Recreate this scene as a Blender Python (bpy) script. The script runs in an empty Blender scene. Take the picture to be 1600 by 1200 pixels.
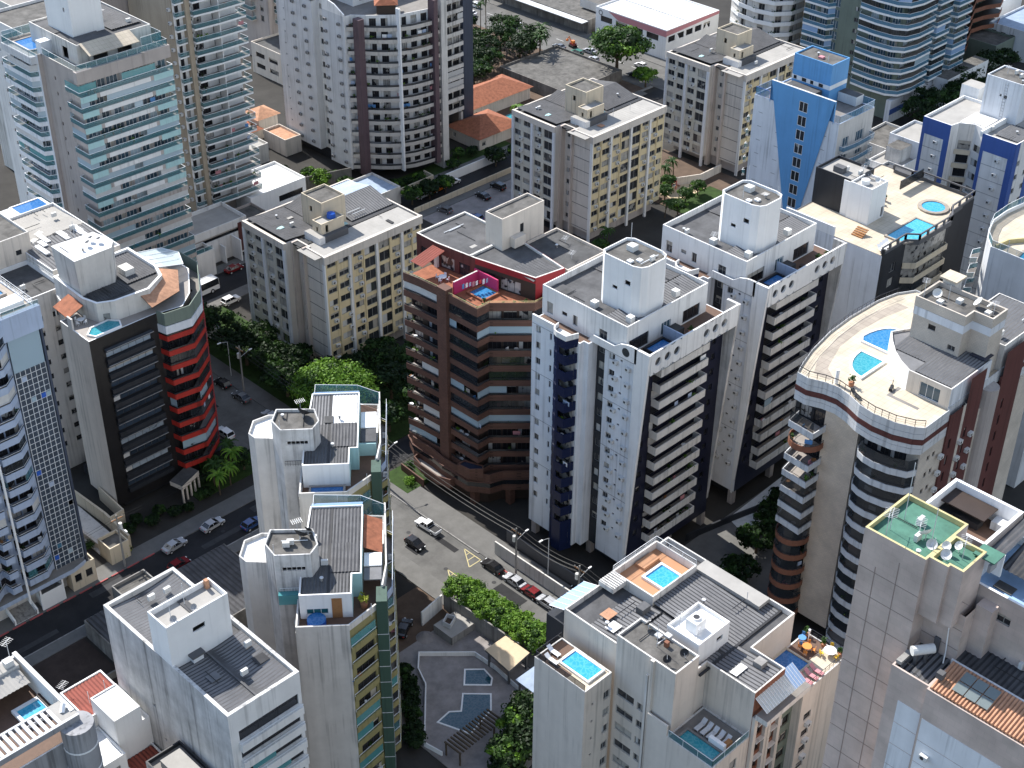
import bpy, bmesh, math, random
from mathutils import Vector, Matrix, noise
random.seed(7)
S = bpy.context.scene
R = math.radians
# ---------------------------------------------------------------- camera
cam = bpy.data.cameras.new('camera'); co = bpy.data.objects.new('camera', cam); S.collection.objects.link(co); S.camera = co
PITCH, ROLL, FPX = R(34.1), R(0.5), 2335.0
fw = Vector((math.cos(R(45))*math.cos(PITCH), math.sin(R(45))*math.cos(PITCH), -math.sin(PITCH)))
rt = Vector((math.sin(R(45)), -math.cos(R(45)), 0)); up = rt.cross(fw)
r2 = math.cos(ROLL)*rt + math.sin(ROLL)*up; u2 = -math.sin(ROLL)*rt + math.cos(ROLL)*up
m = Matrix((r2, u2, -fw)).transposed().to_4x4(); m.translation = (0, 0, 165); co.matrix_world = m
cam.sensor_width = 36; cam.lens = FPX/1600*36; cam.clip_start = 1; cam.clip_end = 4000
# ---------------------------------------------------------------- sky and sun
SUN_EL, SUN_ANG = 44, 84
W = bpy.data.worlds.new('World'); S.world = W; W.use_nodes = True
nt = W.node_tree; bg = nt.nodes['Background']; sk = nt.nodes.new('ShaderNodeTexSky'); sk.sky_type = 'NISHITA'; sk.sun_disc = False
sk.sun_elevation = R(SUN_EL); sk.sun_rotation = R(90-SUN_ANG); sk.air_density = 1.0; sk.dust_density = 0.6; sk.ozone_density = 1.0
# unseen bright cloud bank low behind the camera's right shoulder, added to brighten right-facing walls
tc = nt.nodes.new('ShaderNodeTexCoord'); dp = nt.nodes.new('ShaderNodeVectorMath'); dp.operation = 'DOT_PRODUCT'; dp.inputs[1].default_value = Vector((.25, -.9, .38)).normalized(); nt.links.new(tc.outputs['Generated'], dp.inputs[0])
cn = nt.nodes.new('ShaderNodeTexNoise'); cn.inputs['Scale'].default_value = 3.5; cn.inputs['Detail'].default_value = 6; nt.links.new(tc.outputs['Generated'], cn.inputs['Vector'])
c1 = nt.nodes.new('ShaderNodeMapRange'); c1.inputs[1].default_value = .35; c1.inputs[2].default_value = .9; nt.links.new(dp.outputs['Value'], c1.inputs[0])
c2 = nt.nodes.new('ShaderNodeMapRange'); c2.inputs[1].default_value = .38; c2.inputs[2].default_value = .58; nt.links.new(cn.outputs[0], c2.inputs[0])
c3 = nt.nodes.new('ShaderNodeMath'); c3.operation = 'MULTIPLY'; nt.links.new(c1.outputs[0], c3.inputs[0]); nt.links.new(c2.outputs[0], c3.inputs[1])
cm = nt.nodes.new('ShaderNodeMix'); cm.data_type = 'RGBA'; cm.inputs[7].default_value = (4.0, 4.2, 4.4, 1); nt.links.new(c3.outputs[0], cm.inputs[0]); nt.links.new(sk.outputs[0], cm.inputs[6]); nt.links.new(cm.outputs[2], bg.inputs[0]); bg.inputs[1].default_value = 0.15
sl = bpy.data.lights.new('sun', 'SUN'); sl.energy = 4.9; sl.angle = R(.5); sl.color = (1, .96, .90)
so = bpy.data.objects.new('sun', sl); S.collection.objects.link(so)
sd = Vector((math.cos(R(SUN_ANG))*math.cos(R(SUN_EL)), math.sin(R(SUN_ANG))*math.cos(R(SUN_EL)), math.sin(R(SUN_EL))))
so.rotation_euler = sd.to_track_quat('Z', 'Y').to_euler(); so.location = (100, 200, 200)
S.view_settings.view_transform = 'Standard'; S.view_settings.look = 'None'; S.view_settings.exposure = 0.74; S.view_settings.gamma = 1
S.cycles.max_bounces = 6; S.cycles.diffuse_bounces = 3; S.cycles.transparent_max_bounces = 12
# ---------------------------------------------------------------- materials
M = {}
def mat(n, col, rough=.85, var=.12, streak=0, sc=.3, spec=.3, bump=0, metal=0, rnd=0):
    m = bpy.data.materials.new(n); m.use_nodes = True; t = m.node_tree; N = t.nodes; L = t.links
    b = N['Principled BSDF']; b.inputs['Roughness'].default_value = rough; b.inputs['Specular IOR Level'].default_value = spec; b.inputs['Metallic'].default_value = metal
    c = (*col, 1); out = None
    rgb = N.new('ShaderNodeRGB'); rgb.outputs[0].default_value = c; out = rgb.outputs[0]
    g = N.new('ShaderNodeNewGeometry')
    def mul(out, fac_out, lo):
        mr = N.new('ShaderNodeMapRange'); mr.inputs[1].default_value = .32; mr.inputs[2].default_value = .66; mr.inputs[3].default_value = lo; mr.inputs[4].default_value = 1.0
        L.new(fac_out, mr.inputs[0])
        x = N.new('ShaderNodeMix'); x.data_type = 'RGBA'; x.blend_type = 'MULTIPLY'; x.inputs[0].default_value = 1
        L.new(out, x.inputs[6]); L.new(mr.outputs[0], x.inputs[7]); return x.outputs[2]
    if var:
        n1 = N.new('ShaderNodeTexNoise'); n1.inputs['Scale'].default_value = sc; n1.inputs['Detail'].default_value = 7; n1.inputs['Roughness'].default_value = .68
        L.new(g.outputs['Position'], n1.inputs['Vector']); out = mul(out, n1.outputs[0], 1-var)
    if streak:
        mp = N.new('ShaderNodeMapping'); mp.inputs['Scale'].default_value = (.55, .55, .035); L.new(g.outputs['Position'], mp.inputs[0])
        n2 = N.new('ShaderNodeTexNoise'); n2.inputs['Scale'].default_value = 1; n2.inputs['Detail'].default_value = 5; L.new(mp.outputs[0], n2.inputs['Vector']); out = mul(out, n2.outputs[0], 1-streak)
    if streak:
        mp = N.new('ShaderNodeMapping'); mp.inputs['Scale'].default_value = (1.9, 1.9, .045); mp.inputs['Location'].default_value = (3, 7, 1); L.new(g.outputs['Position'], mp.inputs[0])
        n4 = N.new('ShaderNodeTexNoise'); n4.inputs['Scale'].default_value = 1; n4.inputs['Detail'].default_value = 3; L.new(mp.outputs[0], n4.inputs['Vector'])
        n5 = N.new('ShaderNodeTexNoise'); n5.inputs['Scale'].default_value = .16; n5.inputs['Detail'].default_value = 4; L.new(g.outputs['Position'], n5.inputs['Vector']); am = N.new('ShaderNodeMath'); am.operation = 'MULTIPLY_ADD'; am.inputs[1].default_value = .55; L.new(n5.outputs[0], am.inputs[0]); L.new(n4.outputs[0], am.inputs[2])
        mr = N.new('ShaderNodeMapRange'); mr.inputs[1].default_value = .82; mr.inputs[2].default_value = 1.02; mr.inputs[3].default_value = 1.0; mr.inputs[4].default_value = max(.5, 1-2.6*streak); L.new(am.outputs[0], mr.inputs[0])
        x = N.new('ShaderNodeMix'); x.data_type = 'RGBA'; x.blend_type = 'MULTIPLY'; x.inputs[0].default_value = 1; L.new(out, x.inputs[6]); L.new(mr.outputs[0], x.inputs[7]); out = x.outputs[2]
    if rnd:
        oi = N.new('ShaderNodeObjectInfo'); mr = N.new('ShaderNodeMapRange'); mr.inputs[3].default_value = 1-rnd; mr.inputs[4].default_value = 1
        L.new(oi.outputs['Random'], mr.inputs[0]); x = N.new('ShaderNodeMix'); x.data_type = 'RGBA'; x.blend_type = 'MULTIPLY'; x.inputs[0].default_value = 1
        L.new(out, x.inputs[6]); L.new(mr.outputs[0], x.inputs[7]); out = x.outputs[2]
    if bump:
        n3 = N.new('ShaderNodeTexNoise'); n3.inputs['Scale'].default_value = 4; n3.inputs['Detail'].default_value = 4; L.new(g.outputs['Position'], n3.inputs['Vector'])
        bu = N.new('ShaderNodeBump'); bu.inputs['Strength'].default_value = bump; bu.inputs['Distance'].default_value = .05; L.new(n3.outputs[0], bu.inputs['Height']); L.new(bu.outputs[0], b.inputs['Normal'])
    L.new(out, b.inputs['Base Color']); M[n] = m; return m
def glass_win(n, dark, light, p_light, rough=.12):
    """window glass: every pane object draws its own darkness, some have pale curtains behind"""
    m = bpy.data.materials.new(n); m.use_nodes = True; t = m.node_tree; N = t.nodes; L = t.links; b = N['Principled BSDF']
    oi = N.new('ShaderNodeObjectInfo'); cr = N.new('ShaderNodeValToRGB'); e = cr.color_ramp.elements
    e[0].position = 0; e[0].color = (*dark, 1); e[1].position = 1; e[1].color = (*light, 1)
    k = cr.color_ramp.elements.new(1-p_light); k.color = (dark[0]*2.2, dark[1]*2.2, dark[2]*2.2, 1); k = cr.color_ramp.elements.new(min(.995, 1-p_light+.02)); k.color = (light[0]*.7, light[1]*.7, light[2]*.7, 1)
    g = N.new('ShaderNodeNewGeometry'); nz = N.new('ShaderNodeTexNoise'); nz.inputs['Scale'].default_value = .9; L.new(g.outputs['Position'], nz.inputs['Vector'])
    ad = N.new('ShaderNodeMath'); ad.operation = 'MULTIPLY_ADD'; ad.inputs[1].default_value = .5; L.new(nz.outputs[0], ad.inputs[0]); L.new(oi.outputs['Random'], ad.inputs[2])
    sb = N.new('ShaderNodeMath'); sb.operation = 'SUBTRACT'; sb.inputs[1].default_value = .25; sb.use_clamp = True; L.new(ad.outputs[0], sb.inputs[0])
    L.new(sb.outputs[0], cr.inputs[0]); L.new(cr.outputs[0], b.inputs['Base Color']); b.inputs['Roughness'].default_value = rough; b.inputs['Specular IOR Level'].default_value = .6
    M[n] = m
def clear_glass(n, tint, op):
    m = bpy.data.materials.new(n); m.use_nodes = True; t = m.node_tree; N = t.nodes; L = t.links; b = N['Principled BSDF']
    b.inputs['Base Color'].default_value = (*tint, 1); b.inputs['Roughness'].default_value = .1; b.inputs['Alpha'].default_value = op; b.inputs['Specular IOR Level'].default_value = .6; M[n] = m
def brick(n, c1, c2, mo, sx, sz, var=.2):
    m = mat(n, c1, .75, 0); t = m.node_tree; N = t.nodes; L = t.links; b = N['Principled BSDF']
    g = N.new('ShaderNodeNewGeometry'); sp = N.new('ShaderNodeSeparateXYZ'); L.new(g.outputs['Position'], sp.inputs[0]); ad = N.new('ShaderNodeMath'); L.new(sp.outputs[0], ad.inputs[0]); L.new(sp.outputs[1], ad.inputs[1])
    cb = N.new('ShaderNodeCombineXYZ'); L.new(ad.outputs[0], cb.inputs[0]); L.new(sp.outputs[2], cb.inputs[1])
    br = N.new('ShaderNodeTexBrick'); br.inputs['Color1'].default_value = (*c1, 1); br.inputs['Color2'].default_value = (*c2, 1); br.inputs['Mortar'].default_value = (*mo, 1)
    br.inputs['Scale'].default_value = 1; br.inputs['Brick Width'].default_value = sx; br.inputs['Row Height'].default_value = sz; br.inputs['Mortar Size'].default_value = .018; br.inputs['Mortar Smooth'].default_value = .3
    L.new(cb.outputs[0], br.inputs['Vector']); nz = N.new('ShaderNodeTexNoise'); nz.inputs['Scale'].default_value = .35; nz.inputs['Detail'].default_value = 7; L.new(g.outputs['Position'], nz.inputs['Vector'])
    mr = N.new('ShaderNodeMapRange'); mr.inputs[1].default_value = .3; mr.inputs[2].default_value = .7; mr.inputs[3].default_value = 1-var; mr.inputs[4].default_value = 1.05; L.new(nz.outputs[0], mr.inputs[0])
    x = N.new('ShaderNodeMix'); x.data_type = 'RGBA'; x.blend_type = 'MULTIPLY'; x.inputs[0].default_value = 1; L.new(br.outputs[0], x.inputs[6]); L.new(mr.outputs[0], x.inputs[7]); L.new(x.outputs[2], b.inputs['Base Color'])
def tilefloor(n, c1, c2, mo, s):
    brick(n, c1, c2, mo, s, s, .22); t = M[n].node_tree; br = [q for q in t.nodes if q.type == 'TEX_BRICK'][0]; g = [q for q in t.nodes if q.type == 'NEW_GEOMETRY'][-1]; t.links.new(g.outputs['Position'], br.inputs['Vector']); br.offset = 0; br.inputs['Mortar Size'].default_value = .03
def leafmat(n, a, b_):
    m = bpy.data.materials.new(n); m.use_nodes = True; t = m.node_tree; N = t.nodes; L = t.links; b = N['Principled BSDF']; b.inputs['Roughness'].default_value = .6; b.inputs['Specular IOR Level'].default_value = .25
    g = N.new('ShaderNodeNewGeometry'); nz = N.new('ShaderNodeTexNoise'); nz.inputs['Scale'].default_value = 1.1; nz.inputs['Detail'].default_value = 5; L.new(g.outputs['Position'], nz.inputs['Vector'])
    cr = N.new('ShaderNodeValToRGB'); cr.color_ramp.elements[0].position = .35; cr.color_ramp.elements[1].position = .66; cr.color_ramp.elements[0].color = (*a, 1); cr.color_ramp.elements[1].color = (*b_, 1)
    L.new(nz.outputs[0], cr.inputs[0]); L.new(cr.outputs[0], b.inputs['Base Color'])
    tr = N.new('ShaderNodeBsdfTranslucent'); L.new(cr.outputs[0], tr.inputs[0]); ms = N.new('ShaderNodeMixShader'); ms.inputs[0].default_value = .3
    L.new(b.outputs[0], ms.inputs[1]); L.new(tr.outputs[0], ms.inputs[2]); L.new(ms.outputs[0], N['Material Output'].inputs[0]); M[n] = m
for a in [('white', (.78, .77, .75), .8, .10, .10), ('bright_white', (.82, .82, .81), .7, .06, .04), ('pale_grey', (.60, .61, .62), .8, .12, .12), ('cool_white', (.74, .76, .79), .75, .1, .12),
    ('off_white', (.68, .655, .615), .8, .14, .15), ('dirty_white', (.70, .69, .67), .85, .34, .25), ('cream', (.66, .57, .43), .8, .1, .12), ('warm_cream', (.68, .61, .53), .8, .1, .12), ('beige_yellow', (.70, .58, .36), .8, .1, .08),
    ('panel_beige', (.64, .585, .52), .8, .1, .1), ('fin_pink', (.58, .50, .44), .8, .1, .12), ('tan', (.44, .37, .28), .8, .1, .1), ('taupe', (.44, .39, .36), .8, .1, .12), ('sunshade', (.07, .078, .09), .6, .2, .15), ('navy', (.013, .015, .036), .35, .25, .1), ('navy_bay', (.011, .017, .052), .25, .15, 0),
    ('blue', (.13, .34, .62), .6, .08, .06), ('blue_stripe', (.06, .12, .36), .6, .08, .05), ('pale_blue', (.40, .48, .62), .5, .1, .08), ('dark_slate', (.028, .031, .038), .5, .2, .1), ('black_tile', (.022, .021, .022), .3, .35, .1), ('red_paint', (.46, .035, .025), .55, .2, .2),
    ('mauve', (.12, .08, .09), .6, .1, .1), ('slate_blue', (.05, .065, .10), .5, .15, .1), ('maroon', (.12, .042, .038), .6, .15, .12), ('olive', (.29, .26, .12), .7, .1, .1), ('dark_green', (.055, .10, .075), .6, .12, .1), ('aqua', (.40, .60, .60), .7, .08, .06), ('moss_stone', (.19, .23, .19), .7, .15, .1),
    ('brown_cladding', (.24, .10, .06), .7, .1, .1), ('magenta', (.50, .04, .14), .7, .1, 0), ('crimson', (.26, .02, .025), .6, .1, 0), ('dark_brown', (.05, .035, .028), .6, .2, 0), ('grey_wall', (.34, .34, .35), .8, .15, .2), ('dark_grey', (.11, .11, .115), .7, .2, 0), ('char', (.03, .03, .032), .6, .2, 0)]:
    mat(a[0], a[1], a[2], a[3], a[4])
for a in [('concrete_roof', (.15, .143, .132), .9, .6, 0, .5), ('dark_roof', (.10, .10, .10), .9, .5, 0, .4), ('mid_roof', (.105, .105, .108), .9, .45, 0, .4), ('light_roof', (.36, .345, .32), .85, .2, 0, .3), ('white_roof', (.72, .72, .71), .7, .12, 0, .3), ('fibre_dark', (.085, .085, .09), .85, .45, 0, .6), ('fibre', (.12, .12, .124), .85, .4, 0, .55),
    ('fibre_pale', (.19, .19, .195), .8, .3, 0, .5), ('blue_sheet', (.32, .40, .52), .6, .3, 0, .5), ('blue_floor', (.30, .45, .66), .7, .25, 0, .5), ('green_deck', (.085, .21, .155), .85, .4, 0, .5), ('deck_cream', (.58, .50, .38), .7, .1, 0, .4), ('deck_tan', (.43, .36, .29), .7, .15, 0, .5), ('deck_orange', (.46, .24, .13), .7, .12, 0, .5), ('deck_wood', (.14, .085, .06), .7, .2, 0, 1.5), ('deck_grey', (.23, .215, .20), .8, .25, 0, .5), ('tile_floor', (.32, .29, .265), .7, .2, 0, .6),
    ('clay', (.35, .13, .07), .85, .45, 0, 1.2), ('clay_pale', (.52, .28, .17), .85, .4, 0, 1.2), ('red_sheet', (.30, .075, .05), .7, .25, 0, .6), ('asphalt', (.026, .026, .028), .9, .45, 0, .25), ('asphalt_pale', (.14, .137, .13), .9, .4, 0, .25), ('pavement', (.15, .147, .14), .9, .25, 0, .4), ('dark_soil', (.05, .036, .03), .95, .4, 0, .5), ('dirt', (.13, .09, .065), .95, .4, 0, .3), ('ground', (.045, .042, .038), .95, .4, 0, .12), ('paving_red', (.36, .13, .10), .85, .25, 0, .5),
    ('lawn', (.035, .07, .014), .95, .5, 0, .6), ('bark', (.10, .075, .05), .9, .4, 0, 2), ('curb_red', (.42, .10, .10), .8, .3, 0, .6), ('curb_yellow', (.58, .50, .26), .8, .3, 0, .6), ('concrete', (.32, .31, .295), .9, .3, .2, .4), ('stain_wall', (.26, .245, .225), .9, .5, .4, .4), ('stone_path', (.29, .265, .255), .85, .4, 0, .4), ('sand', (.58, .46, .31), .95, .15, 0, .6)]:
    mat(*a, bump=.15)
for a in [('skylight', (.16, .19, .19), .15, .1, 0, 1), ('steel', (.55, .56, .57), .35, .05, 0, 1, .5), ('rail_dark', (.03, .03, .035), .4, 0), ('rail_white', (.75, .77, .78), .4, 0), ('frame_dark', (.05, .05, .055), .4, 0), ('frame_white', (.72, .72, .72), .5, 0), ('frame_grey', (.26, .26, .25), .5, 0), ('frame_brown', (.07, .05, .04), .5, 0), ('ac_white', (.62, .62, .60), .6, .1, 0, 2), ('fan_dark', (.04, .04, .045), .6, 0), ('tank_blue', (.02, .10, .45), .4, 0), ('plastic_white', (.8, .8, .8), .4, 0), ('wood', (.35, .17, .07), .5, .2, 0, 3), ('orange', (.65, .25, .06), .5, 0), ('yellow', (.75, .5, .05), .5, 0), ('rubber', (.015, .015, .015), .8, 0), ('rose', (.5, .22, .24), .6, 0), ('cloth_blue', (.1, .25, .5), .8, 0), ('cable', (.02, .02, .02), .6, 0), ('pot', (.40, .18, .1), .8, 0), ('solar', (.025, .03, .05), .12, 0), ('lamp_glass', (.8, .8, .78), .3, 0), ('red_plastic', (.6, .04, .03), .4, 0), ('line_white', (.7, .7, .68), .8, .2, 0, 1)]:
    mat(*a)
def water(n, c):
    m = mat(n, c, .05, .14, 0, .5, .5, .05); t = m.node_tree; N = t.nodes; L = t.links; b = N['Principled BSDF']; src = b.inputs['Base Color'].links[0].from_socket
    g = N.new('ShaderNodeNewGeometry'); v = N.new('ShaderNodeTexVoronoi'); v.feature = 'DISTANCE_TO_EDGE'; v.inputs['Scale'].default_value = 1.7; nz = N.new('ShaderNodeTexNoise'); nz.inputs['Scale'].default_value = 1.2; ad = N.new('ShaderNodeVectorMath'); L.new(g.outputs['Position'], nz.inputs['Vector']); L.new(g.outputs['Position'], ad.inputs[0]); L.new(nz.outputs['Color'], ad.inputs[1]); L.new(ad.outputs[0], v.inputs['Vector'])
    mr = N.new('ShaderNodeMapRange'); mr.inputs[1].default_value = 0; mr.inputs[2].default_value = .16; mr.inputs[3].default_value = .30; mr.inputs[4].default_value = 0; L.new(v.outputs['Distance'], mr.inputs[0])  # pale Voronoi lines paint caustic light into the pool colour
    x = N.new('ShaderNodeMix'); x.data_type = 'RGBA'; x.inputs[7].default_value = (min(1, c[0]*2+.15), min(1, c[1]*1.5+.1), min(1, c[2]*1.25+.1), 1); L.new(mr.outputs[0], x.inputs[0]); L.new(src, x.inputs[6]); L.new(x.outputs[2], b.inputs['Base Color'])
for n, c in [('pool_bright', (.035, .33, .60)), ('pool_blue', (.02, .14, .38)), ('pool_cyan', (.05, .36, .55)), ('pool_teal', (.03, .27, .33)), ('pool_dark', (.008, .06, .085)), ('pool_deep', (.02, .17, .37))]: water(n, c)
for n, c in [('car_white', (.78, .78, .78)), ('car_black', (.012, .012, .014)), ('car_silver', (.42, .43, .45)), ('car_grey', (.12, .125, .135)), ('car_red', (.17, .015, .018)), ('car_blue', (.03, .07, .2)), ('car_orange', (.7, .2, .03)), ('car_beige', (.4, .36, .3)), ('car_green', (.02, .12, .06))]:
    mat(n, c, .25, 0, spec=.6)
glass_win('glass', (.018, .02, .024), (.42, .41, .38), .2); glass_win('glass_blue', (.03, .055, .075), (.45, .55, .6), .3); glass_win('glass_dark', (.008, .009, .011), (.30, .29, .27), .1)
glass_win('glass_teal', (.02, .10, .12), (.10, .36, .36), .4); glass_win('glass_sky', (.10, .22, .34), (.32, .48, .62), .5, .08); glass_win('door_dark', (.014, .014, .016), (.5, .48, .45), .18)
clear_glass('rail_teal', (.06, .20, .235), .62); clear_glass('rail_blue', (.09, .25, .38), .65); clear_glass('rail_clear', (.35, .45, .45), .35); clear_glass('screen_pale', (.36, .47, .54), .85); clear_glass('screen_teal', (.10, .34, .36), .7); clear_glass('roof_blue', (.30, .45, .68), .85); clear_glass('roof_pale', (.55, .62, .62), .75); clear_glass('smoke_glass', (.02, .025, .03), .8)
mat('curtain', (.55, .55, .54), .7, .15, 0, 1.2); mat('taupe_band', (.56, .52, .47), .8, .12, .1); mat('cream_pale', (.60, .575, .50), .8, .1, .1); mat('joint', (.27, .22, .195), .9, 0); mat('curtain_warm', (.42, .39, .34), .7, .2, 0, 1.2); mat('curtain_dark', (.05, .07, .10), .35, .4, 0, .8, .3); mat('ac_dark', (.22, .22, .22), .6, .1, 0, 2)
glass_win('glass_slate', (.02, .03, .045), (.32, .38, .44), .3)
brick('tile_tan', (.66, .55, .43), (.60, .50, .40), (.48, .40, .32), .5, .25, .2); brick('brick_brown', (.14, .072, .054), (.11, .058, .044), (.075, .04, .03), .6, .3); brick('stone_panel', (.56, .46, .41), (.52, .435, .385), (.47, .395, .35), 1.2, .8, .24); brick('tile_cream', (.60, .53, .45), (.55, .49, .42), (.44, .39, .33), .5, .25, .2); brick('tile_dark', (.03, .028, .028), (.022, .021, .022), (.012, .012, .012), .6, .3, .3)
tilefloor('deck_cream', (.57, .49, .38), (.53, .46, .35), (.40, .34, .27), .9); tilefloor('deck_tan', (.38, .33, .27), (.34, .29, .24), (.22, .19, .16), 1.1)
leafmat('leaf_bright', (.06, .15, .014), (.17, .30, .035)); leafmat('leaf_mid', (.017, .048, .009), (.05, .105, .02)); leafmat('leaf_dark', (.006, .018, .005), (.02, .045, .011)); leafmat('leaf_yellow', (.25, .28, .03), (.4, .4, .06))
# ---------------------------------------------------------------- mesh builder
OLD = {'fibre': 'fibre_dark', 'fibre_dark': 'char_sheet', 'fibre_pale': 'mid_roof', 'dark_roof': 'char_sheet', 'red_sheet': 'red_old'}   # darker material for one slope of each ridge on old sheets
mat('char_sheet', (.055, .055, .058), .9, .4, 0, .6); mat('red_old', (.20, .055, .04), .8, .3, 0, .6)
class MB:
    def __init__(s): s.v = []; s.f = []; s.mi = []; s.ms = []
    def ix(s, m):
        if m not in s.ms: s.ms.append(m)
        return s.ms.index(m)
    def poly(s, pts, m):
        k = len(s.v); s.v += [tuple(p) for p in pts]; s.f.append(tuple(range(k, k+len(pts)))); s.mi.append(s.ix(m))
    def box(s, x0, x1, y0, y1, z0, z1, m, top=None):
        s.prism([(x0, y0), (x1, y0), (x1, y1), (x0, y1)], z0, z1, m, top)
    def prism(s, pts, z0, z1, m, top=None, bot=True):
        n = len(pts)
        for i in range(n):
            a, b = pts[i], pts[(i+1) % n]; s.poly([(*a, z0), (*b, z0), (*b, z1), (*a, z1)], m)
        s.poly([(*p, z1) for p in pts], top or m)
        if bot: s.poly([(*p, z0) for p in reversed(pts)], m)
    def band(s, path, z0, z1, th, m, closed=False, top=None):
        q = off(path, th, closed); n = len(path)
        for i in range(n if closed else n-1):
            j = (i+1) % n; a, b, c, d = path[i], path[j], q[j], q[i]
            s.poly([(*a, z0), (*b, z0), (*b, z1), (*a, z1)], m); s.poly([(*c, z0), (*d, z0), (*d, z1), (*c, z1)], m)
            s.poly([(*a, z1), (*b, z1), (*c, z1), (*d, z1)], top or m); s.poly([(*b, z0), (*a, z0), (*d, z0), (*c, z0)], m)
        if not closed:
            for i in (0, n-1):
                a, d = path[i], q[i]; P = [(*d, z0), (*a, z0), (*a, z1), (*d, z1)]; s.poly(P if i == 0 else P[::-1], m)
    def cyl(s, x, y, z0, z1, r, m, n=14, r1=None, top=None):
        r1 = r if r1 is None else r1
        A = [(x+r*math.cos(2*math.pi*i/n), y+r*math.sin(2*math.pi*i/n)) for i in range(n)]; Bq = [(x+r1*math.cos(2*math.pi*i/n), y+r1*math.sin(2*math.pi*i/n)) for i in range(n)]
        for i in range(n):
            j = (i+1) % n; s.poly([(*A[i], z0), (*A[j], z0), (*Bq[j], z1), (*Bq[i], z1)], m)
        if r1 > 1e-3: s.poly([(*p, z1) for p in Bq], top or m)
        s.poly([(*p, z0) for p in reversed(A)], m)
    def tube(s, a, b, r, m, n=5, r1=None):
        a, b = Vector(a), Vector(b); d = (b-a).normalized(); u = d.orthogonal().normalized(); w = d.cross(u); r1 = r if r1 is None else r1
        A = [a+r*(math.cos(2*math.pi*i/n)*u+math.sin(2*math.pi*i/n)*w) for i in range(n)]; Bq = [b+r1*(math.cos(2*math.pi*i/n)*u+math.sin(2*math.pi*i/n)*w) for i in range(n)]
        for i in range(n):
            j = (i+1) % n; s.poly([A[i], A[j], Bq[j], Bq[i]], m)
        s.poly(list(reversed(A)), m); s.poly(Bq, m)
    def corr(s, x0, x1, y0, y1, za, zb, m0, ax='x', p=.42, a=.09, m2=None):
        """corrugated sheet: ridges run along ax, sloping from za to zb along that axis"""
        L = (y1-y0) if ax == 'x' else (x1-x0); n = max(1, int(L/p)); w = L/n
        for i in range(n):
            for k in (0, 1):
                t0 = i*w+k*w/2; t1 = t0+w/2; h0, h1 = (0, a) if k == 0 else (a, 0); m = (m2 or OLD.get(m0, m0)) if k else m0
                if ax == 'x': s.poly([(x0, y0+t0, za+h0), (x1, y0+t0, zb+h0), (x1, y0+t1, zb+h1), (x0, y0+t1, za+h1)], m)
                else: s.poly([(x0+t1, y0, za+h1), (x0+t0, y0, za+h0), (x0+t0, y1, zb+h0), (x0+t1, y1, zb+h1)][::-1], m)
    def mesh(s, name):
        me = bpy.data.meshes.new(name); me.from_pydata(s.v, [], s.f)
        for k in s.ms: me.materials.append(M[k])
        me.polygons.foreach_set('material_index', s.mi); me.update(); return me
def off(path, d, closed=False):
    n = len(path); out = []
    for i in range(n):
        p = Vector(path[i]).to_2d(); pv = Vector(path[i-1]).to_2d() if (i > 0 or closed) else None; nx = Vector(path[(i+1) % n]).to_2d() if (i < n-1 or closed) else None
        n1 = n2 = None
        if pv is not None: t = (p-pv).normalized(); n1 = Vector((-t.y, t.x))
        if nx is not None: t = (nx-p).normalized(); n2 = Vector((-t.y, t.x))
        if n1 is None: o = n2*d
        elif n2 is None: o = n1*d
        else:
            b = (n1+n2); b = b.normalized() if b.length > 1e-5 else n1; o = b*(d/max(.35, b.dot(n1)))
        out.append((p.x+o.x, p.y+o.y))
    return out
def link(name, me, parent=None, loc=(0, 0, 0), rz=0):
    o = bpy.data.objects.new(name, me); S.collection.objects.link(o); o.location = loc; o.rotation_euler = (0, 0, rz)
    if parent: o.parent = parent
    return o
def thing(name, label, cat, loc=(0, 0, 0), rz=0, group=None, me=None):
    o = link(name, me, None, loc, rz); o['label'] = label; o['category'] = cat
    if group: o['group'] = group
    return o
def struct(name, mb): o = link(name, mb.mesh(name)); o['kind'] = 'structure'; return o
CACHE = {}
def win_mesh(kind, w, h, v=0):
    """window with frame, glass and, in some variants, a drawn curtain or a half-lowered blind"""
    k = (kind, round(w, 2), round(h, 2), v)
    if k in CACHE: return CACHE[k]
    g, fr, nm, t = {'n': ('glass', 'frame_grey', 2, .07), 'w': ('glass', 'frame_white', 2, .09), 'd': ('door_dark', 'frame_dark', 3, .05), 'b': ('glass_blue', 'frame_white', 3, .06), 'k': ('glass_dark', 'frame_brown', 2, .05), 't': ('glass_teal', 'frame_white', 3, .06), 's': ('glass_dark', 'frame_dark', 1, .04), 'y': ('glass_slate', 'frame_dark', 6, .05)}[kind]
    b = MB(); u0, u1, v1 = 0, w, h
    if v in (1, 2) and kind != 's':
        c = w*(.34 if nm == 3 else .5)*(1 if w < 4 else .3); 
        if v == 1: b.poly([(0, 0, 0), (c, 0, 0), (c, 0, h), (0, 0, h)], 'curtain'); u0 = c
        else: b.poly([(w-c, 0, 0), (w, 0, 0), (w, 0, h), (w-c, 0, h)], 'curtain_warm'); u1 = w-c
    if v == 3: v1 = h*.6; b.poly([(0, 0, v1), (w, 0, v1), (w, 0, h), (0, 0, h)], 'curtain_warm')
    b.poly([(u0, 0, 0), (u1, 0, 0), (u1, 0, v1), (u0, 0, v1)], g)
    for x0, x1, z0, z1 in [(0, t, 0, h), (w-t, w, 0, h), (t, w-t, 0, t), (t, w-t, h-t, h)]+[(w*i/nm-t/2, w*i/nm+t/2, t, h-t) for i in range(1, nm)]: b.box(x0, x1, -.05, .03, z0, z1, fr)
    CACHE[k] = b.mesh('window'); return CACHE[k]
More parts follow.
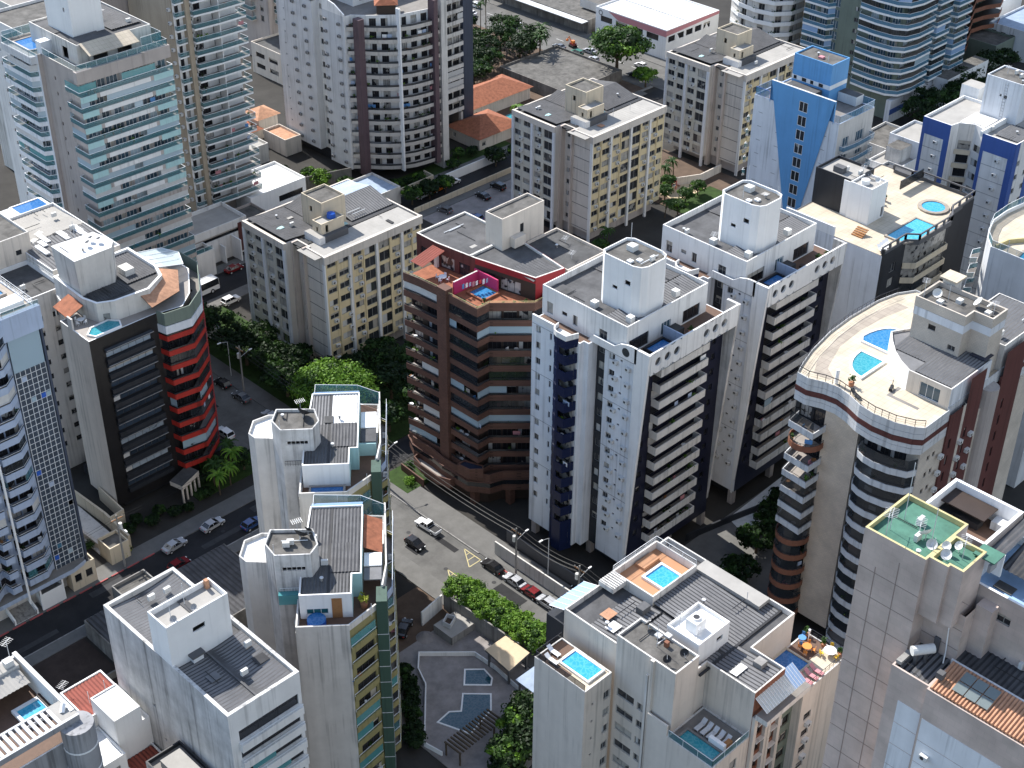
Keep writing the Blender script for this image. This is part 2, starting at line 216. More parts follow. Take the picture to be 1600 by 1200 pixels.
def ac_mesh(m='ac_white'):
    if ('ac', m) not in CACHE:
        b = MB(); b.box(-.42, .42, -.55, -.02, 0, .6, m)
        n = 10; c = [( .22*math.cos(2*math.pi*i/n)-.1, -.556, .3+.22*math.sin(2*math.pi*i/n)) for i in range(n)]; b.poly(c, 'fan_dark'); b.box(-.4, .4, -.5, 0, -.06, 0, 'fan_dark'); CACHE[('ac', m)] = b.mesh('air_conditioner')
    return CACHE[('ac', m)]
WR = random.Random(11)
CAMP = Vector((0, 0, 165))
class Bld:
    def __init__(s, name, label, o=(0, 0), rot=0, loc=None, cat='building', group=None):
        s.o = o; loc = loc or o; s.rot = rot; s.loc = Vector((loc[0], loc[1], 0)); s.root = thing(name, label, cat, (loc[0], loc[1], 0), rot, group); s.wall = MB(); s.win = []; s.acs = []; s.acm = 'ac_white'; s.roofs = MB()
    def W(s, x, y, z): v = Vector((x-s.o[0], y-s.o[1], z)); v.rotate(Matrix.Rotation(s.rot, 3, 'Z')); return v+s.loc
    def part(s, name, mb, parent=None, label=None, z=0):
        ox, oy = s.o; c = MB(); c.v = [(x-ox, y-oy, zz) for x, y, zz in mb.v]; c.f = mb.f; c.mi = mb.mi; c.ms = mb.ms
        o = link(name, c.mesh(name), parent or s.root, (0, 0, z))
        if label: o['label'] = label
        return o
    def floors(s, name, mb, zs, parent=None):
        o = s.part(name, mb, parent, z=zs[0]); r = [o]
        for z in zs[1:]:
            c = o.copy(); S.collection.objects.link(c); c.parent = parent or s.root; c.location = (0, 0, z); r.append(c)
        return r
    def fac(s, p0, p1, z0, z1, m, wins=(), rev=.22, mb=None, rm=None):
        mb = mb or s.wall; p0 = Vector(p0); p1 = Vector(p1); L = (p1-p0).length; t = (p1-p0)/L; nrm = Vector((t.y, -t.x)); a = math.atan2(t.y, t.x)
        wins = [w for w in wins if w[0] > -.01 and w[0]+w[2] < L+.01 and w[1] > z0-.01 and w[1]+w[3] < z1+.01]
        sx = sorted({0, round(L, 4)} | {round(w[0], 4) for w in wins} | {round(w[0]+w[2], 4) for w in wins}); sz = sorted({z0, z1} | {round(w[1], 4) for w in wins} | {round(w[1]+w[3], 4) for w in wins})
        def pt(u, z, d=0): q = p0+t*u-nrm*d; return (q.x, q.y, z)
        for j in range(len(sz)-1):
            za, zb = sz[j], sz[j+1]; run = None
            row = [w for w in wins if w[1] < (za+zb)/2 < w[1]+w[3]]
            for i in range(len(sx)-1):
                c = (sx[i]+sx[i+1])/2; hole = any(w[0] < c < w[0]+w[2] for w in row)
                if hole:
                    if run is not None: mb.poly([pt(run, za), pt(sx[i], za), pt(sx[i], zb), pt(run, zb)], m); run = None
                elif run is None: run = sx[i]
            if run is not None: mb.poly([pt(run, za), pt(L, za), pt(L, zb), pt(run, zb)], m)
        rm = rm or m
        for w in wins:
            u0, u1, za, zb = w[0], w[0]+w[2], w[1], w[1]+w[3]
            mb.poly([pt(u0, za), pt(u0, zb), pt(u0, zb, rev), pt(u0, za, rev)][::-1], rm); mb.poly([pt(u1, za), pt(u1, zb), pt(u1, zb, rev), pt(u1, za, rev)], rm)
            mb.poly([pt(u0, za), pt(u1, za), pt(u1, za, rev), pt(u0, za, rev)], rm); mb.poly([pt(u0, zb), pt(u1, zb), pt(u1, zb, rev), pt(u0, zb, rev)][::-1], rm)
            s.win.append((pt(u0, za, rev), a, w[4], w[2], w[3]))
    def ac(s, p0, p1, u, z, d=0):
        p0 = Vector(p0); p1 = Vector(p1); t = (p1-p0).normalized(); q = p0+t*u+Vector((t.y, -t.x))*d; s.acs.append((q.x, q.y, z, math.atan2(t.y, t.x)))
    def vol(s, poly, z0, z1, m, wins=None, roof='concrete_roof', par=.9, cap=None, mats=None, mb=None, th=.2, rev=.22):
        wins = wins or {}; mats = mats or {}; mb = mb or s.wall
        for i in range(len(poly)): s.fac(poly[i], poly[(i+1) % len(poly)], z0, z1, mats.get(i, m), wins.get(i, ()), rev, mb)
        if roof is None: return
        q = off(poly, th, True); n = len(poly); c = cap or m
        for i in range(n):
            j = (i+1) % n; mb.poly([(*poly[i], z1), (*poly[j], z1), (*q[j], z1), (*q[i], z1)], c)
            if par > 0: mb.poly([(*q[j], z1-par), (*q[i], z1-par), (*q[i], z1), (*q[j], z1)], c)
        s.roofs.poly([(*p, z1-par) for p in q], roof)
    def block(s, name, x0, x1, y0, y1, z0, z1, m, roof='concrete_roof', par=.4, wins=None, label=None, poly=None):
        b = MB(); s.vol(poly or [(x0, y0), (x1, y0), (x1, y1), (x0, y1)], z0, z1, m, wins, None, mb=b)
        pl = poly or [(x0, y0), (x1, y0), (x1, y1), (x0, y1)]; q = off(pl, .18, True); n = len(pl)
        for i in range(n):
            j = (i+1) % n; b.poly([(*pl[i], z1), (*pl[j], z1), (*q[j], z1), (*q[i], z1)], m); b.poly([(*q[j], z1-par), (*q[i], z1-par), (*q[i], z1), (*q[j], z1)], m)
        b.poly([(*p, z1-par) for p in q], roof); return s.part(name, b, label=label)
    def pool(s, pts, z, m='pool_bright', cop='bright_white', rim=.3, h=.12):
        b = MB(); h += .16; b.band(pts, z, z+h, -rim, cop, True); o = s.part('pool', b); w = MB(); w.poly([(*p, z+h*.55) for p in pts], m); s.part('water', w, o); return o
    def rail(s, path, z, h=1.0, glass=None, m='rail_white', step=1.5, closed=False, name='railing', build=True, k=1.0):
        b = MB(); P = list(path)+([path[0]] if closed else [])
        for i in range(len(P)-1):
            a, c = Vector(P[i]), Vector(P[i+1]); L = (c-a).length; n = max(1, int(L/step))
            b.tube((*a, z+h), (*c, z+h), .035*k, m, 4)
            for kk in range(n+1):
                q = a+(c-a)*(kk/n); b.tube((*q, z), (*q, z+h), .025*k, m, 4)
            if glass: b.poly([(*a, z+.06), (*c, z+.06), (*c, z+h-.05), (*a, z+h-.05)], glass)
            else:
                for hh in (.3, .6): b.tube((*a, z+h*hh), (*c, z+h*hh), .018, m, 3)
        return s.part(name, b) if build else b
    def finish(s, wallname='wall'):
        if s.wall.f: s.part(wallname, s.wall)
        if s.roofs.f: s.part('roof', s.roofs)
        s.win.sort(key=lambda w: (s.W(*w[0])-CAMP).length); rest = MB(); mi = 0
        for k, (p, a, kind, w, h) in enumerate(s.win):
            me = win_mesh(kind, w, h, WR.choice((0, 0, 0, 0, 1, 2, 3))); lo = (p[0]-s.o[0], p[1]-s.o[1], p[2])
            if k < 100: link('window', me, s.root, lo, a)
            else:
                Mx = Matrix.Translation(lo) @ Matrix.Rotation(a, 4, 'Z')
                for pl in me.polygons: rest.poly([Mx @ me.vertices[i].co for i in pl.vertices], [q for q in M if M[q] == me.materials[pl.material_index]][0])
        if rest.f: o = link('window', rest.mesh('window'), s.root); o['kind'] = 'stuff'
        s.acs.sort(key=lambda w: (s.W(*w[:3])-CAMP).length)
        for x, y, z, a in s.acs[:100]: link('air_conditioner', ac_mesh(s.acm), s.root, (x-s.o[0], y-s.o[1], z), a)
def grid(ss, w, h, z0, n, p, kind='n'): return [(u, z0+k*p, w, h, kind) for k in range(n) for u in (ss if isinstance(ss, (list, tuple)) else [ss])]
def rect(x0, x1, y0, y1): return [(x0, y0), (x1, y0), (x1, y1), (x0, y1)]
def arc(cx, cy, r, a0, a1, n): return [(cx+r*math.cos(R(a0+(a1-a0)*i/n)), cy+r*math.sin(R(a0+(a1-a0)*i/n))) for i in range(n+1)]
def balcony(B, path, zs, h=1.05, m='white', th=.14, slab=.16, rail=None, railh=.25, gl=None, name='balcony', fl='tile_floor', poly=None):
    """one balcony per storey: floor slab, parapet or glass front, top rail"""
    b = MB(); b.prism(poly or (list(path) if gl else off(path, .03)), -slab, 0, m, fl)
    if gl: 
        for i in range(len(path)-1): b.poly([(*path[i], .08), (*path[i+1], .08), (*path[i+1], h-.04), (*path[i], h-.04)], gl)
        for i in range(len(path)-1): b.tube((*path[i], h), (*path[i+1], h), .045, rail or 'rail_white', 4)
    else:
        b.band(path, -slab-.004, h, th, m)
        if rail:
            q = off(path, .06)
            for i in range(len(q)-1): b.tube((*q[i], h+railh), (*q[i+1], h+railh), .035, rail, 4)
            for p in q: b.tube((*p, h), (*p, h+railh), .03, rail, 4)
    return B.floors(name, b, zs)
def glazing(B, path, zs, za, zb, prob=.4, mats=('screen_pale', 'curtain'), step=1.6, inset=.2, name='balcony_glazing', seed=1, cover=.6):
    rn = random.Random(seed); q = off(path, inset)
    for z in zs:
        if rn.random() > prob: continue
        m = rn.choice(mats); b = MB()
        for i in range(len(q)-1):
            a, c = Vector(q[i]), Vector(q[i+1]); n = max(1, int((c-a).length/step)); on = rn.random() < cover+.2
            for k in range(n):
                if rn.random() < .15: on = not on
                if on:
                    p0, p1 = a+(c-a)*(k/n), a+(c-a)*((k+1)/n); b.poly([(*p0, za), (*p1, za), (*p1, zb), (*p0, zb)], m)
                elif b.f: B.part(name, b, z=z); b = MB()
        if b.f: B.part(name, b, z=z)
def bx(B, name, x0, x1, y0, y1, z0, z1, m, top=None, parent=None):
    b = MB(); b.box(x0, x1, y0, y1, z0, z1, m, top); return B.part(name, b, parent)
def mast(B, x, y, z, h, yagi=False, name='antenna'):
    b = MB(); b.tube((x, y, z), (x, y, z+h), .045, 'steel', 4)
    if yagi:
        b.tube((x-.7, y-.3, z+h*.93), (x+.7, y+.3, z+h*.93), .03, 'steel', 4)
        for i in range(6): t = -.6+i*.24; b.tube((x+t+.2, y+t*.43-.5, z+h*.93), (x+t-.2, y+t*.43+.5, z+h*.93), .018, 'steel', 3)
    return B.part(name, b)
def dish(B, x, y, z, r=.6, a=60, m='ac_white', name='satellite_dish'):
    """parabolic dish on a short post"""
    b = MB(); b.tube((x, y, z), (x, y, z+.7), .05, 'steel', 5); ax = Vector((math.cos(R(a))*.75, math.sin(R(a))*.75, .66)); u = ax.orthogonal().normalized(); w = ax.cross(u); c = Vector((x, y, z+.75)); n = 12; pr = None
    for k, rr in enumerate((0, r*.5, r)):
        ring = [c+ax*(rr*rr*.5/r)+(u*math.cos(2*math.pi*i/n)+w*math.sin(2*math.pi*i/n))*rr for i in range(n)]
        if pr: 
            for i in range(n): b.poly([pr[i], pr[(i+1) % n], ring[(i+1) % n], ring[i]], m)
        pr = ring
    b.tube(pr[0], c+ax*r*.9, .02, 'steel', 3); return B.part(name, b)
def clutter(B, x0, x1, y0, y1, z, n, seed):
    """pipes, hatches, condensers and repair patches scattered over a flat roof"""
    rn = random.Random(seed)
    for i in range(max(2, int(n*.65))):
        x, y = rn.uniform(x0, x1-1), rn.uniform(y0, y1-1); k = rn.randrange(6)
        if k == 0: b = MB(); L = rn.uniform(2, 5); b.tube((x, y, z+.15), (min(x1, x+L), y, z+.15), .06, 'rail_white' if i % 2 else 'rail_dark', 5); B.part('roof_pipe', b)
        elif k == 1: b = MB(); L = rn.uniform(2, 5); b.tube((x, y, z+.12), (x, min(y1, y+L), z+.12), .05, 'cable', 5); B.part('roof_pipe', b)
        elif k == 2: bx(B, 'condenser', x, x+.9, y, y+.4, z+.1, z+.85, 'ac_white')
        elif k == 3: bx(B, 'roof_patch', x, x+rn.uniform(.6, 2), y, y+rn.uniform(.6, 2.2), z-.05, z+.02+.002*i, rn.choice(['light_roof', 'dark_roof', 'char_sheet', 'mid_roof', 'clay_pale']))
        elif k == 4: mast(B, x, y, z, rn.uniform(1.2, 2.6), rn.random() < .5)
        else: b = MB(); b.cyl(x, y, z, z+.5, .16, 'concrete', 8); b.cyl(x, y, z+.5, z+.62, .26, 'steel', 8); B.part('vent_pipe', b)
def leaves(mb, c, rx, rz, n, size, m, rn, shell=.55):
    for _ in range(n):
        v = Vector((rn.gauss(0, 1), rn.gauss(0, 1), rn.gauss(0, 1))).normalized(); r = shell+(1-shell)*rn.random()
        p = Vector((c[0]+v.x*rx*r, c[1]+v.y*rx*r, c[2]+v.z*rz*r)); d = (v+Vector((rn.gauss(0, .5), rn.gauss(0, .5), rn.gauss(.3, .5)))).normalized(); u = d.orthogonal().normalized(); u = (Matrix.Rotation(rn.random()*6.28, 3, d) @ u); w = d.cross(u); s = size*(.6+.8*rn.random())
        mb.poly([p+u*s, p+w*s*.6, p-u*s, p-w*s*.6], m)
def plant(name, label, x, y, z, h, B=None, m='leaf_mid', group=None):
    """small pot plant; part of a building when it stands in built-in planters"""
    rn = random.Random(int(x*97+y*31)); b = MB(); b.cyl(x, y, z, z+.45*h, .22*h+.08, 'pot', 8, .3*h+.06); leaves(b, (x, y, z+.95*h), .5*h, .5*h, 40, .16*h+.05, m, rn, .2)
    if B: return B.part(name, b)
    b.v = [(p[0]-x, p[1]-y, p[2]-z) for p in b.v]; return thing(name, label, 'plant', (x, y, z), me=b.mesh(name), group=group)
def life(B, path, zs, n, seed, inset=.55, z0=.02):
    """plants, chairs, boxes and drying cloth that people keep on their balconies"""
    rn = random.Random(seed); q = off(path, inset); L = [(Vector(q[i+1])-Vector(q[i])).length for i in range(len(q)-1)]
    for _ in range(n):
        i = rn.choices(range(len(L)), L)[0]; p = Vector(q[i]).lerp(Vector(q[i+1]), rn.uniform(.08, .92)); z = rn.choice(zs)+z0; k = rn.randrange(5); b = MB()
        if k < 2: leaves(b, (p.x, p.y, z+1.0), .4+.35*rn.random(), .5, 34, .16, rn.choice(['leaf_mid', 'leaf_bright', 'leaf_dark']), rn, .15); b.cyl(p.x, p.y, z, z+.55, .16, 'pot', 7, .22); B.part('balcony_plant', b)
        elif k == 2:
            b.cyl(p.x, p.y, z, z+.72, .05, 'frame_white', 6); b.cyl(p.x, p.y, z+.72, z+.78, .42, rn.choice(['plastic_white', 'wood', 'frame_white']), 10); B.part('balcony_table', b)
        elif k == 3:
            m = rn.choice(['plastic_white', 'wood', 'cloth_blue', 'char', 'rose']); b.box(p.x-.3, p.x+.3, p.y-.3, p.y+.3, z+.3, z+.42, m); b.box(p.x-.3, p.x+.3, p.y+.2, p.y+.3, z+.42, z+.95, m); B.part('balcony_chair', b)
        else:
            d = (Vector(q[i+1])-Vector(q[i])).normalized(); w = rn.uniform(.6, 1.4); e = p+d*w; b.poly([(p.x, p.y, z+.9), (e.x, e.y, z+.9), (e.x, e.y, z+1.7), (p.x, p.y, z+1.7)], rn.choice(['bright_white', 'cloth_blue', 'rose', 'pale_blue', 'curtain_warm'])); B.part('hanging_cloth', b)
# ================================================================ ground, roads, pavements
g = MB(); g.poly([(-700, -700, -.06), (1500, -700, -.06), (1500, 1500, -.06), (-700, 1500, -.06)], 'ground'); struct('ground', g)
def flat(name, pts, z, m): b = MB(); b.prism(pts, -.05, z, m); return struct(name, b)
def sheet(name, x0, x1, y0, y1, z, m): b = MB(); b.poly([(x0, y0, z), (x1, y0, z), (x1, y1, z), (x0, y1, z)], m); return struct(name, b)
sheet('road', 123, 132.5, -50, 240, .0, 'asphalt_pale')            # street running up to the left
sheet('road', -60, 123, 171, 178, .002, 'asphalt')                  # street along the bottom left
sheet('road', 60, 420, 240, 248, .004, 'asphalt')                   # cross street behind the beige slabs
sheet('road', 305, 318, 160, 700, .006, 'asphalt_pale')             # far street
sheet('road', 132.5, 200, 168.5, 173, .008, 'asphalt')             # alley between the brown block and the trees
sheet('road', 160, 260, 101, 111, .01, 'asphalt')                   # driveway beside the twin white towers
flat('pavement', rect(132.5, 137.5, 60, 166), .13, 'pavement'); flat('pavement', rect(119.5, 123, 96, 171), .13, 'pavement')
flat('pavement', rect(-40, 123, 178, 181.5), .13, 'pavement'); flat('pavement', rect(20, 119.5, 168.6, 171), .13, 'pavement')
flat('pavement', rect(132.5, 136, 175, 240), .13, 'pavement'); flat('pavement', rect(119.8, 123, 181.5, 240), .13, 'pavement')
flat('pavement', rect(136, 300, 236.6, 240), .13, 'pavement'); flat('pavement', rect(120, 300, 248, 251), .13, 'pavement')
flat('pavement', rect(302, 305, 251, 420), .13, 'pavement'); flat('pavement', rect(318, 322, 200, 420), .13, 'pavement')
k = MB()
for y in range(100, 136, 3): k.box(132.3, 132.52, y, y+2.2, -.04, .15, 'curb_red')
k.box(132.3, 132.52, 140, 164, -.04, .145, 'concrete'); k.box(20, 119.5, 170.9, 171.12, -.04, .145, 'concrete')
for x in range(40, 92, 3): k.box(x, x+2.3, 177.9, 178.12, -.04, .15, 'curb_red')
for y in range(112, 134, 4): k.box(122.9, 123.12, y, y+3.2, -.04, .15, 'curb_red')
struct('kerb', k)
k = MB()
def line(a, b, w, m, z=.012):
    a, b = Vector(a), Vector(b); t = (b-a).normalized(); n = Vector((-t.y, t.x))*w/2; k.poly([(*(a-n), z), (*(b-n), z), (*(b+n), z), (*(a+n), z)], m)
for cx, cy in [(130.2, 140.6), (124.6, 138.6)]:                      # yellow hatched wedges by the kerb
    P = [(cx-1.3, cy-2), (cx+1.3, cy-2), (cx+1.3, cy+2)]
    for i in range(3): line(P[i], P[(i+1) % 3], .16, 'curb_yellow')
    for u in (.35, .65): line((cx-1.3+2.6*u, cy-2+4*u), (cx+1.3, cy-2+4*u), .14, 'curb_yellow', .015)
for y in range(255, 420, 6): line((311.5, y), (311.5, y+3), .15, 'line_white')
for x, y, w, l in ((126.5, 157, 1.6, 9), (129.6, 143, 1.1, 5), (124.6, 147, 1.2, 3), (128, 126, 2, 6), (127, 185, 1.4, 12), (130.4, 173, 2.4, 2), (125, 206, 1.5, 8)): k.poly([(x, y, .016), (x+w, y, .016), (x+w, y+l, .016), (x, y+l, .016)], 'asphalt')
for x, y, w, l in ((100, 173, 9, 1.2), (80, 175.6, 6, 1.4), (60, 172.4, 12, 1.0), (112, 175.2, 5, 1.6)): k.poly([(x, y, .018), (x+w, y, .018), (x+w, y+l, .018), (x, y+l, .018)], 'char_sheet')
for x, y in ((127.6, 152.4), (125.8, 141), (129.2, 133), (127.2, 170), (105, 174.8), (84, 174), (126.4, 192)): k.cyl(x, y, .012, .022, .38, 'char', 12)
for x0, x1, y0, y1 in ((124, 131.6, 167.2, 170.4), (118.4, 121.6, 171.6, 177.4)):
    for i in range(7):
        if x1-x0 > y1-y0: u = x0+i*1.12; k.poly([(u, y0, .014), (u+.5, y0, .014), (u+.5, y1, .014), (u, y1, .014)], 'line_white')
        else: u = y0+i*.85; k.poly([(x0, u, .014), (x1, u, .014), (x1, u+.4, .014), (x0, u+.4, .014)], 'line_white')
struct('road_marking', k)
flat('parking_lot', rect(206, 241, 222, 236.5), .06, 'stone_path'); flat('parking_lot', rect(300, 304.8, 250, 330), .05, 'concrete')
flat('courtyard', rect(97, 119.4, 100, 131.5), .1, 'stone_path'); flat('yard', rect(104, 119.4, 131.5, 141), .09, 'dirt')
flat('yard', rect(20, 74, 138, 168.5), .08, 'dark_soil')
flat('lawn', [(134.5, 160.5), (141, 160.5), (141, 167.5), (134.5, 167.5)], .16, 'lawn'); flat('lawn', rect(136, 149, 174, 236), .1, 'lawn'); flat('lawn', rect(149, 178, 174, 198), .09, 'lawn')
flat('lawn', rect(107, 119.6, 184.5, 196), .12, 'lawn'); flat('lawn', rect(176, 224, 192, 221), .08, 'dirt'); flat('yard', rect(252, 276, 192, 222), .07, 'dirt'); flat('yard', rect(256, 266, 200, 209), .1, 'sand'); flat('lawn', rect(252, 268, 190, 200), .12, 'lawn')
flat('pavement', rect(137.5, 200, 97, 117), .1, 'pavement'); flat('lawn', rect(205, 250, 251, 256), .14, 'lawn'); flat('yard', rect(248, 303, 251, 330), .1, 'dirt')
flat('driveway', rect(86.6, 90.9, 182, 201), .2, 'off_white'); flat('driveway', [(168, 111), (196, 111), (204, 114), (196, 117.4), (170, 116.4)], .18, 'line_white')
# ================================================================ beige slab blocks (three of a kind)
def beige_slab(label, ox, oy, extra=0):
    B = Bld('apartment_building', label, (ox, oy), group=None); X = lambda x: ox+x; Y = lambda y: oy+y
    pts = [(0, 0), (24.6, 0), (24.6, 22.6), (-2, 22.6), (-2, 9.2), (.6, 9.2), (.6, 5.4), (0, 5.4)]; pts = [(X(a), Y(b)) for a, b in pts]
    zs = 3.55; p = 2.86; n = 8; H = 26.4
    r = []
    for u, w, h, dz in [(.7, 2.1, 1.35, 0), (3.5, 2.5, 1.45, 0), (7.1, 2.1, 1.35, 0), (9.9, 2.7, 2.15, -.75), (13.6, 2.7, 2.15, -.75), (16.9, 2.1, 1.4, 0), (20.0, 1.9, 1.35, 0), (22.4, 1.8, 1.4, 0)]: r += [(u, zs+k*p+dz, w, h, 'n') for k in range(n)]
    l = []
    for u, w, h, dz in [(.5, 2.0, 1.35, 0), (3.4, 2.1, 1.35, 0), (6.9, 2.1, 1.35, 0), (9.8, 2.6, 2.1, -.7)]: l += [(u, zs+k*p+dz, w, h, 'n') for k in range(n)]
    sm = grid([1.3], .95, 1.1, zs+.2, n, p)
    B.vol(pts, 2.55, H, 'panel_beige', {0: r, 3: l, 5: sm}, 'mid_roof', .5, 'panel_beige', {0: 'beige_yellow', 3: 'cream_pale'}, th=.35)
    wl = B.wall
    for u in (6.05, 12.8, 19.25): wl.box(X(u-.3), X(u+.3), Y(-.45), Y(-.003), 0, H-1.6, 'white')
    for u in (3.05, 9.6, 16.25, 22.1): wl.box(X(u-.12), X(u+.12), Y(-.2), Y(-.003), 2.55, H-1.6, 'beige_yellow')
    wl.box(X(-.25), X(24.6), Y(-.5), Y(-.003), H-1.6, H+.12, 'panel_beige'); wl.box(X(-.3), X(-.004), Y(-.45), Y(.25), 0, H-1.6, 'white')
    for y in (22.3, 16.2, 9.45): wl.box(X(-2.5), X(-2.003), Y(y-.3), Y(y+.3), 0, H-1.3, 'cool_white')
    wl.box(X(-2.45), X(-2.003), Y(9.2), Y(22.6), H-1.3, H+.1, 'panel_beige')
    for y in (5.1, 9.0): wl.box(X(-.75), X(.595), Y(y-.35) if y > 6 else Y(y+.31), Y(y+.55) if y > 6 else Y(y+.7), 0, H+.02, 'fin_pink')
    for k in range(8): wl.box(X(-.035), X(-.002), Y(.05), Y(5.35), zs-.55+k*p, zs-.43+k*p, 'dark_grey')
    wl.prism([(X(1), Y(1)), (X(23), Y(1)), (X(23), Y(21)), (X(1), Y(21))], 0, 2.56, 'taupe')
    for u, k in [(v, k) for k in range(n) for v in (1.9, 5.6, 8.6, 18, 21.4)]:
        if (hash((u*10, k, ox)) & 7) < 5: B.ac((X(0), Y(0)), (X(24), Y(0)), u, zs-.72+k*p)
    for k in range(n):
        for v in (2.9, 8.7):
            if random.random() < .6: B.ac((X(-2), Y(22.6)), (X(-2), Y(0)), v, zs-.7+k*p)
    B.finish()
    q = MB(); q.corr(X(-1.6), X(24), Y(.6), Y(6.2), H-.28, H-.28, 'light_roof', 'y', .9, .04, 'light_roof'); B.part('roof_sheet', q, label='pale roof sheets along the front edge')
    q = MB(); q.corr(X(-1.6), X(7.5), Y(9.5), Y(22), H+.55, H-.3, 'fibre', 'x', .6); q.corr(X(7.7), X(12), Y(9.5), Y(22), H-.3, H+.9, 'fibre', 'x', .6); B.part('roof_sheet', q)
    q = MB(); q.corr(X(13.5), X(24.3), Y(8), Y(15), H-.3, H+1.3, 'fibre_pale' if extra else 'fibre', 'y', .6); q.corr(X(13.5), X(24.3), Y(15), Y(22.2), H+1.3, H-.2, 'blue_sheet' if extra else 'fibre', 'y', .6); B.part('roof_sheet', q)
    clutter(B, X(14), X(24), Y(8), Y(21), H+.3, 7, int(ox)); clutter(B, X(2), X(23), Y(1), Y(6), H-.1, 6, int(ox)+1); clutter(B, X(-1), X(6), Y(12), Y(21), H+.1, 5, int(ox)+2)
    q = MB(); q.box(X(-1), X(24), Y(6.4), Y(7.2), H-.45, H-.2, 'char'); B.part('gutter', q)
    q = MB(); q.box(X(-.6), X(1.8), Y(6.3), Y(9), H-.44, H-.1, 'char'); B.part('gutter', q)
    B.block('stair_tower', X(6.5), X(12.3), Y(8.2), Y(14.5), H-.5, H+6.0, 'cream', 'concrete_roof', .5, {3: [(2.4, H+3, .8, 1.2, 's')]})
    B.block('stair_tower', X(4.0), X(9.6), Y(5.4), Y(8.197), H-.5, H+3.4, 'cream', 'light_roof', .25, {3: [(1.1, H+1.4, .6, 1, 's')], 0: [(1.0, H+1.2, .7, 1.6, 's')]})
    q = MB(); q.box(X(2.6), X(3.997), Y(4.4), Y(9), H-.4, H+1.2, 'white', 'light_roof'); q.box(X(4.0), X(9.7), Y(4.4), Y(5.397), H-.4, H+1.1, 'dark_grey'); B.part('parapet', q)
    if extra: 
        q = MB(); q.cyl(X(7.6), Y(6.8), H+3.2, H+4.1, .9, 'tank_blue', 14, .8); q.cyl(X(7.6), Y(6.8), H+4.1, H+4.35, .75, 'tank_blue', 14, .2); B.part('water_tank', q)
    for x, y in ((0, 14), (10, 6.8)): bx(B, 'roof_hatch', X(x), X(x+1.6), Y(y), Y(y+.9), H+.25, H+.42, 'aqua')
    return B
beige_slab('beige eight-storey slab block with a blue water tank on its stair house', 149.2, 199.8, 1)
beige_slab('beige eight-storey slab block between the mauve tower and the blue V tower', 225.2, 201)
beige_slab('beige eight-storey slab block directly behind the blue V tower', 277.4, 199.4)
# ================================================================ white twin towers with round portholes
def porthole(mb, c0, c1, y0, y1, z0, z1, r, m):
    """wall cell between x c0..c1, thick y0..y1, with a round hole"""
    n = 16; cx, cz = (c0+c1)/2, (z0+z1)/2
    A = [(cx+r*math.cos(2*math.pi*i/n+math.pi/n), cz+r*math.sin(2*math.pi*i/n+math.pi/n)) for i in range(n)]
    def sq(i):
        a = 2*math.pi*i/n+math.pi/n; c, s_ = math.cos(a), math.sin(a); k = min((c1-c0)/2/abs(c) if abs(c) > 1e-6 else 9e9, (z1-z0)/2/abs(s_) if abs(s_) > 1e-6 else 9e9); return (cx+c*k, cz+s_*k)
    cor = {1: (c1, z1), 5: (c0, z1), 9: (c0, z0), 13: (c1, z0)}
    for i in range(n):
        j = (i+1) % n; a, b = A[i], A[j]; p, q = sq(i), sq(j); mid = [cor[i]] if i in cor else []
        ring = [p]+mid+[q]
        mb.poly([(a[0], y0, a[1])]+[(u, y0, v) for u, v in ring]+[(b[0], y0, b[1])], m); mb.poly([(b[0], y1, b[1])]+[(u, y1, v) for u, v in ring[::-1]]+[(a[0], y1, a[1])], m)
        mb.poly([(a[0], y0, a[1]), (b[0], y0, b[1]), (b[0], y1, b[1]), (a[0], y1, a[1])], m)
def wedge(mb, x0, x1, yw, ytop, z0, z1, m):
    mb.poly([(x0, yw, z0), (x0, ytop, z1), (x0, yw, z1)], m); mb.poly([(x1, yw, z0), (x1, yw, z1), (x1, ytop, z1)], m); mb.poly([(x0, yw, z0), (x1, yw, z0), (x1, ytop, z1), (x0, ytop, z1)], m); mb.poly([(x0, ytop, z1), (x1, ytop, z1), (x1, yw, z1), (x0, yw, z1)], m)
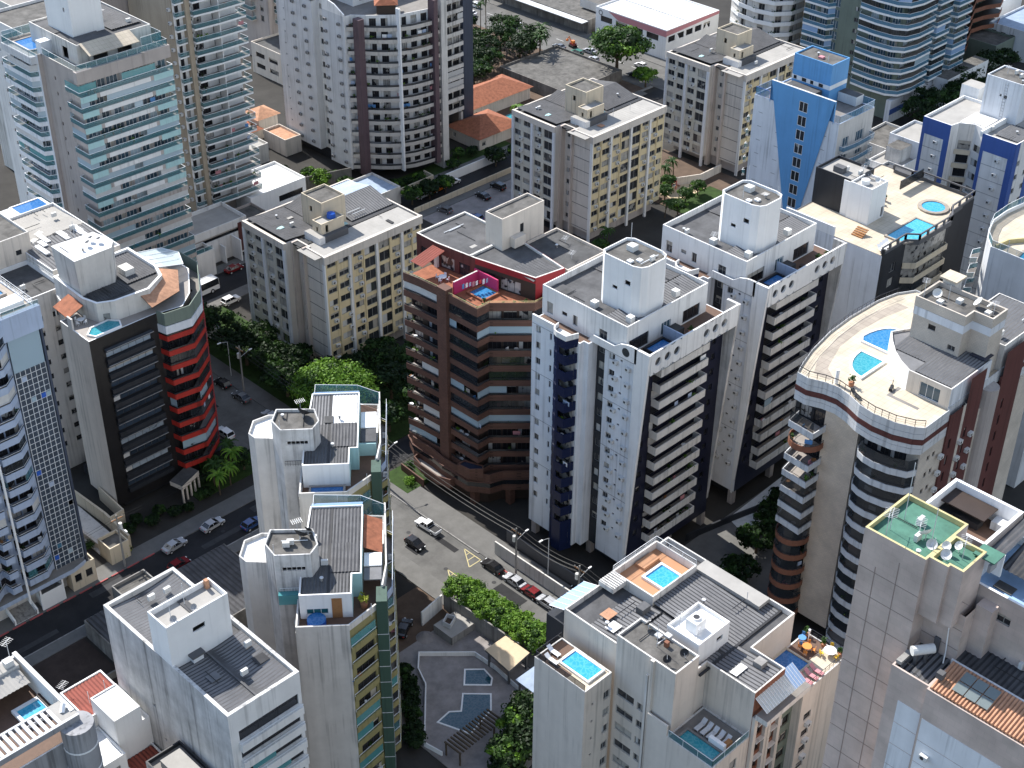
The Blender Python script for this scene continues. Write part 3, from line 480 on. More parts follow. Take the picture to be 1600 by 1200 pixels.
def white_tower(label, dx, dy, first):
    ox, oy = 144.7+dx, 118.2+dy; B = Bld('apartment_tower', label, (ox, oy)); X = lambda x: x+dx; Y = lambda y: y+dy
    pts = [(144.7, 118.2), (165.5, 118.2), (165.5, 138), (142.3, 138), (142.3, 128.0), (143.4, 128.0), (143.4, 127.0), (145.4, 127.0), (145.4, 124.8), (144.7, 124.8)]; pts = [(X(a), Y(b)) for a, b in pts]
    p = 2.95; z0 = 8.3; n = 12
    w3 = grid([.9], 1.0, 1.25, z0+.4, n, p, 'n')+grid([3.9], .4, 1.2, z0+.3, n, p, 's')
    w7 = grid([.35], 1.7, 1.5, z0+.1, n, p, 'n')
    w9 = grid([.9], 1.15, 1.15, z0+.5, n, p, 'n')+grid([3.1], .5, .4, z0+1.0, n, p, 's')
    w0 = grid([1.4], 1.0, 1.2, z0+.4, n, p, 's')+grid([18.0], 1.0, 1.2, z0+.4, n, p, 's')
    for k in range(n): w0 += [(3.6, z0-.55+k*p, 11.6, 2.0, 'd')]
    B.vol(pts, 3.2, 43, 'cool_white', {0: w0, 3: w3, 7: w7, 9: w9}, 'deck_wood', .0, mats={0: 'navy', 7: 'dark_slate', 1: 'dirty_white'})
    for k in range(n):
        B.ac((X(144.7), Y(124.8)), (X(144.7), Y(117)), 2.35, z0+.3+k*p); B.ac((X(144.7), Y(124.8)), (X(144.7), Y(117)), 4.9, z0+.2+k*p)
    wl = B.wall
    for k in range(1, 5): wl.box(X(144.665), X(144.698), Y(118.2), Y(124.8), z0+k*8.85-1.2, z0+k*8.85-1.12, 'grey_wall'); wl.box(X(142.265), X(142.298), Y(132.6), Y(138), z0+k*8.85-1.2, z0+k*8.85-1.12, 'grey_wall')
    for y, x in ((118.6, 145), (137, 143), (127, 146), (118.6, 156), (118.6, 165)): wl.box(X(x), X(x+1), Y(y), Y(y+1), 0, 3.21, 'taupe')
    wl.box(X(147), X(163), Y(121), Y(136), 0, 3.22, 'dark_slate')
    # fins that stand further out towards the top, and the fascia with portholes
    wedge(wl, X(144.2), X(144.69), Y(118.19), Y(115.7), 6, 45.6, 'white'); wedge(wl, X(165.3), X(165.8), Y(118.19), Y(115.7), 6, 45.6, 'dirty_white')
    wl.poly([(X(144.2), Y(118.2), 45.6), (X(144.2), Y(118.2), 3.2), (X(144.2), Y(118.6), 3.2), (X(144.2), Y(118.6), 45.6)], 'white')
    f = MB(); cells = [145.3+i*2.15 for i in range(3)]+[156.6+i*2.15 for i in range(3)]; x = 144.695
    for c in cells:
        f.box(X(x), X(c), Y(115.7), Y(116.0), 41.9, 45.7, 'white') if c-x > .01 else None
        porthole(f, X(c), X(c+2.05), Y(115.7), Y(116.0), 41.9, 45.7, .72, 'white'); f.poly([(X(c)+1.025+.73*math.cos(6.283*i/14), Y(116.02), 43.8+.73*math.sin(6.283*i/14)) for i in range(14)], 'smoke_glass'); f.poly([(X(c), Y(115.7), 45.7), (X(c+2.05), Y(115.7), 45.7), (X(c+2.05), Y(116), 45.7), (X(c), Y(116), 45.7)], 'white'); f.poly([(X(c), Y(116), 41.9), (X(c+2.05), Y(116), 41.9), (X(c+2.05), Y(115.7), 41.9), (X(c), Y(115.7), 41.9)], 'white'); x = c+2.05
    f.box(X(x), X(165.29), Y(115.7), Y(116.0), 41.9, 45.7, 'white'); f.box(X(144.695), X(165.29), Y(116.003), Y(118.19), 42.2, 42.95, 'white', 'deck_grey'); B.part('fascia', f)
    f = MB()   # wavy parapet on the left side
    prof = [(138, 44.0), (133.4, 44.0), (132.4, 43.1), (127.9, 43.1), (126.9, 44.3), (122.6, 44.3), (121.4, 45.2), (120.2, 45.55), (119.4, 45.7), (118.2, 45.7)]
    for i in range(len(prof)-1):
        (ya, za), (yb, zb) = prof[i], prof[i+1]; xo = 142.3 if ya > 128.1 else 144.2; xi = xo+.3
        for xx in (xo, xi): f.poly([(X(xx), Y(ya), 43), (X(xx), Y(yb), 43), (X(xx), Y(yb), zb), (X(xx), Y(ya), za)], 'white')
        f.poly([(X(xo), Y(ya), za), (X(xo), Y(yb), zb), (X(xi), Y(yb), zb), (X(xi), Y(ya), za)], 'bright_white')
    B.part('parapet', f)
    if first:
        f = MB(); f.cyl(X(144.16), Y(120.4), 43.6, 43.61, .0, 'white', 3) if 0 else None
        n2 = 14; f.poly([(X(144.19), Y(120.3)+.75*math.cos(2*math.pi*i/n2), 44.2+.75*math.sin(2*math.pi*i/n2)) for i in range(n2)][::-1], 'smoke_glass'); B.part('porthole', f)
    # navy bay with a bite out of it on each storey
    zs = [z0-1.0+k*p for k in range(13)]
    path = [(X(142.35), Y(132.4)), (X(141.3), Y(132.2)), (X(140.6), Y(131.6)), (X(140.3), Y(130.8)), (X(140.3), Y(128.9)), (X(142.35), Y(128.2))]; b = MB(); b.band(path, -.1, 1.45, .15, 'navy_bay'); b.prism(off(path, .05), -.3, -.1, 'navy_bay', 'white'); B.floors('balcony', b, zs)
    b = MB(); b.band(off(path[:5], .06)[:4]+[(X(140.36), Y(130.3))], 4, 43.2, .1, 'navy_bay'); b.band(path, 2.6, 7.2, .15, 'navy_bay'); b.poly([(X(141.7), Y(132), 4), (X(141.7), Y(128.4), 4), (X(141.7), Y(128.4), 43), (X(141.7), Y(132), 43)], 'glass_dark'); B.part('bay', b)
    b = MB(); b.prism(off(path, -.05), 43.0, 44.0, 'navy_bay', 'white_roof'); b.band(off(path, -.1), 44.0, 44.9, .2, 'white'); B.part('bay_roof', b)
    # balconies on the right face
    zb = [z0-1.0+k*p for k in range(n)]
    balcony(B, [(X(148.3), Y(118.1)), (X(148.3), Y(116.5)), (X(159.8), Y(116.5)), (X(159.8), Y(118.1))], zb, 1.15, 'off_white', .16, .2)
    b = MB(); b.poly([(X(148.32), Y(116.52), 1.2), (X(150.2), Y(116.52), 1.2), (X(150.2), Y(116.52), 2.6), (X(148.32), Y(116.52), 2.6)], 'screen_pale'); B.part('balcony_glazing', b, z=zb[11 if first else 4])
    life(B, [(X(148.4), Y(116.5)), (X(159.8), Y(116.5))], zb, 26, 8+int(dx)); life(B, path[2:5], zs[3:], 16, 9+int(dx), .7)
    # penthouse
    P2 = rect(X(144.75), X(163.6), Y(120.7), Y(138.2)); B.vol([P2[0], P2[1], P2[2], P2[3]], 43.0, 48.2, 'white', {3: [(1, 43.6, 1.3, 2.1, 'n'), (4.2, 44.6, 1.1, .7, 's'), (6.5, 43.8, 1.0, 1.8, 'n'), (12, 43.4, 1.6, 2.2, 'n')], 0: [(.6, 43.1, 4.5, 2.4, 'd'), (8, 43.1, 2.2, 2.3, 'b'), (13, 43.1, 4.2, 2.3, 'd')]}, 'mid_roof', 1.1)
    B.finish()
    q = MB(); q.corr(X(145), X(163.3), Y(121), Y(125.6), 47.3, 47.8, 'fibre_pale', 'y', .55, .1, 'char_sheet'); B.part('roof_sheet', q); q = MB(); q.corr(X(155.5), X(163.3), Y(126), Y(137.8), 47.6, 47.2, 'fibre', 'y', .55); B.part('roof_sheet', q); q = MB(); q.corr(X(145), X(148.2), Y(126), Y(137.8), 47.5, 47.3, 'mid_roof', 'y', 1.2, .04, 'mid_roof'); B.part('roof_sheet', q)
    b = MB(); c = [(X(a), Y(e)) for a, e in [(148.4, 123.4), (148.9, 122.2), (150, 121.7), (153.6, 121.7), (154.8, 122.3), (155.2, 123.5), (155.2, 129), (154.4, 130), (149.2, 130), (148.4, 129)]]
    B.block('stair_tower', 0, 0, 0, 0, 47.2, 56, 'bright_white', 'concrete_roof', .45, {9: [(1.8, 50.8, 1.0, .6, 's'), (4.2, 52.4, 1.1, .8, 's')]}, poly=c)
    clutter(B, X(145.4), X(148), Y(122), Y(137), 47.4, 6, 40+int(dx)); clutter(B, X(156), X(163), Y(124), Y(137), 47.6, 9, 41+int(dx)); clutter(B, X(149), X(154.4), Y(122.6), Y(129), 55.6, 6, 42+int(dx))
    bx(B, 'rooftop_machine', X(152), X(153.3), Y(126.6), Y(127.9), 55.6, 56.5, 'ac_white')
    for hx, hy in ((149.2, 124.6), (150.4, 123.8)): bx(B, 'roof_hatch', X(hx), X(hx+.8), Y(hy), Y(hy+.8), 55.6, 55.9, 'bright_white')
    mast(B, X(153.6), Y(128.4), 55.6, 3.8); mast(B, X(154.6), Y(123), 55.6, 1.6)
    for x, y in ((146.6, 121.7), (146, 128.4), (157.4, 122)): b = MB(); b.box(X(x), X(x+1), Y(y), Y(y+1), 47.4, 48.5, 'ac_white', 'bright_white'); B.part('vent_box', b)
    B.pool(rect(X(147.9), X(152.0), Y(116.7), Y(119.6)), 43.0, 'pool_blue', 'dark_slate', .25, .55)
    b = MB(); b.box(X(153.1), X(153.3), Y(116.2), Y(120.6), 43, 45.0, 'pale_blue'); b.box(X(153.3), X(156.0), Y(118.8), Y(120.6), 43, 44.2, 'dark_slate'); B.part('terrace_wall', b)
    b = MB(); b.cyl(X(157.5), Y(118.5), 43, 43.5, .5, 'dark_brown', 8); B.part('planter', b); bx(B, 'counter', X(160), X(161.6), Y(117), Y(118), 43, 43.7, 'char')
    return B
white_tower('white tower with a navy round bay and portholes along its roof edge', 0, 0, True)
white_tower('white tower with porthole roof edge, half hidden behind its twin', 28.4, -.1, False)
# ================================================================ brown brick tower with zigzag balconies
def brown_tower():
    B = Bld('apartment_tower', 'dark brown brick tower with zigzag balcony bands and a pink wall on its roof terrace', (141.4, 157))
    zs = [36.4-2.95*k for k in range(11)]
    body = [(142.7, 158), (142.7, 150.6), (144.4, 150.6), (150, 145.2), (157, 145.2), (157, 166.5), (142.2, 166.5), (142.4, 163)]
    def row(L, w=2.2, gap=.35): n = int(L/(w+gap)); return [(i*(w+gap)+gap, w) for i in range(n)]
    wd = {}
    for e, L in ((0, 7.4), (1, 1.7), (2, 7.7), (6, 3.5), (7, 5)): wd[e] = [(u, z+.05, w, 2.2, 'd') for z in zs for u, w in row(L)]
    B.vol(body, 0, 39.5, 'dark_brown', wd, 'clay', 0, mats={3: 'brown_cladding', 4: 'grey_wall'})
    pa = [(141.0, 155.9), (141.1, 149.2), (143.9, 149.2), (149.2, 144.1), (152, 144.1)]; pb = [(140.4, 166.4), (140.9, 163), (141.2, 158.4)]
    qa = [(141.0, 155.9), (141.1, 149.2), (143.9, 149.2), (149.2, 144.1), (157, 144.1), (157, 151), (143, 157)]; qb = pb+[(143, 158.4), (143, 166.4)]
    for nm, p, q in (('a', pa, qa), ('b', pb, qb)):
        b = MB(); b.prism([(x+.03, y+.03) for x, y in q], -.3, 0, 'brick_brown', 'tile_floor'); b.band(p, -.42, .72, .16, 'brick_brown'); o = off(p, .08)
        for i in range(len(o)-1): b.tube((*o[i], 1.1), (*o[i+1], 1.1), .035, 'rail_dark', 4)
        for i in range(len(o)-1): b.poly([(*o[i], .74), (*o[i+1], .74), (*o[i+1], 1.07), (*o[i], 1.07)], 'smoke_glass')
        B.floors('balcony', b, zs)
        b = MB(); b.prism([(x+.03, y+.03) for x, y in q], 39.1, 39.4, 'brick_brown', 'clay' if nm == 'a' else 'deck_grey'); b.band(p, 38.9, 40.4, .18, 'brick_brown'); B.part('terrace', b)
        B.rail(off(p, .1), 40.4, .35, None, 'curb_yellow', 2)
    glazing(B, pa, zs, .74, 2.6, .75, ('screen_pale', 'screen_pale', 'smoke_glass'), 1.3, .22, seed=12, cover=.7); glazing(B, pb, zs, .74, 2.6, .55, ('screen_pale', 'curtain'), 1.2, .22, seed=9, cover=.5)
    life(B, pa, zs, 34, 3); life(B, pb, zs, 26, 4)
    # pillar
    bx(B, 'pillar', 140.5, 142.1, 156.0, 158.2, 0, 41.2, 'brick_brown'); bx(B, 'pillar', 151.9, 153.2, 143.6, 145.1, 0, 40.6, 'brick_brown')
    # podium
    b = MB(); pod = [(140.2, 160), (139.8, 157), (139.9, 150.6), (142.2, 147.4), (144.6, 146.6), (148.6, 142.8), (153, 142.6), (157, 146), (157, 167.5), (141.4, 167.5), (140.2, 165)]
    b.prism(pod, 3.2, 6.4, 'brick_brown', 'dark_brown'); b.band(pod, 6.4, 7.3, .25, 'brick_brown', True)
    b.band(off(pod, -.03, True), 4.5, 5.5, .025, 'glass_dark', True); b.band(off(pod, -.25, True), 5.6, 5.75, .24, 'brick_brown', True); b.prism(off(pod, 1.6, True), 0, 3.21, 'dark_brown'); B.part('podium', b)
    for x, y in ((140.3, 158.5), (141.0, 150), (145.4, 145.6), (150.5, 143)): bx(B, 'pillar', x, x+1.2, y, y+1.2, 0, 3.2, 'brick_brown')
    b = MB(); q = [(138.9, 163.6), (138.2, 161), (138.0, 156.4), (138.9, 154), (140.8, 154), (140.8, 164)]; b.prism(off(q, .04, True), 3.0, 3.3, 'brick_brown', 'tile_floor'); b.band(q, 2.6, 4.4, .2, 'brick_brown', True); B.part('terrace', b)
    b = MB(); q = [(139.2, 152.4), (139.6, 149.8), (141.4, 148.2), (142.2, 149), (140.9, 152.4)]; b.band(q, 6.6, 8.6, .2, 'brick_brown', True); b.prism(off(q, .05, True), 8.2, 8.4, 'solar'); B.part('canopy', b)
    # penthouse
    ph = [(148.3, 157.2), (150.8, 145.6), (156.6, 144.6), (158.5, 158), (158.5, 170.5), (147.2, 170.5), (147.2, 165.6)]
    B.vol(ph, 39.4, 43.8, 'crimson', {0: [(1, 39.6, 3, 2.3, 'd'), (5, 39.6, 4, 2.3, 'd')], 6: [(1, 39.6, 3, 2.3, 'd'), (5, 39.6, 2.4, 2.3, 'd')], 5: [(1, 39.6, 3, 2.2, 'd')]}, 'mid_roof', .35, 'off_white', {6: 'maroon', 5: 'maroon', 4: 'maroon', 0: 'dark_brown'}, th=.3); b = MB(); b.band([(148.25, 157.15), (150.75, 145.55), (156.6, 144.55), (158.55, 157.9)], 42.7, 43.82, .04, 'crimson'); B.part('fascia', b)
    bx(B, 'dividing_wall', 142.6, 148.4, 156.2, 156.5, 39.4, 41.9, 'magenta', 'off_white'); bx(B, 'dividing_wall', 148.0, 148.28, 151.6, 157.1, 39.41, 42.0, 'magenta')
    b = MB(); b.corr(141.9, 147, 163.2, 166.2, 42.1, 43.2, 'red_sheet', 'x', .5); B.part('awning', b); bx(B, 'terrace_wall', 146.6, 147.1, 164.8, 165.5, 39.4, 42.4, 'off_white')
    b = MB(); b.corr(150.2, 156.2, 145.5, 150.8, 43.4, 43.6, 'fibre', 'y', .6); B.part('roof_sheet', b); bx(B, 'roof_ridge', 148.2, 158, 158.2, 158.6, 43.3, 43.85, 'off_white'); clutter(B, 149, 157, 159.5, 169, 43.45, 9, 4); clutter(B, 158, 165.5, 145, 155, 42.7, 8, 5)
    B.block('stair_tower', 153.6, 163.5, 156.2, 160.2, 39.4, 49.4, 'warm_cream', 'concrete_roof', .4, {0: [(4.2, 45.3, .9, 1.7, 's')], 3: []})
    bx(B, 'balcony_box', 155.4, 158, 155.0, 156.19, 43.7, 45.5, 'warm_cream')
    B.block('rear_wing', 157.2, 166.5, 144.5, 156, 0, 43.2, 'warm_cream', 'dark_roof', .5, {0: [(7.4, 41, 1.2, 1.3, 'n'), (7.4, 38, 1.2, 1.3, 'n')]})
    b = MB(); b.prism([(149.7, 151.2), (151.4, 151.2), (151.4, 156.6), (149.7, 156.6)], 39.45, 39.5, 'pool_blue'); B.pool([(144.6, 151.4), (147.8, 151.4), (147.8, 154.8), (144.6, 154.8)], 39.45, 'pool_deep', 'clay', .35, .3)
    b = MB(); b.tube((142.7, 155.2, 41.7), (148, 153.4, 41.7), .02, 'cable', 3); cl = B.part('washing_line', b)
    for i, m in enumerate(('cloth_blue', 'bright_white', 'pale_blue', 'rose', 'bright_white', 'red_plastic', 'bright_white', 'pale_blue')):
        b = MB(); u = .6+i*.58; y = 155.2-u*.34; b.box(142.7+u, 143.15+u, y-.02, y+.02, 40.8+.1*(i % 3), 41.68, m); B.part('hanging_cloth', b, cl)
    for i, (x, y) in enumerate(((142.2, 150.2), (143.2, 150.0), (144.3, 150.9), (146.2, 148.4), (147.6, 147.2), (149, 146), (142, 153))): plant('potted_plant', 'potted plant', x, y, 39.4, .55+.12*(i % 3), B)
    B.finish()
brown_tower()
# ================================================================ beige tower with the curved pool terrace
def curved_tower():
    B = Bld('apartment_tower', 'beige tower with two curved pools on its roof terrace and rounded balconies', (157, 77.2))
    zs = [38.3-2.95*k for k in range(13)]
    body = [(157, 77.2), (188, 77.2), (188, 98), (182, 100.5), (168, 100.5), (157, 98), (157, 92.6), (156.6, 92.6), (156.6, 86.9), (157.6, 86.9), (157.6, 79.5)]
    w = []
    for u in (2.2, 3.6): w += grid([u], .7, .9, zs[-1]+1.0, 13, 2.95, 's')
    w += grid([7.4], .55, 1.9, zs[-1]+.6, 13, 2.95, 's')+grid([13.2], .8, 1.9, zs[-1]+.6, 13, 2.95, 'n')+grid([18.5, 20.2, 24], .8, 1.0, zs[-1]+.9, 13, 2.95, 's')
    B.vol(body, 2.8, 41.8, 'tile_cream', {0: w, 9: grid([.4, 2.6, 4.8], 2.0, 2.2, zs[-1]+.05, 13, 2.95, 'd'), 5: grid([.8, 3.2], 2.0, 2.2, zs[-1]+.05, 13, 2.95, 'd'), 7: []}, 'deck_cream', 0, mats={9: 'dark_slate', 5: 'dark_slate', 7: 'tile_tan', 6: 'tile_tan'})
    wl = B.wall; wl.box(160, 186, 79, 97, 0, 2.81, 'dark_slate')
    for x0, x1, m in ((163.3, 166.6, 'maroon'), (166.603, 167.4, 'tile_cream'), (167.403, 171.5, 'maroon'), (177, 183, 'maroon')):
        B.fac((x0, 76.9), (x1, 76.9), 2.8, 45.4 if x0 < 167 else 49.6, m, grid([.9 if x1-x0 < 4.1 else 1.6], .6, 1.7, zs[-1]+.7, 13, 2.95, 's') if x1-x0 > 1.2 else [], rev=.2)
        for xx in (x0, x1): wl.poly([(xx, 76.9, 2.8), (xx, 77.2, 2.8), (xx, 77.2, 45.4), (xx, 76.9, 45.4)], m)
    wl.cyl(174.2, 77.3, 2.8, 45, 1.5, 'taupe', 16)
    for z in zs:
        for u in (5.1, 10.2, 13.0): B.ac((157, 76.9), (188, 76.9), u, z+.4)
    # left balconies, some with a rounded brown front
    sq = [(157.2, 97.4), (153.9, 96.9), (153.5, 92.3), (156.59, 92.2)]; rd = [(157.2, 97.4)]+[(156.2-2.9*math.sin(R(a)), 94.8+2.7*math.cos(R(a))) for a in range(10, 171, 16)]+[(156.59, 92.2)]
    balcony(B, sq, [zs[i] for i in (0, 2, 3, 4, 5, 6)], .75, 'pale_grey', .14, .3, 'rail_dark', .35, None); balcony(B, rd, [zs[i] for i in (1, 7, 8, 9, 10, 11, 12)], .7, 'brown_cladding', .14, .3, 'rail_dark', .4, None)
    cv = [(157.59, 86.6), (156, 86.35), (154.9, 85.6), (154.35, 84.3), (154.2, 82.6), (154.6, 80.2), (155.6, 77.9), (157, 77.25)]
    balcony(B, cv, zs, .68, 'pale_grey', .14, .35, 'rail_dark', .4)
    glazing(B, cv, zs, .76, 2.5, .9, ('smoke_glass',), 1.5, .12, seed=3, cover=.9); glazing(B, sq, [zs[i] for i in (0, 4, 5, 6)], .8, 2.5, .9, ('smoke_glass',), 1.5, .12, seed=4, cover=.9); glazing(B, rd, [zs[i] for i in (7, 8, 9, 10, 11, 12)], .8, 2.5, 1, ('smoke_glass',), 1.2, .12, seed=4, cover=.9)
    life(B, cv, zs, 30, 5); life(B, sq, [zs[i] for i in (0, 2, 3, 4, 5, 6)], 14, 6); life(B, rd, [zs[i] for i in (1, 7, 8, 9, 10)], 10, 7)
    # terrace deck with banded fascia
    dk = [(155.6, 97.6), (155.4, 95.6), (156.3, 93.3), (156.6, 91.2), (156.1, 89), (155.1, 86.6), (154.7, 84), (155.0, 80.8), (156, 78.3), (156.9, 77.15), (163.3, 77.15)]
    full = dk+[(163.3, 77.5), (188, 77.5), (188, 98.6), (185, 100.2), (181, 101), (174, 101.2), (168, 100.8), (162, 99.7), (158, 98.5)]
    b = MB(); b.prism(off(full, .12, True), 41.7, 46, 'pale_grey', 'deck_cream')
    for za, zb, m, o in ((41.7, 42.6, 'pale_grey', 0), (42.66, 43.3, 'pale_grey', .0), (43.36, 44.2, 'maroon', -.04), (44.26, 45.1, 'pale_grey', 0), (45.16, 46.3, 'pale_grey', 0)): b.band(off(full, o, True), za, zb, .1, m, True)
    B.part('terrace', b); b = MB(); b.band(dk[:2]+[(155.6, 97.6)], 46.3, 46.31, .02, 'maroon') if 0 else None
    B.rail(off(dk, .15)[:-1], 46.3, 1.1, None, 'char', 1.0, k=1.8); B.rail([(185, 99.9), (181, 100.7), (174, 100.9), (168, 100.5), (162, 99.4), (158, 98.2), (155.8, 97.5)], 46.3, 1.0, None, 'rail_dark', 1.1)
    pth = [(183, 98.6), (176, 99.8), (168, 99.3), (160.5, 97.6), (157.4, 96), (157.6, 93.5), (158.4, 93.2), (160, 95.4), (166, 97.5), (172, 98), (178, 97.6), (183, 96.6)]; b = MB(); b.poly([(*p, 46.006) for p in pth[::-1]], 'deck_tan'); B.part('stone_path', b)
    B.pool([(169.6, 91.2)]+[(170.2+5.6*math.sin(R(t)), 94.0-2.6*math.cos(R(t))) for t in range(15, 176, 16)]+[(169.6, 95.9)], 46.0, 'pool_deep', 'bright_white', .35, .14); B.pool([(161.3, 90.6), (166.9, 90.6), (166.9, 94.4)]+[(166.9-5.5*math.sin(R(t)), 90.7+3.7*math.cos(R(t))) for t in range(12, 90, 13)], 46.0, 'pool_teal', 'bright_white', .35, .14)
    b = MB()
    for x0, x1, y0, y1 in ((160.8, 163.2, 85.0, 85.6), (160.2, 160.8, 80.5, 85.6)): b.poly([(x0, y0, 46.007), (x1, y0, 46.007), (x1, y1, 46.007), (x0, y1, 46.007)], 'deck_grey')
    B.part('floor_strip', b)
    # curved house, stair tower, right wing
    ch = [(163.3, 77.6), (174, 77.6), (174, 90), (170.2, 92.0), (168.0, 90.4), (166.0, 88.6), (164.4, 86.6), (163.2, 84.4)]
    B.vol(ch, 46, 49.4, 'warm_cream', {7: [(2.0, 46.2, 3.2, 2.3, 'b')], 0: []}, 'fibre_pale', .35, 'off_white', {0: 'cool_white', 3: 'bright_white', 4: 'bright_white', 5: 'bright_white', 6: 'bright_white'})
    q = MB(); q.corr(164, 173.6, 78, 84, 49.15, 49.5, 'fibre_pale', 'x', .5); q.corr(167, 173.6, 84, 89.5, 49.15, 49.5, 'fibre_pale', 'x', .5); B.part('roof_sheet', q)
    bx(B, 'solar_panel', 172.5, 174.8, 77.9, 80.4, 49.6, 49.75, 'solar')
    tw = [(171, 81.4), (173.2, 81.4), (173.2, 78.4), (177, 78.4), (177, 89.4), (171, 89.4)]
    B.block('stair_tower', 0, 0, 0, 0, 46, 56.2, 'tile_cream', 'concrete_roof', .7, {5: [(2.6, 51.8, 1.2, .9, 's'), (6.1, 49.9, 1.2, .9, 'n')]}, poly=tw)
    b = MB(); b.band(off(tw, -.06, True), 53.3, 54.6, .05, 'cool_white', True); b.band(off(tw, -.08, True), 54.66, 56.22, .07, 'tile_cream', True); B.part('tower_band', b)
    bx(B, 'rooftop_slab', 176.8, 179.6, 86.6, 89.4, 56.8, 57.1, 'deck_cream'); bx(B, 'rooftop_post', 177.2, 179.2, 87, 89, 46, 56.8, 'off_white')
    B.block('side_wing', 177.2, 190, 77.6, 86, 46, 50.3, 'off_white', 'fibre', .4); q = MB(); q.corr(177.6, 189.6, 78, 85.6, 49.9, 50.3, 'fibre_pale', 'x', .55); B.part('roof_sheet', q)
    clutter(B, 171.4, 176.5, 82, 88.8, 55.5, 9, 31); clutter(B, 178, 189, 78, 85, 50.3, 5, 32); dish(B, 173.6, 87.6, 55.5, .7, 200); dish(B, 175.6, 82, 55.5, .8, 120); dish(B, 176, 80.4, 55.5, .6, 100); mast(B, 171.6, 88.6, 56, 3.0, True); mast(B, 174, 86, 55.5, 2.6); mast(B, 175, 79.4, 55.5, 2.2, True)
    for x, y in ((172, 86), (174.3, 84.2), (174.2, 79.6)): bx(B, 'vent_box', x, x+.9, y, y+.8, 55.5, 56.1, 'ac_white')
    b = MB(); b.cyl(157.5, 92.2, 46, 48.4, .28, 'bright_white', 10); B.part('shower_post', b)
    B.finish()
curved_tower()
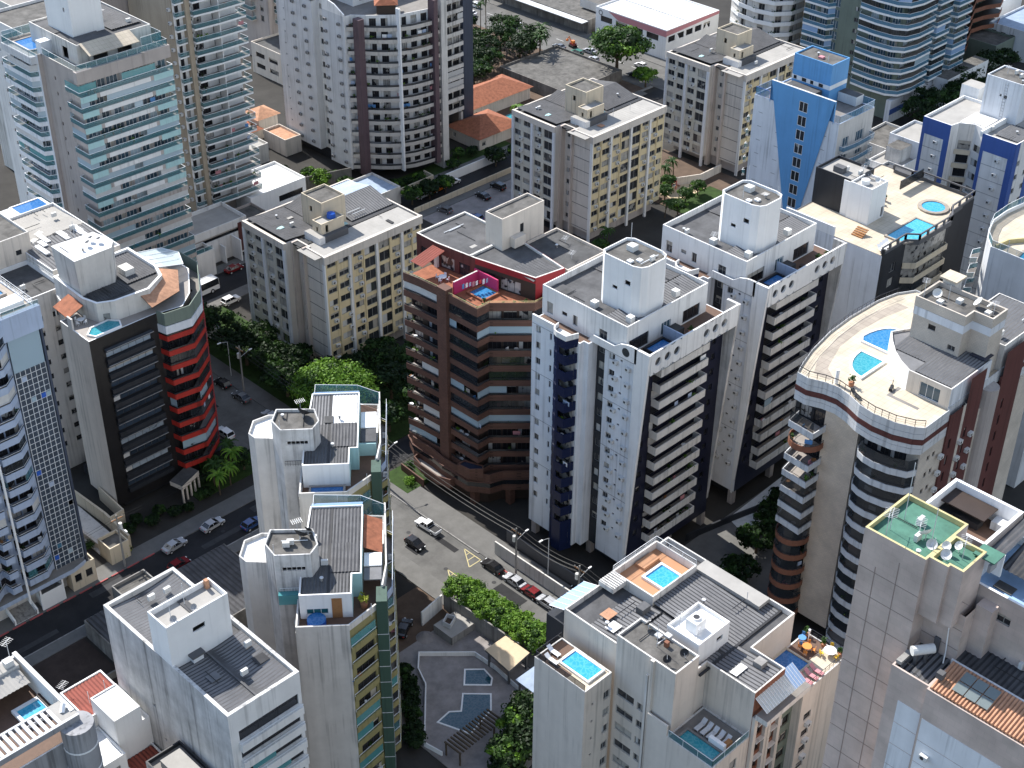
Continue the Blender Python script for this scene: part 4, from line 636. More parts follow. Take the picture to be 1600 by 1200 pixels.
# ================================================================ cream block with three pool terraces, lower centre
def pool_block():
    B = Bld('apartment_building', 'cream block with four rooftop pools and a grey corrugated roof', (93.6, 81.2)); p = 2.88; zt = 38
    zs = [35.2-p*k for k in range(12)]
    a = rect(93.6, 98.3, 81.2, 89.4); c1 = [(3.4, z-.9, 1.1, 1.35, 'n') for z in zs]+[(1.3, z-.2, .35, .4, 's') for z in zs]
    B.vol(a, 0, zt+.15, 'warm_cream', {0: c1}, 'deck_cream', .15, 'off_white', {3: 'panel_beige'})
    b_ = [(98.9, 72.4), (103.1, 72.4), (103.1, 81.3), (98.9, 81.3)]
    B.vol(b_, 0, 43.7, 'warm_cream', {3: [(.5, z-.9, 2.7, 1.3, 'n') for z in zs]+[(3.7, z-.9, .9, 1.2, 'n') for z in zs]}, 'concrete_roof', .35, 'off_white', {3: 'panel_beige'})
    B.wall.box(98.55, 98.897, 75.4, 75.9, 0, 43.7, 'warm_cream'); B.wall.box(98.6, 98.897, 76.1, 76.4, 0, 41, 'off_white')
    c = rect(98.2, 105, 65.6, 72.397); wr = []
    for u in (1.0, 3.4): wr += [(u, z-1.6, 1.3, 1.7, 's') for z in zs[1:]]
    B.vol(c, 0, 34.2, 'warm_cream', {3: [], 0: wr}, 'deck_grey', .15, 'off_white', {3: 'panel_beige'})
    B.wall.box(98.203, 98.45, 72.4, 75.4, 0, 35.8, 'panel_beige'); 
    B.fac((98.45, 75.4), (98.45, 72.4), 0, 34, 'panel_beige', [(.8, z-.9, 1.1, 1.3, 'n') for z in zs[1:]])
    d = [(105.003, 65.6), (110.7, 65.6), (110.7, 70.4), (119, 70.4), (119, 90.4), (99.7, 90.4), (99.7, 81.303), (103.103, 81.303), (103.103, 72.6), (105.003, 72.6)]
    wd = []
    for u in (.8, 3.6): wd += [(u, z-1.9, 1.5, 2.2, 'k') for z in zs]
    B.vol(d, 0, 41.3, 'warm_cream', {0: wd, 6: []}, 'mid_roof', .8, 'off_white', {0: 'brown_cladding'})
    for x in (105.1, 107.5, 108.0, 110.1): B.wall.box(x, x+.6, 65.15, 65.597, 0, 37.4, 'warm_cream')
    for z in zs: bx(B, 'window_hood', 105.85, 107.45, 65.05, 65.59, z+.35, z+.5, 'off_white'); bx(B, 'window_hood', 108.65, 110.05, 65.05, 65.59, z+.35, z+.5, 'off_white')
    B.wall.box(111.7, 113.99, 65.3, 65.597, 0, 37.4, 'moss_stone') if 0 else None
    e = [(113.4, 64.3), (122.2, 64.3), (122.2, 70.397), (110.703, 70.397), (110.703, 65.5), (113.4, 65.5)]; we = [(.9, z-1.7, 1.5, 1.3, 's') for z in zs[1:]]
    B.vol(e, 0, 36.2, 'warm_cream', {0: we, 4: [(.3, z-1.5, 2.0, 1.7, 'k') for z in zs]}, 'deck_cream', .1, 'off_white', {4: 'moss_stone'})
    for z in zs[1:]: B.ac((113.4, 64.3), (122, 64.3), 1.65, z-2.5)
    B.finish(); clutter(B, 100.2, 108, 82.5, 87, 41.1, 6, 21); clutter(B, 109, 118, 73, 83, 41.2, 7, 22); clutter(B, 99.4, 102.6, 73, 80.5, 43.36, 4, 25)
    def sh(x0, x1, y0, y1, za, zb, ax='x', m='fibre_pale'): q = MB(); q.corr(x0, x1, y0, y1, za, zb, m, ax, .52, .1, 'char_sheet'); B.part('roof_sheet', q)
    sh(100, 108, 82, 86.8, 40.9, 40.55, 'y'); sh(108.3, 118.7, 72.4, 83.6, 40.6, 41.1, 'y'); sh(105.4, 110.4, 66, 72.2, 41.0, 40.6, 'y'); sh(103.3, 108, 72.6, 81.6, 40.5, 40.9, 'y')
    bx(B, 'gutter', 103.2, 118.8, 72.05, 72.35, 40.5, 40.75, 'char'); bx(B, 'gutter', 100, 108.2, 81.65, 81.95, 40.5, 40.75, 'char')
    bx(B, 'roof_patch', 101, 102.6, 83.6, 85, 41.0, 41.05, 'bright_white'); bx(B, 'roof_patch', 105.8, 107.9, 68.9, 69.9, 41.0, 41.05, 'bright_white'); bx(B, 'vent_box', 105.8, 107.3, 83.2, 84.3, 40.8, 41.7, 'fibre'); bx(B, 'vent_box', 108.7, 109.9, 67.6, 68.8, 40.8, 41.6, 'concrete')
    bx(B, 'rear_slab', 116.6, 118.8, 74, 84, 41.0, 41.5, 'light_roof')
    B.block('machine_room', 104.2, 109.9, 73.4, 78.2, 40.4, 43.9, 'bright_white', 'white_roof', .5, {0: [(3.4, 42, 1.1, .7, 's')]})
    bx(B, 'ventilator', 105.6, 107.4, 75.0, 76.6, 43.4, 45.0, 'bright_white'); b = MB(); b.cyl(106.5, 75.8, 45.0, 45.25, .65, 'bright_white', 14, .5); b.cyl(106.5, 75.8, 45.25, 45.27, .4, 'fan_dark', 12); B.part('fan', b)
    mast(B, 105, 77, 43.4, 2.4, True); mast(B, 101, 77, 43.3, 3.6); mast(B, 104.6, 74, 43.4, 2.2, True); mast(B, 108.8, 76.9, 43.4, 1.2)
    dish(B, 101.9, 73.6, 43.35, .55, 200, 'char'); dish(B, 99.7, 74.4, 43.35, .5, 220, 'char'); dish(B, 102.5, 79.6, 43.35, .5, 90, 'char'); bx(B, 'chimney', 101.6, 102.1, 76.0, 76.5, 43.3, 44.1, 'brown_cladding')
    for x in (102.2, 103.0): bx(B, 'roof_hatch', x-.35, x+.35, 77.6-x+102, 78.4-x+102, 43.7, 43.9, 'pale_grey')
    # pool terraces
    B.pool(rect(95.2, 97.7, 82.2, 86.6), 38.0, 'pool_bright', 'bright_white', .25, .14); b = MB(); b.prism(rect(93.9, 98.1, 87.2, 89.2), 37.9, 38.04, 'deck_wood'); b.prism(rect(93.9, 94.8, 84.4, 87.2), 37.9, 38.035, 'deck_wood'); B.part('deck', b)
    B.rail([(98.2, 89.3), (93.7, 89.3), (93.7, 81.3)], 38.15, 1.0, 'smoke_glass', 'rail_dark', 1.6)
    B.pool(rect(111.0, 114.2, 84.3, 87.4), 41.0, 'pool_bright', 'bright_white', .3, .25); b = MB(); b.prism(rect(108.4, 116.4, 83.9, 90.2), 40.4, 40.98, 'warm_cream', 'deck_orange'); b.band(rect(108.2, 116.6, 83.7, 90.38), 40.45, 42.1, .2, 'off_white', True); B.part('terrace', b)
    B.rail([(108.3, 90.3), (116.5, 90.3), (116.5, 83.8)], 42.1, .8, None, 'rail_white', 2)
    bx(B, 'steps', 112, 115, 88.4, 89.9, 40.98, 41.4, 'deck_orange')
    bx(B, 'pergola_wall', 105.8, 108.19, 88.0, 90.39, 41.3, 42.0, 'off_white')
    q = MB()
    for i in range(6): q.box(105.9+i*.38, 106.05+i*.38, 88.1, 90.3, 42.02, 42.2, 'off_white')
    B.part('pergola', q)
    q = MB(); q.poly([(100.4, 90.6, 40.3), (100.4, 93.6, 39.3), (106.6, 93.6, 39.3), (106.6, 90.6, 40.3)][::-1], 'roof_blue')
    for i in range(7): x = 100.4+i*1.03; q.tube((x, 90.6, 40.33), (x, 93.6, 39.33), .05, 'rail_white', 4)
    B.part('glass_roof', q); bx(B, 'side_wing', 100, 107, 90.403, 93.6, 0, 38.2, 'dark_slate')
    q = MB(); q.poly([(105.2, 63.8, 39.2), (112.6, 63.8, 39.2), (112.6, 66.0, 40.6), (105.2, 66.0, 40.6)], 'roof_pale')
    for i in range(17): x = 105.2+i*.4625; q.tube((x, 63.8, 39.23), (x, 66, 40.63), .04, 'rail_white', 4)
    B.part('glass_roof', q); q = MB(); q.poly([(110.6, 63.85, 39.25), (112.6, 63.85, 39.25), (112.6, 66.0, 40.66), (110.6, 66.0, 40.66)], 'roof_blue'); B.part('glass_roof', q)
    bx(B, 'fascia', 105.0, 113.39, 63.5, 65.14, 37.4, 38.2, 'off_white', 'deck_grey')
    B.pool(rect(99.0, 100.6, 66.3, 71.2), 34.05, 'pool_teal', 'deck_grey', .25, .3); bx(B, 'spa_wall', 100.9, 101.4, 66.2, 68.4, 34, 35.2, 'bright_white'); bx(B, 'counter', 101.4, 102.6, 66.2, 66.8, 34, 34.9, 'wood')
    bx(B, 'terrace_shade', 103.2, 105, 66, 72.39, 34.05, 34.07, 'dark_brown') if 0 else None
    B.rail([(98.3, 72.2), (98.3, 65.7), (104.9, 65.7)], 34.2, 1.1, 'rail_teal', 'rail_white', 1.8)
    B.pool(rect(114.4, 117.8, 66.8, 70.1), 36.1, 'pool_blue', 'deck_cream', .3, .12); q = MB(); q.prism(rect(118.3, 122, 67.2, 70.2), 36.05, 36.14, 'deck_wood'); B.part('deck', q)
    B.rail([(113.5, 64.5), (122.1, 64.4), (122.1, 70.3)], 36.2, 1.0, None, 'rail_dark', .8)
pool_block()
# ================================================================ black tower with red balconies
def red_tower():
    B = Bld('apartment_tower', 'black tiled tower with bright red balcony bands round its bay', (95, 191.3)); p = 2.95; zs = [31.4-p*k for k in range(10)]
    body = [(95, 191.3), (107.6, 191.3), (108.6, 190.9), (112.2, 190.2), (115.6, 193), (120.2, 200), (120.2, 209), (99.2, 209), (98.3, 205.4), (99.2, 205), (97.6, 200.2), (95, 200.2)]
    wd = {2: [], 10: []}
    for e, L in ((1, 1.0), (2, 3.6), (3, 4.3), (4, 8.2)): wd[e] = [(i*(L-.2)/max(1, round(L/2.2))+.15, z-.4, (L-.2)/max(1, round(L/2.2))-.25, 2.2, 'd') for z in zs for i in range(max(1, round(L/2.2)))] if L > 1.5 else []
    wd[0] = [(2.6, z-.35, 8.6, 1.0, 'y') for z in zs]
    wd[7] = [(.6, z+.2, 1.2, 1.2, 's') for z in zs]; wd[9] = [(.7, z+.2, 1.3, 1.2, 's') for z in zs]+[(3.6, z+.1, .5, .9, 's') for z in zs]
    B.vol(body, 1.5, 35.4, 'warm_cream', wd, 'tile_floor', .05, 'bright_white', {0: 'black_tile', 1: 'black_tile', 2: 'black_tile', 3: 'black_tile', 4: 'black_tile', 5: 'grey_wall'})
    for z in zs:                                                    # sloping sun shades over the window strips
        b = MB(); P = [(97.4, 191.28, z+.72), (106.4, 191.28, z+.72), (106.4, 190.55, z+1.3), (97.4, 190.55, z+1.3)]; Q = [(x, y, zz+.75) if y > 191 else (x, y, zz+.12) for x, y, zz in P]
        b.poly(Q, 'sunshade'); b.poly(P[::-1], 'sunshade'); b.poly([P[0], P[3], Q[3], Q[0]][::-1], 'sunshade'); b.poly([P[1], P[2], Q[2], Q[1]], 'sunshade'); b.poly([P[3], P[2], Q[2], Q[3]][::-1], 'grey_wall'); B.part('sun_shade', b)
        bx(B, 'planter', 97.4, 106.4, 190.7, 191.28, z-1.25, z-.4, 'dark_slate')
    bp = [(107.62, 191.28), (108.0, 189.4), (112.7, 188.7), (117.0, 191.8), (122.2, 200), (122.2, 206)]
    b = MB(); b.prism(off(bp, .05)+[(120.2, 206), (120.2, 200), (115.6, 193), (112.2, 190.2), (108.7, 190.9)], -.35, -.1, 'red_paint', 'tile_floor'); b.band(bp, -.28, .66, .14, 'red_paint'); o = off(bp, .07)
    for i in range(len(o)-1): b.tube((*o[i], .98), (*o[i+1], .98), .03, 'rail_dark', 4); b.poly([(*o[i], .73), (*o[i+1], .73), (*o[i+1], .96), (*o[i], .96)], 'smoke_glass')
    B.floors('balcony', b, [z-.6 for z in zs]); glazing(B, bp, [z-.6 for z in zs], .74, 2.5, .9, ('smoke_glass', 'smoke_glass', 'screen_pale'), 1.5, .3, seed=8, cover=.5)
    life(B, bp, [z-.6 for z in zs], 34, 12)
    b = MB(); b.band(bp, 31.9, 33.4, .15, 'cool_white'); b.band(off(bp, .1), 33.5, 35.9, .15, 'moss_stone'); b.prism(off(bp, .3)+[(120, 206), (118, 196)], 33.4, 33.5, 'dark_brown', 'deck_grey'); B.part('crown_band', b)
    B.finish()
    bx(B, 'base', 97, 119, 192.5, 206, 0, 1.6, 'dark_slate'); B.wall = MB()
    # penthouse
    ph = [(98.6, 198.4), (99.4, 195.3), (102, 193.9), (108.3, 193.4), (112.4, 195.8), (113.6, 199.2), (113.6, 208), (99, 208)]
    b = MB(); B2 = B; B.win = []; B.acs = []; B.roofs = MB()
    B.vol(ph, 35.0, 39.0, 'off_white', {1: [(.8, 35.2, 1.1, 1.7, 'n')], 3: []}, 'dark_roof', .7, 'bright_white', th=.45); B.part('penthouse', B.wall); B.part('roof', B.roofs)
    for p_, a, k, w, h in B.win: link('window', win_mesh(k, w, h), B.root, (p_[0]-95, p_[1]-191.3, p_[2]), a)
    q = MB(); q.corr(107, 113, 198, 207.6, 38.5, 38.5, 'fibre', 'y', .5); q.corr(100.2, 106.8, 196, 199.8, 38.35, 38.5, 'fibre_dark' if 0 else 'dark_roof', 'y', .5); B.part('roof_sheet', q)
    bt = [(99.4, 199.9), (105.8, 199.9), (107.2, 201.6), (106.4, 206), (99.4, 206.4)]
    b = MB(); t2 = off(bt, -.35, True)
    for i in range(5): j = (i+1) % 5; b.poly([(*bt[i], 38.3), (*bt[j], 38.3), (*t2[j], 44.6), (*t2[i], 44.6)], 'off_white'); b.poly([(*t2[i], 44.6), (*t2[j], 44.6), (*t2[j], 45.2), (*t2[i], 45.2)], 'off_white')
    b.poly([(*p_, 45.2) for p_ in t2], 'white_roof'); B.part('stair_tower', b)
    for x, y in ((103.4, 202.4), (104.6, 203.4), (105.4, 202.2)): dish(B, x, y, 45.2, .45, 90, 'grey_wall')
    clutter(B, 100.5, 112.5, 195.5, 207, 38.5, 12, 71); clutter(B, 99.6, 105, 200, 205.6, 45.2, 4, 72); mast(B, 102.4, 204.6, 45.2, 4.2); bx(B, 'roof_house', 108, 109.8, 200, 202.4, 38.3, 39.7, 'off_white')
    b = MB(); I_ = [(106.6, 193.5), (112.4, 195.7), (113.8, 199.4)]; O_ = [(106.9, 190.9), (113.2, 192.3), (117.2, 198.6)]
    for i in range(2):
        for dz, mm in ((0, 'clay_pale'), (-.14, 'dark_brown')):
            T_ = [(*I_[i], 38.25+dz), (*O_[i], 37.0+dz), (*O_[i+1], 37.0+dz), (*I_[i+1], 38.25+dz)]; b.poly(T_[:3], mm); b.poly([T_[0], T_[2], T_[3]], mm)
    B.part('tiled_roof', b); b = MB(); b.poly([(95.2, 197.6, 36.9), (98.4, 197.8, 38.0), (98.6, 202.8, 38.0), (95.4, 202.6, 36.9)][::-1], 'clay'); b.poly([(95.2, 197.6, 36.78), (98.4, 197.8, 37.88), (98.6, 202.8, 37.88), (95.4, 202.6, 36.78)], 'dark_brown'); B.part('tiled_roof', b)
    for x, y in ((95.5, 198), (95.6, 202.2)): bx(B, 'post', x-.1, x+.1, y-.1, y+.1, 35.3, 36.9, 'off_white')
    q = MB(); S2 = [(114.2, 199.5), (118.6, 199), (120.4, 203), (119, 206.5), (114.2, 206.5)]; q.poly([(*x, 38.2 if x[0] < 115 else 37.3) for x in S2], 'roof_pale')
    for i in range(5): j = (i+1) % 5; q.tube((*S2[i], 38.25 if S2[i][0] < 115 else 37.35), (*S2[j], 38.25 if S2[j][0] < 115 else 37.35), .07, 'rail_white', 4)
    for i in range(1, 4): q.tube((114.2, 199.5+i*1.75, 38.25), (119.2, 199.4+i*1.75, 37.4), .05, 'rail_white', 4)
    B.part('glass_roof', q)
    B.pool([(96.6, 191.8), (101.2, 191.8), (101.8, 193.2), (100.6, 194.6), (97.4, 194.4), (96.0, 193)], 35.3, 'pool_teal', 'bright_white', .25, .2); bx(B, 'terrace_wall', 95.0, 95.3, 196.2, 197.6, 35.4, 37.4, 'off_white')
    b = MB(); b.prism([(104.6, 185.6), (109.3, 187.4), (108.6, 190.2), (103.9, 188.4)], 3.0, 3.9, 'warm_cream', 'dark_roof')
    for i in range(5): x, y = 104.7+i*1.1, 185.75+i*.42; b.box(x-.15, x+.15, y, y+.3, 0, 3.0, 'warm_cream')
    B.part('porch', b)
red_tower()
# ================================================================ blue curved tower at the left edge
def blue_tower():
    B = Bld('apartment_tower', 'pale blue tower with a glazed grid strip and zigzag balconies at the left edge', (60, 180.4)); p = 2.95; zs = [47.5-p*k for k in range(15)]
    body = [(50, 180.4), (82.2, 180.4), (82.2, 200), (50, 200)]
    B.vol(body, 2.6, 52.4, 'pale_blue', {0: [(u, z, 2.3, 2.2, 'd') for z in zs for u in (10.4, 12.9, 15.4, 17.9, 21.3, 23.8)]}, 'deck_tan', .2, 'cool_white', {1: 'slate_blue'})
    B.finish()
    b = MB(); b.box(76.9, 81.9, 180.05, 180.39, 5, 48.8, 'curtain_dark'); B.part('curtain_wall', b); rn = random.Random(3); gl = MB()
    for i in range(7): x = 77+i*.82; gl.box(x-.032, x+.032, 179.97, 180.045, 5, 43, 'rail_white')
    for k in range(38): z = 5+k; gl.box(76.9, 81.9, 179.99, 180.04, z-.03, z+.03, 'rail_white')
    B.part('grid_bars', gl); b = MB(); b.box(76.9, 81.9, 179.9, 180.045, 43, 48.8, 'screen_pale'); B.part('frosted_panel', b)
    for i in range(11): 
        c, r_ = rn.randrange(6), rn.randrange(2, 37); x = 77+c*.82; bx(B, 'open_pane', x+.05, x+.77, 179.9, 179.985, 5.1+r_, 5.9+r_, rn.choice(['screen_pale', 'pale_blue', 'rail_blue', 'tank_blue', 'screen_pale']))
    bx(B, 'corner_fin', 82.05, 82.4, 179.7, 180.4, 2.6, 50, 'slate_blue'); bx(B, 'crown_band', 76.2, 82.6, 179.5, 180.39, 48.8, 52.6, 'pale_blue')
    for pa in ([(60, 180.3), (62.4, 178.4), (66, 178.4), (68.4, 180.2)], [(71.4, 180.2), (71.6, 178.5), (74.8, 178.5), (76.8, 180.2)], [(68.4, 180.2), (68.7, 178.5), (70.2, 178.5)], [(50, 178.6), (57, 178.6), (60, 180.3)]):
        b = MB(); b.prism(off(pa, .04)+[(pa[-1][0], 180.36), (pa[0][0], 180.36)], -.3, 0, 'pale_blue', 'tile_floor'); b.band(pa, -.34, .85, .14, 'pale_blue'); o = off(pa, .07)
        for i in range(len(o)-1): b.tube((*o[i], 1.15), (*o[i+1], 1.15), .035, 'rail_white', 4); b.poly([(*o[i], .86), (*o[i+1], .86), (*o[i+1], 1.12), (*o[i], 1.12)], 'smoke_glass')
        B.floors('balcony', b, zs); life(B, pa, zs, 12, int(pa[0][0])); glazing(B, pa, zs, .9, 2.6, .5, ('smoke_glass', 'rail_teal', 'curtain'), 1.4, .2, seed=len(pa)*7+int(pa[0][0]), cover=.4)
    b = MB(); b.tube((70.9, 178.2, 3), (70.9, 178.2, 50), .2, 'bright_white', 8); B.part('pole', b)
    tp = [(60, 180.2), (62.4, 178.3), (66, 178.3), (68.4, 179.9), (71.4, 179.9), (74.8, 178.4), (76.8, 179.7), (82.5, 179.5)]
    b = MB(); b.band(tp, 50.2, 52.4, .2, 'pale_blue'); b.prism(off(tp, .2)+[(82.4, 181), (60, 181)], 50.0, 50.2, 'pale_blue', 'deck_tan'); B.part('terrace', b); B.rail(off(tp, .1), 52.4, 1.2, 'rail_teal', 'rail_white', 1.5)
    B.rail([(82.1, 180.6), (82.1, 199.5)], 52.4, 1.1, None, 'rail_white', 1.2)
    B.pool(arc(71, 183.6, 2.4, 0, 340, 14), 52.25, 'pool_blue', 'tile_floor', .3, .3); B.pool(rect(76.5, 80.5, 186, 188), 52.25, 'pool_deep', 'tile_floor', .3, .3); bx(B, 'counter', 77.5, 81.5, 182, 184.5, 52.25, 52.9, 'bright_white')
    bx(B, 'lobby', 52, 81, 181, 198, 0, 2.7, 'off_white')
    b = MB()
    for x in (62, 69, 75.5): b.poly([(x, 180.4, 6.2), (x, 175.5+2.7, .2), (x+1.6, 175.5+2.7, .2), (x+1.6, 180.4, 6.2)], 'white')
    B.part('buttress', b) if 0 else None
    b = MB(); b.prism([(66, 181), (81, 181), (81.6, 179), (79, 178.3), (66, 178.3)], 4.4, 5.2, 'pale_blue', 'deck_grey'); B.part('canopy', b)
blue_tower()
# ================================================================ white-roofed block behind the red and black tower
def left_block():
    B = Bld('apartment_building', 'block with patchy white corrugated roof behind the red balcony tower', (101, 212))
    B.vol(rect(101, 114.3, 212, 234.5), 0, 37.6, 'off_white', {0: [], 3: []}, 'light_roof', .5, 'bright_white'); B.vol(rect(90, 102.3, 221, 236), 0, 41.2, 'warm_cream', {0: grid([9.3], 1.1, 1.0, 5.6, 12, 2.9, 's')}, 'concrete_roof', .5, 'off_white'); B.vol(rect(92, 100.99, 208.6, 220.9), 0, 36.2, 'off_white', {0: grid([3, 6], 1.1, 1.1, 5, 10, 2.9, 's')}, 'dark_roof', .8, 'bright_white'); B.finish()
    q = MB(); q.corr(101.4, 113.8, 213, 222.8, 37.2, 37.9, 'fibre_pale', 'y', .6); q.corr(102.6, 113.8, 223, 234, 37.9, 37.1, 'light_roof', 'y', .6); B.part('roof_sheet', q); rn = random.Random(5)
    for i in range(12): x, y = 102.6+rn.random()*9, 213.6+rn.random()*8; bx(B, 'roof_patch', x, x+.9, y, y+2+rn.random()*2, 37.6+.35*(y-213)/10, 37.98+.06*(y-213)/10+.02, 'bright_white')
    clutter(B, 102, 113, 213, 233, 38, 14, 73); clutter(B, 92.5, 100, 209, 219, 35.5, 9, 74); bx(B, 'roof_panel', 93.5, 95.5, 212, 213, 35.5, 35.7, 'fibre_pale'); B.rail([(100.8, 209), (100.8, 220)], 36.2, .8, None, 'rail_white', 2); mast(B, 108, 217, 37.8, 4); mast(B, 96, 226, 40.8, 2.4); bx(B, 'vent_box', 97, 98.5, 228, 229.4, 40.7, 41.6, 'concrete')
    B.pool(rect(108, 113.5, 234.8, 238.5), 37, 'pool_pale' if 0 else 'pool_blue', 'bright_white'); bx(B, 'side_wing', 104, 114.3, 234.53, 239, 0, 37, 'cool_white')
left_block()
# ================================================================ yellow-green pair with octagonal roof houses
def octagon_tower(label, loc, variant):
    B = Bld('apartment_tower', label, (0, 0), R(-40.8), loc); p = 2.9; zs = [29.4-p*k for k in range(10)]
    body = [(0, 0), (6.8, 0), (10.2, 3.7), (10.9, 6.0), (11.2, 23), (1.4, 24), (1.4, 15), (-2.8, 15), (-2.8, 10.2), (.9, 8.6), (.9, 5.2), (0, 5.2)]
    fw_ = [(.8, z-.1, 3.5, 1.5, 'd') for z in zs]; sw = [(u, z-.3, 2.2, 2.0, 'd') for z in zs for u in (.6, 4.2, 8, 11.6, 14.4)]
    B.vol(body, 0, 32.3, 'off_white', {1: fw_, 2: [], 3: sw, 8: [(1.4, z+.3, 1.0, .9, 's') for z in zs], 9: [(1.2, z+.3, 1.0, .9, 'n') for z in zs]}, 'deck_wood', 0, 'bright_white', {1: 'olive', 2: 'dark_green', 3: 'olive'}, th=.3)
    B.wall.box(-.05, -.003, .05, 5.2, 0, 32.3, 'off_white'); B.finish(); B.wall = MB(); B.roofs = MB(); B.win = []
    for z in zs:
        B.acs = []
        for yy in (4.6, 6.4): link('air_conditioner', ac_mesh(), B.root, (0 if yy < 5 else .9, yy, z), -math.pi/2)
    # olive balcony bands: chamfer, then long right side
    for i, pa in enumerate(([(7.0, -.35), (10.1, 3.1)], [(11.3, 6.2), (12.4, 7.4), (12.5, 13.6), (11.3, 14.4)], [(11.3, 15.2), (12.3, 16), (12.3, 22), (11.3, 22.8)])):
        b = MB(); b.prism(off(pa, .04)+([(9.9, 3.6), (6.9, .1)] if i == 0 else [(11.15, pa[-1][1]), (11.1, pa[0][1])]), -.25, 0, 'olive', 'tile_floor'); b.band(pa, -.28, .75, .14, 'olive'); o = off(pa, .07)
        for k in range(len(o)-1): b.tube((*o[k], 1.1), (*o[k+1], 1.1), .045, 'rail_white', 4); b.tube((*o[k], .75), (*o[k], 1.1), .035, 'rail_white', 4)
        B.floors('balcony', b, [z-.6 for z in zs])
        life(B, pa, [z-.6 for z in zs], 9, 40+i+variant, .4); glazing(B, pa, [z-.6 for z in zs], .78, 2.4, .35, ('rail_teal', 'smoke_glass', 'screen_teal'), 1.3, .15, seed=3+i+variant, cover=.6)
    bx(B, 'green_pilaster', 10.2, 11.6, 3.2, 6.1, 0, 34.2, 'dark_green')
    for z in zs: bx(B, 'joint_line', 10.17, 11.63, 3.17, 6.13, z-1.0, z-.9, 'pale_grey')
    # front terrace parapet, deck, chamfer
    par = [(1.4, 24), (1.4, 15.2), (0, 9), (0, 0), (6.8, 0), (10.2, 3.7)]
    b = MB(); b.band(par[2:], 32.3, 33.3, .22, 'off_white'); b.band([(11.1, 5.9), (11.6, 10), (11.4, 23)], 32.3, 34.6, .22, 'off_white'); b.band([(11.6, 6.0), (12.3, 7.4), (12.4, 22)], 31.9, 33.0, .12, 'pale_blue'); B.part('parapet', b)
    B.rail([(12.3, 7.6), (12.35, 22)], 33.0, .9, 'rail_blue', 'rail_white', 2.5)
    if variant: B.pool(rect(1.6, 6.2, .7, 2.2), 32.3, 'pool_blue', 'tile_floor', .3, .25)
    else: b = MB(); b.cyl(2.6, 1.5, 32.3, 33.2, 1.22, 'tank_blue', 20, top='pool_blue'); B.part('round_pool', b)
    # penthouse
    ph = [(.5, 2.6), (7.2, 2.6), (7.2, 6.4), (8.4, 6.4), (8.4, 20.6), (1.2, 20.6), (.5, 8.5)]
    B.vol(ph, 32.3, 36.3, 'bright_white', {0: [(.8, 32.9, 2.8, 1.0, 't')] if not variant else []}, 'mid_roof', .3, 'bright_white', {1: 'aqua', 2: 'aqua', 3: 'aqua'}); B.part('penthouse', B.wall); B.part('roof', B.roofs)
    for p_, a, k, w, h in B.win: link('window', win_mesh(k, w, h), B.root, p_, a)
    if not variant: bx(B, 'door', 4.6, 5.9, 2.5, 2.597, 32.35, 35.6, 'wood')
    q = MB(); q.corr(.9, 4.1, 3.0, 12.6, 36.1, 36.1, 'fibre', 'y', .42, .08, 'dark_roof'); q.corr(4.35, 6.9, 3.0, 12.6, 36.1, 36.3, 'fibre', 'y', .42, .08, 'dark_roof'); mm = 'fibre_pale' if variant else 'fibre'
    q.corr(1.4, 4.1, 12.6, 20.2, 36.1, 36.1, mm, 'y', .42); q.corr(4.35, 8.1, 6.8, 12.6, 36.3, 36.3, 'fibre', 'y', .42); q.corr(4.35, 8.1, 12.6, 20.2, 36.1, 36.1, 'white_roof' if variant else 'fibre', 'y', .42); B.part('roof_sheet', q); bx(B, 'gutter', 4.1, 4.35, 3, 20.2, 36.0, 36.2, 'char')
    q = MB(); q.poly([(1.3, 20.3, 36.4), (8.3, 20.3, 36.4), (8.3, 22.6, 35.2), (1.3, 22.6, 35.2)], 'roof_blue'); B.part('glass_roof', q); B.rail([(1.5, 20.8), (1.5, 23.9), (8, 23.4), (11.3, 21.2)], 32.3, 3.4, 'rail_teal', 'rail_white', 2.5)
    if variant: bx(B, 'side_roof', 8.6, 10.9, 13.4, 17.4, 34.6, 34.8, 'bright_white'); bx(B, 'side_roof', 8.6, 10.9, 10.0, 13.2, 34.5, 34.7, 'mid_roof'); bx(B, 'terrace_wall', 8.41, 10.9, 9.7, 10.0, 32.3, 34.5, 'aqua')
    else:
        b = MB(); b.poly([(8.5, 12.4, 35.6), (11.0, 12.4, 34.5), (11.0, 19.4, 34.5), (8.5, 19.4, 35.6)], 'clay'); B.part('tiled_roof', b); bx(B, 'side_roof', 8.6, 10.9, 9.6, 12.2, 34.6, 34.8, 'bright_white'); bx(B, 'side_roof', 8.6, 10.9, 7.0, 9.4, 34.5, 34.65, 'fibre_pale')
        b = MB(); b.cyl(8.4, 5.6, 32.3, 33, .3, 'pot', 8); B.part('planter', b); plant('potted_palm', '', 8.6, 4.4, 32.3, 1.6, B, 'leaf_yellow')
    # octagonal roof house and stair tower
    oc = [(-2.5, 6.2), (2.1, 6.2), (3.0, 8.2), (2.2, 11.3), (-3.4, 11.5), (-3.9, 8.6)]
    B.block('octagon_house', 0, 0, 0, 0, 0, 40, 'dirty_white', 'concrete_roof', .45, {0: [(.9, 37.4, 2.9, .55, 's')], 1: []}, poly=oc)
    for k in range(5): bx(B, 'vent_bar', -1.7+.62*k, -1.62+.62*k, 6.1, 6.19, 37.35, 37.98, 'off_white')
    st = [(-7.6, 10.4), (-6.6, 9.2), (-3.91, 8.9), (-3.6, 11.6), (-2.81, 11.8), (-2.81, 14.9), (-5, 15), (-7.2, 13.6)]
    B.block('stair_tower', 0, 0, 0, 0, 0, 36.6, 'off_white', 'white_roof', .5, {}, poly=st)
    B.rail([(-2.2, 6.1), (.4, 6.1)], 33.6, .9, None, 'rail_dark' if variant else 'rail_white', .35)
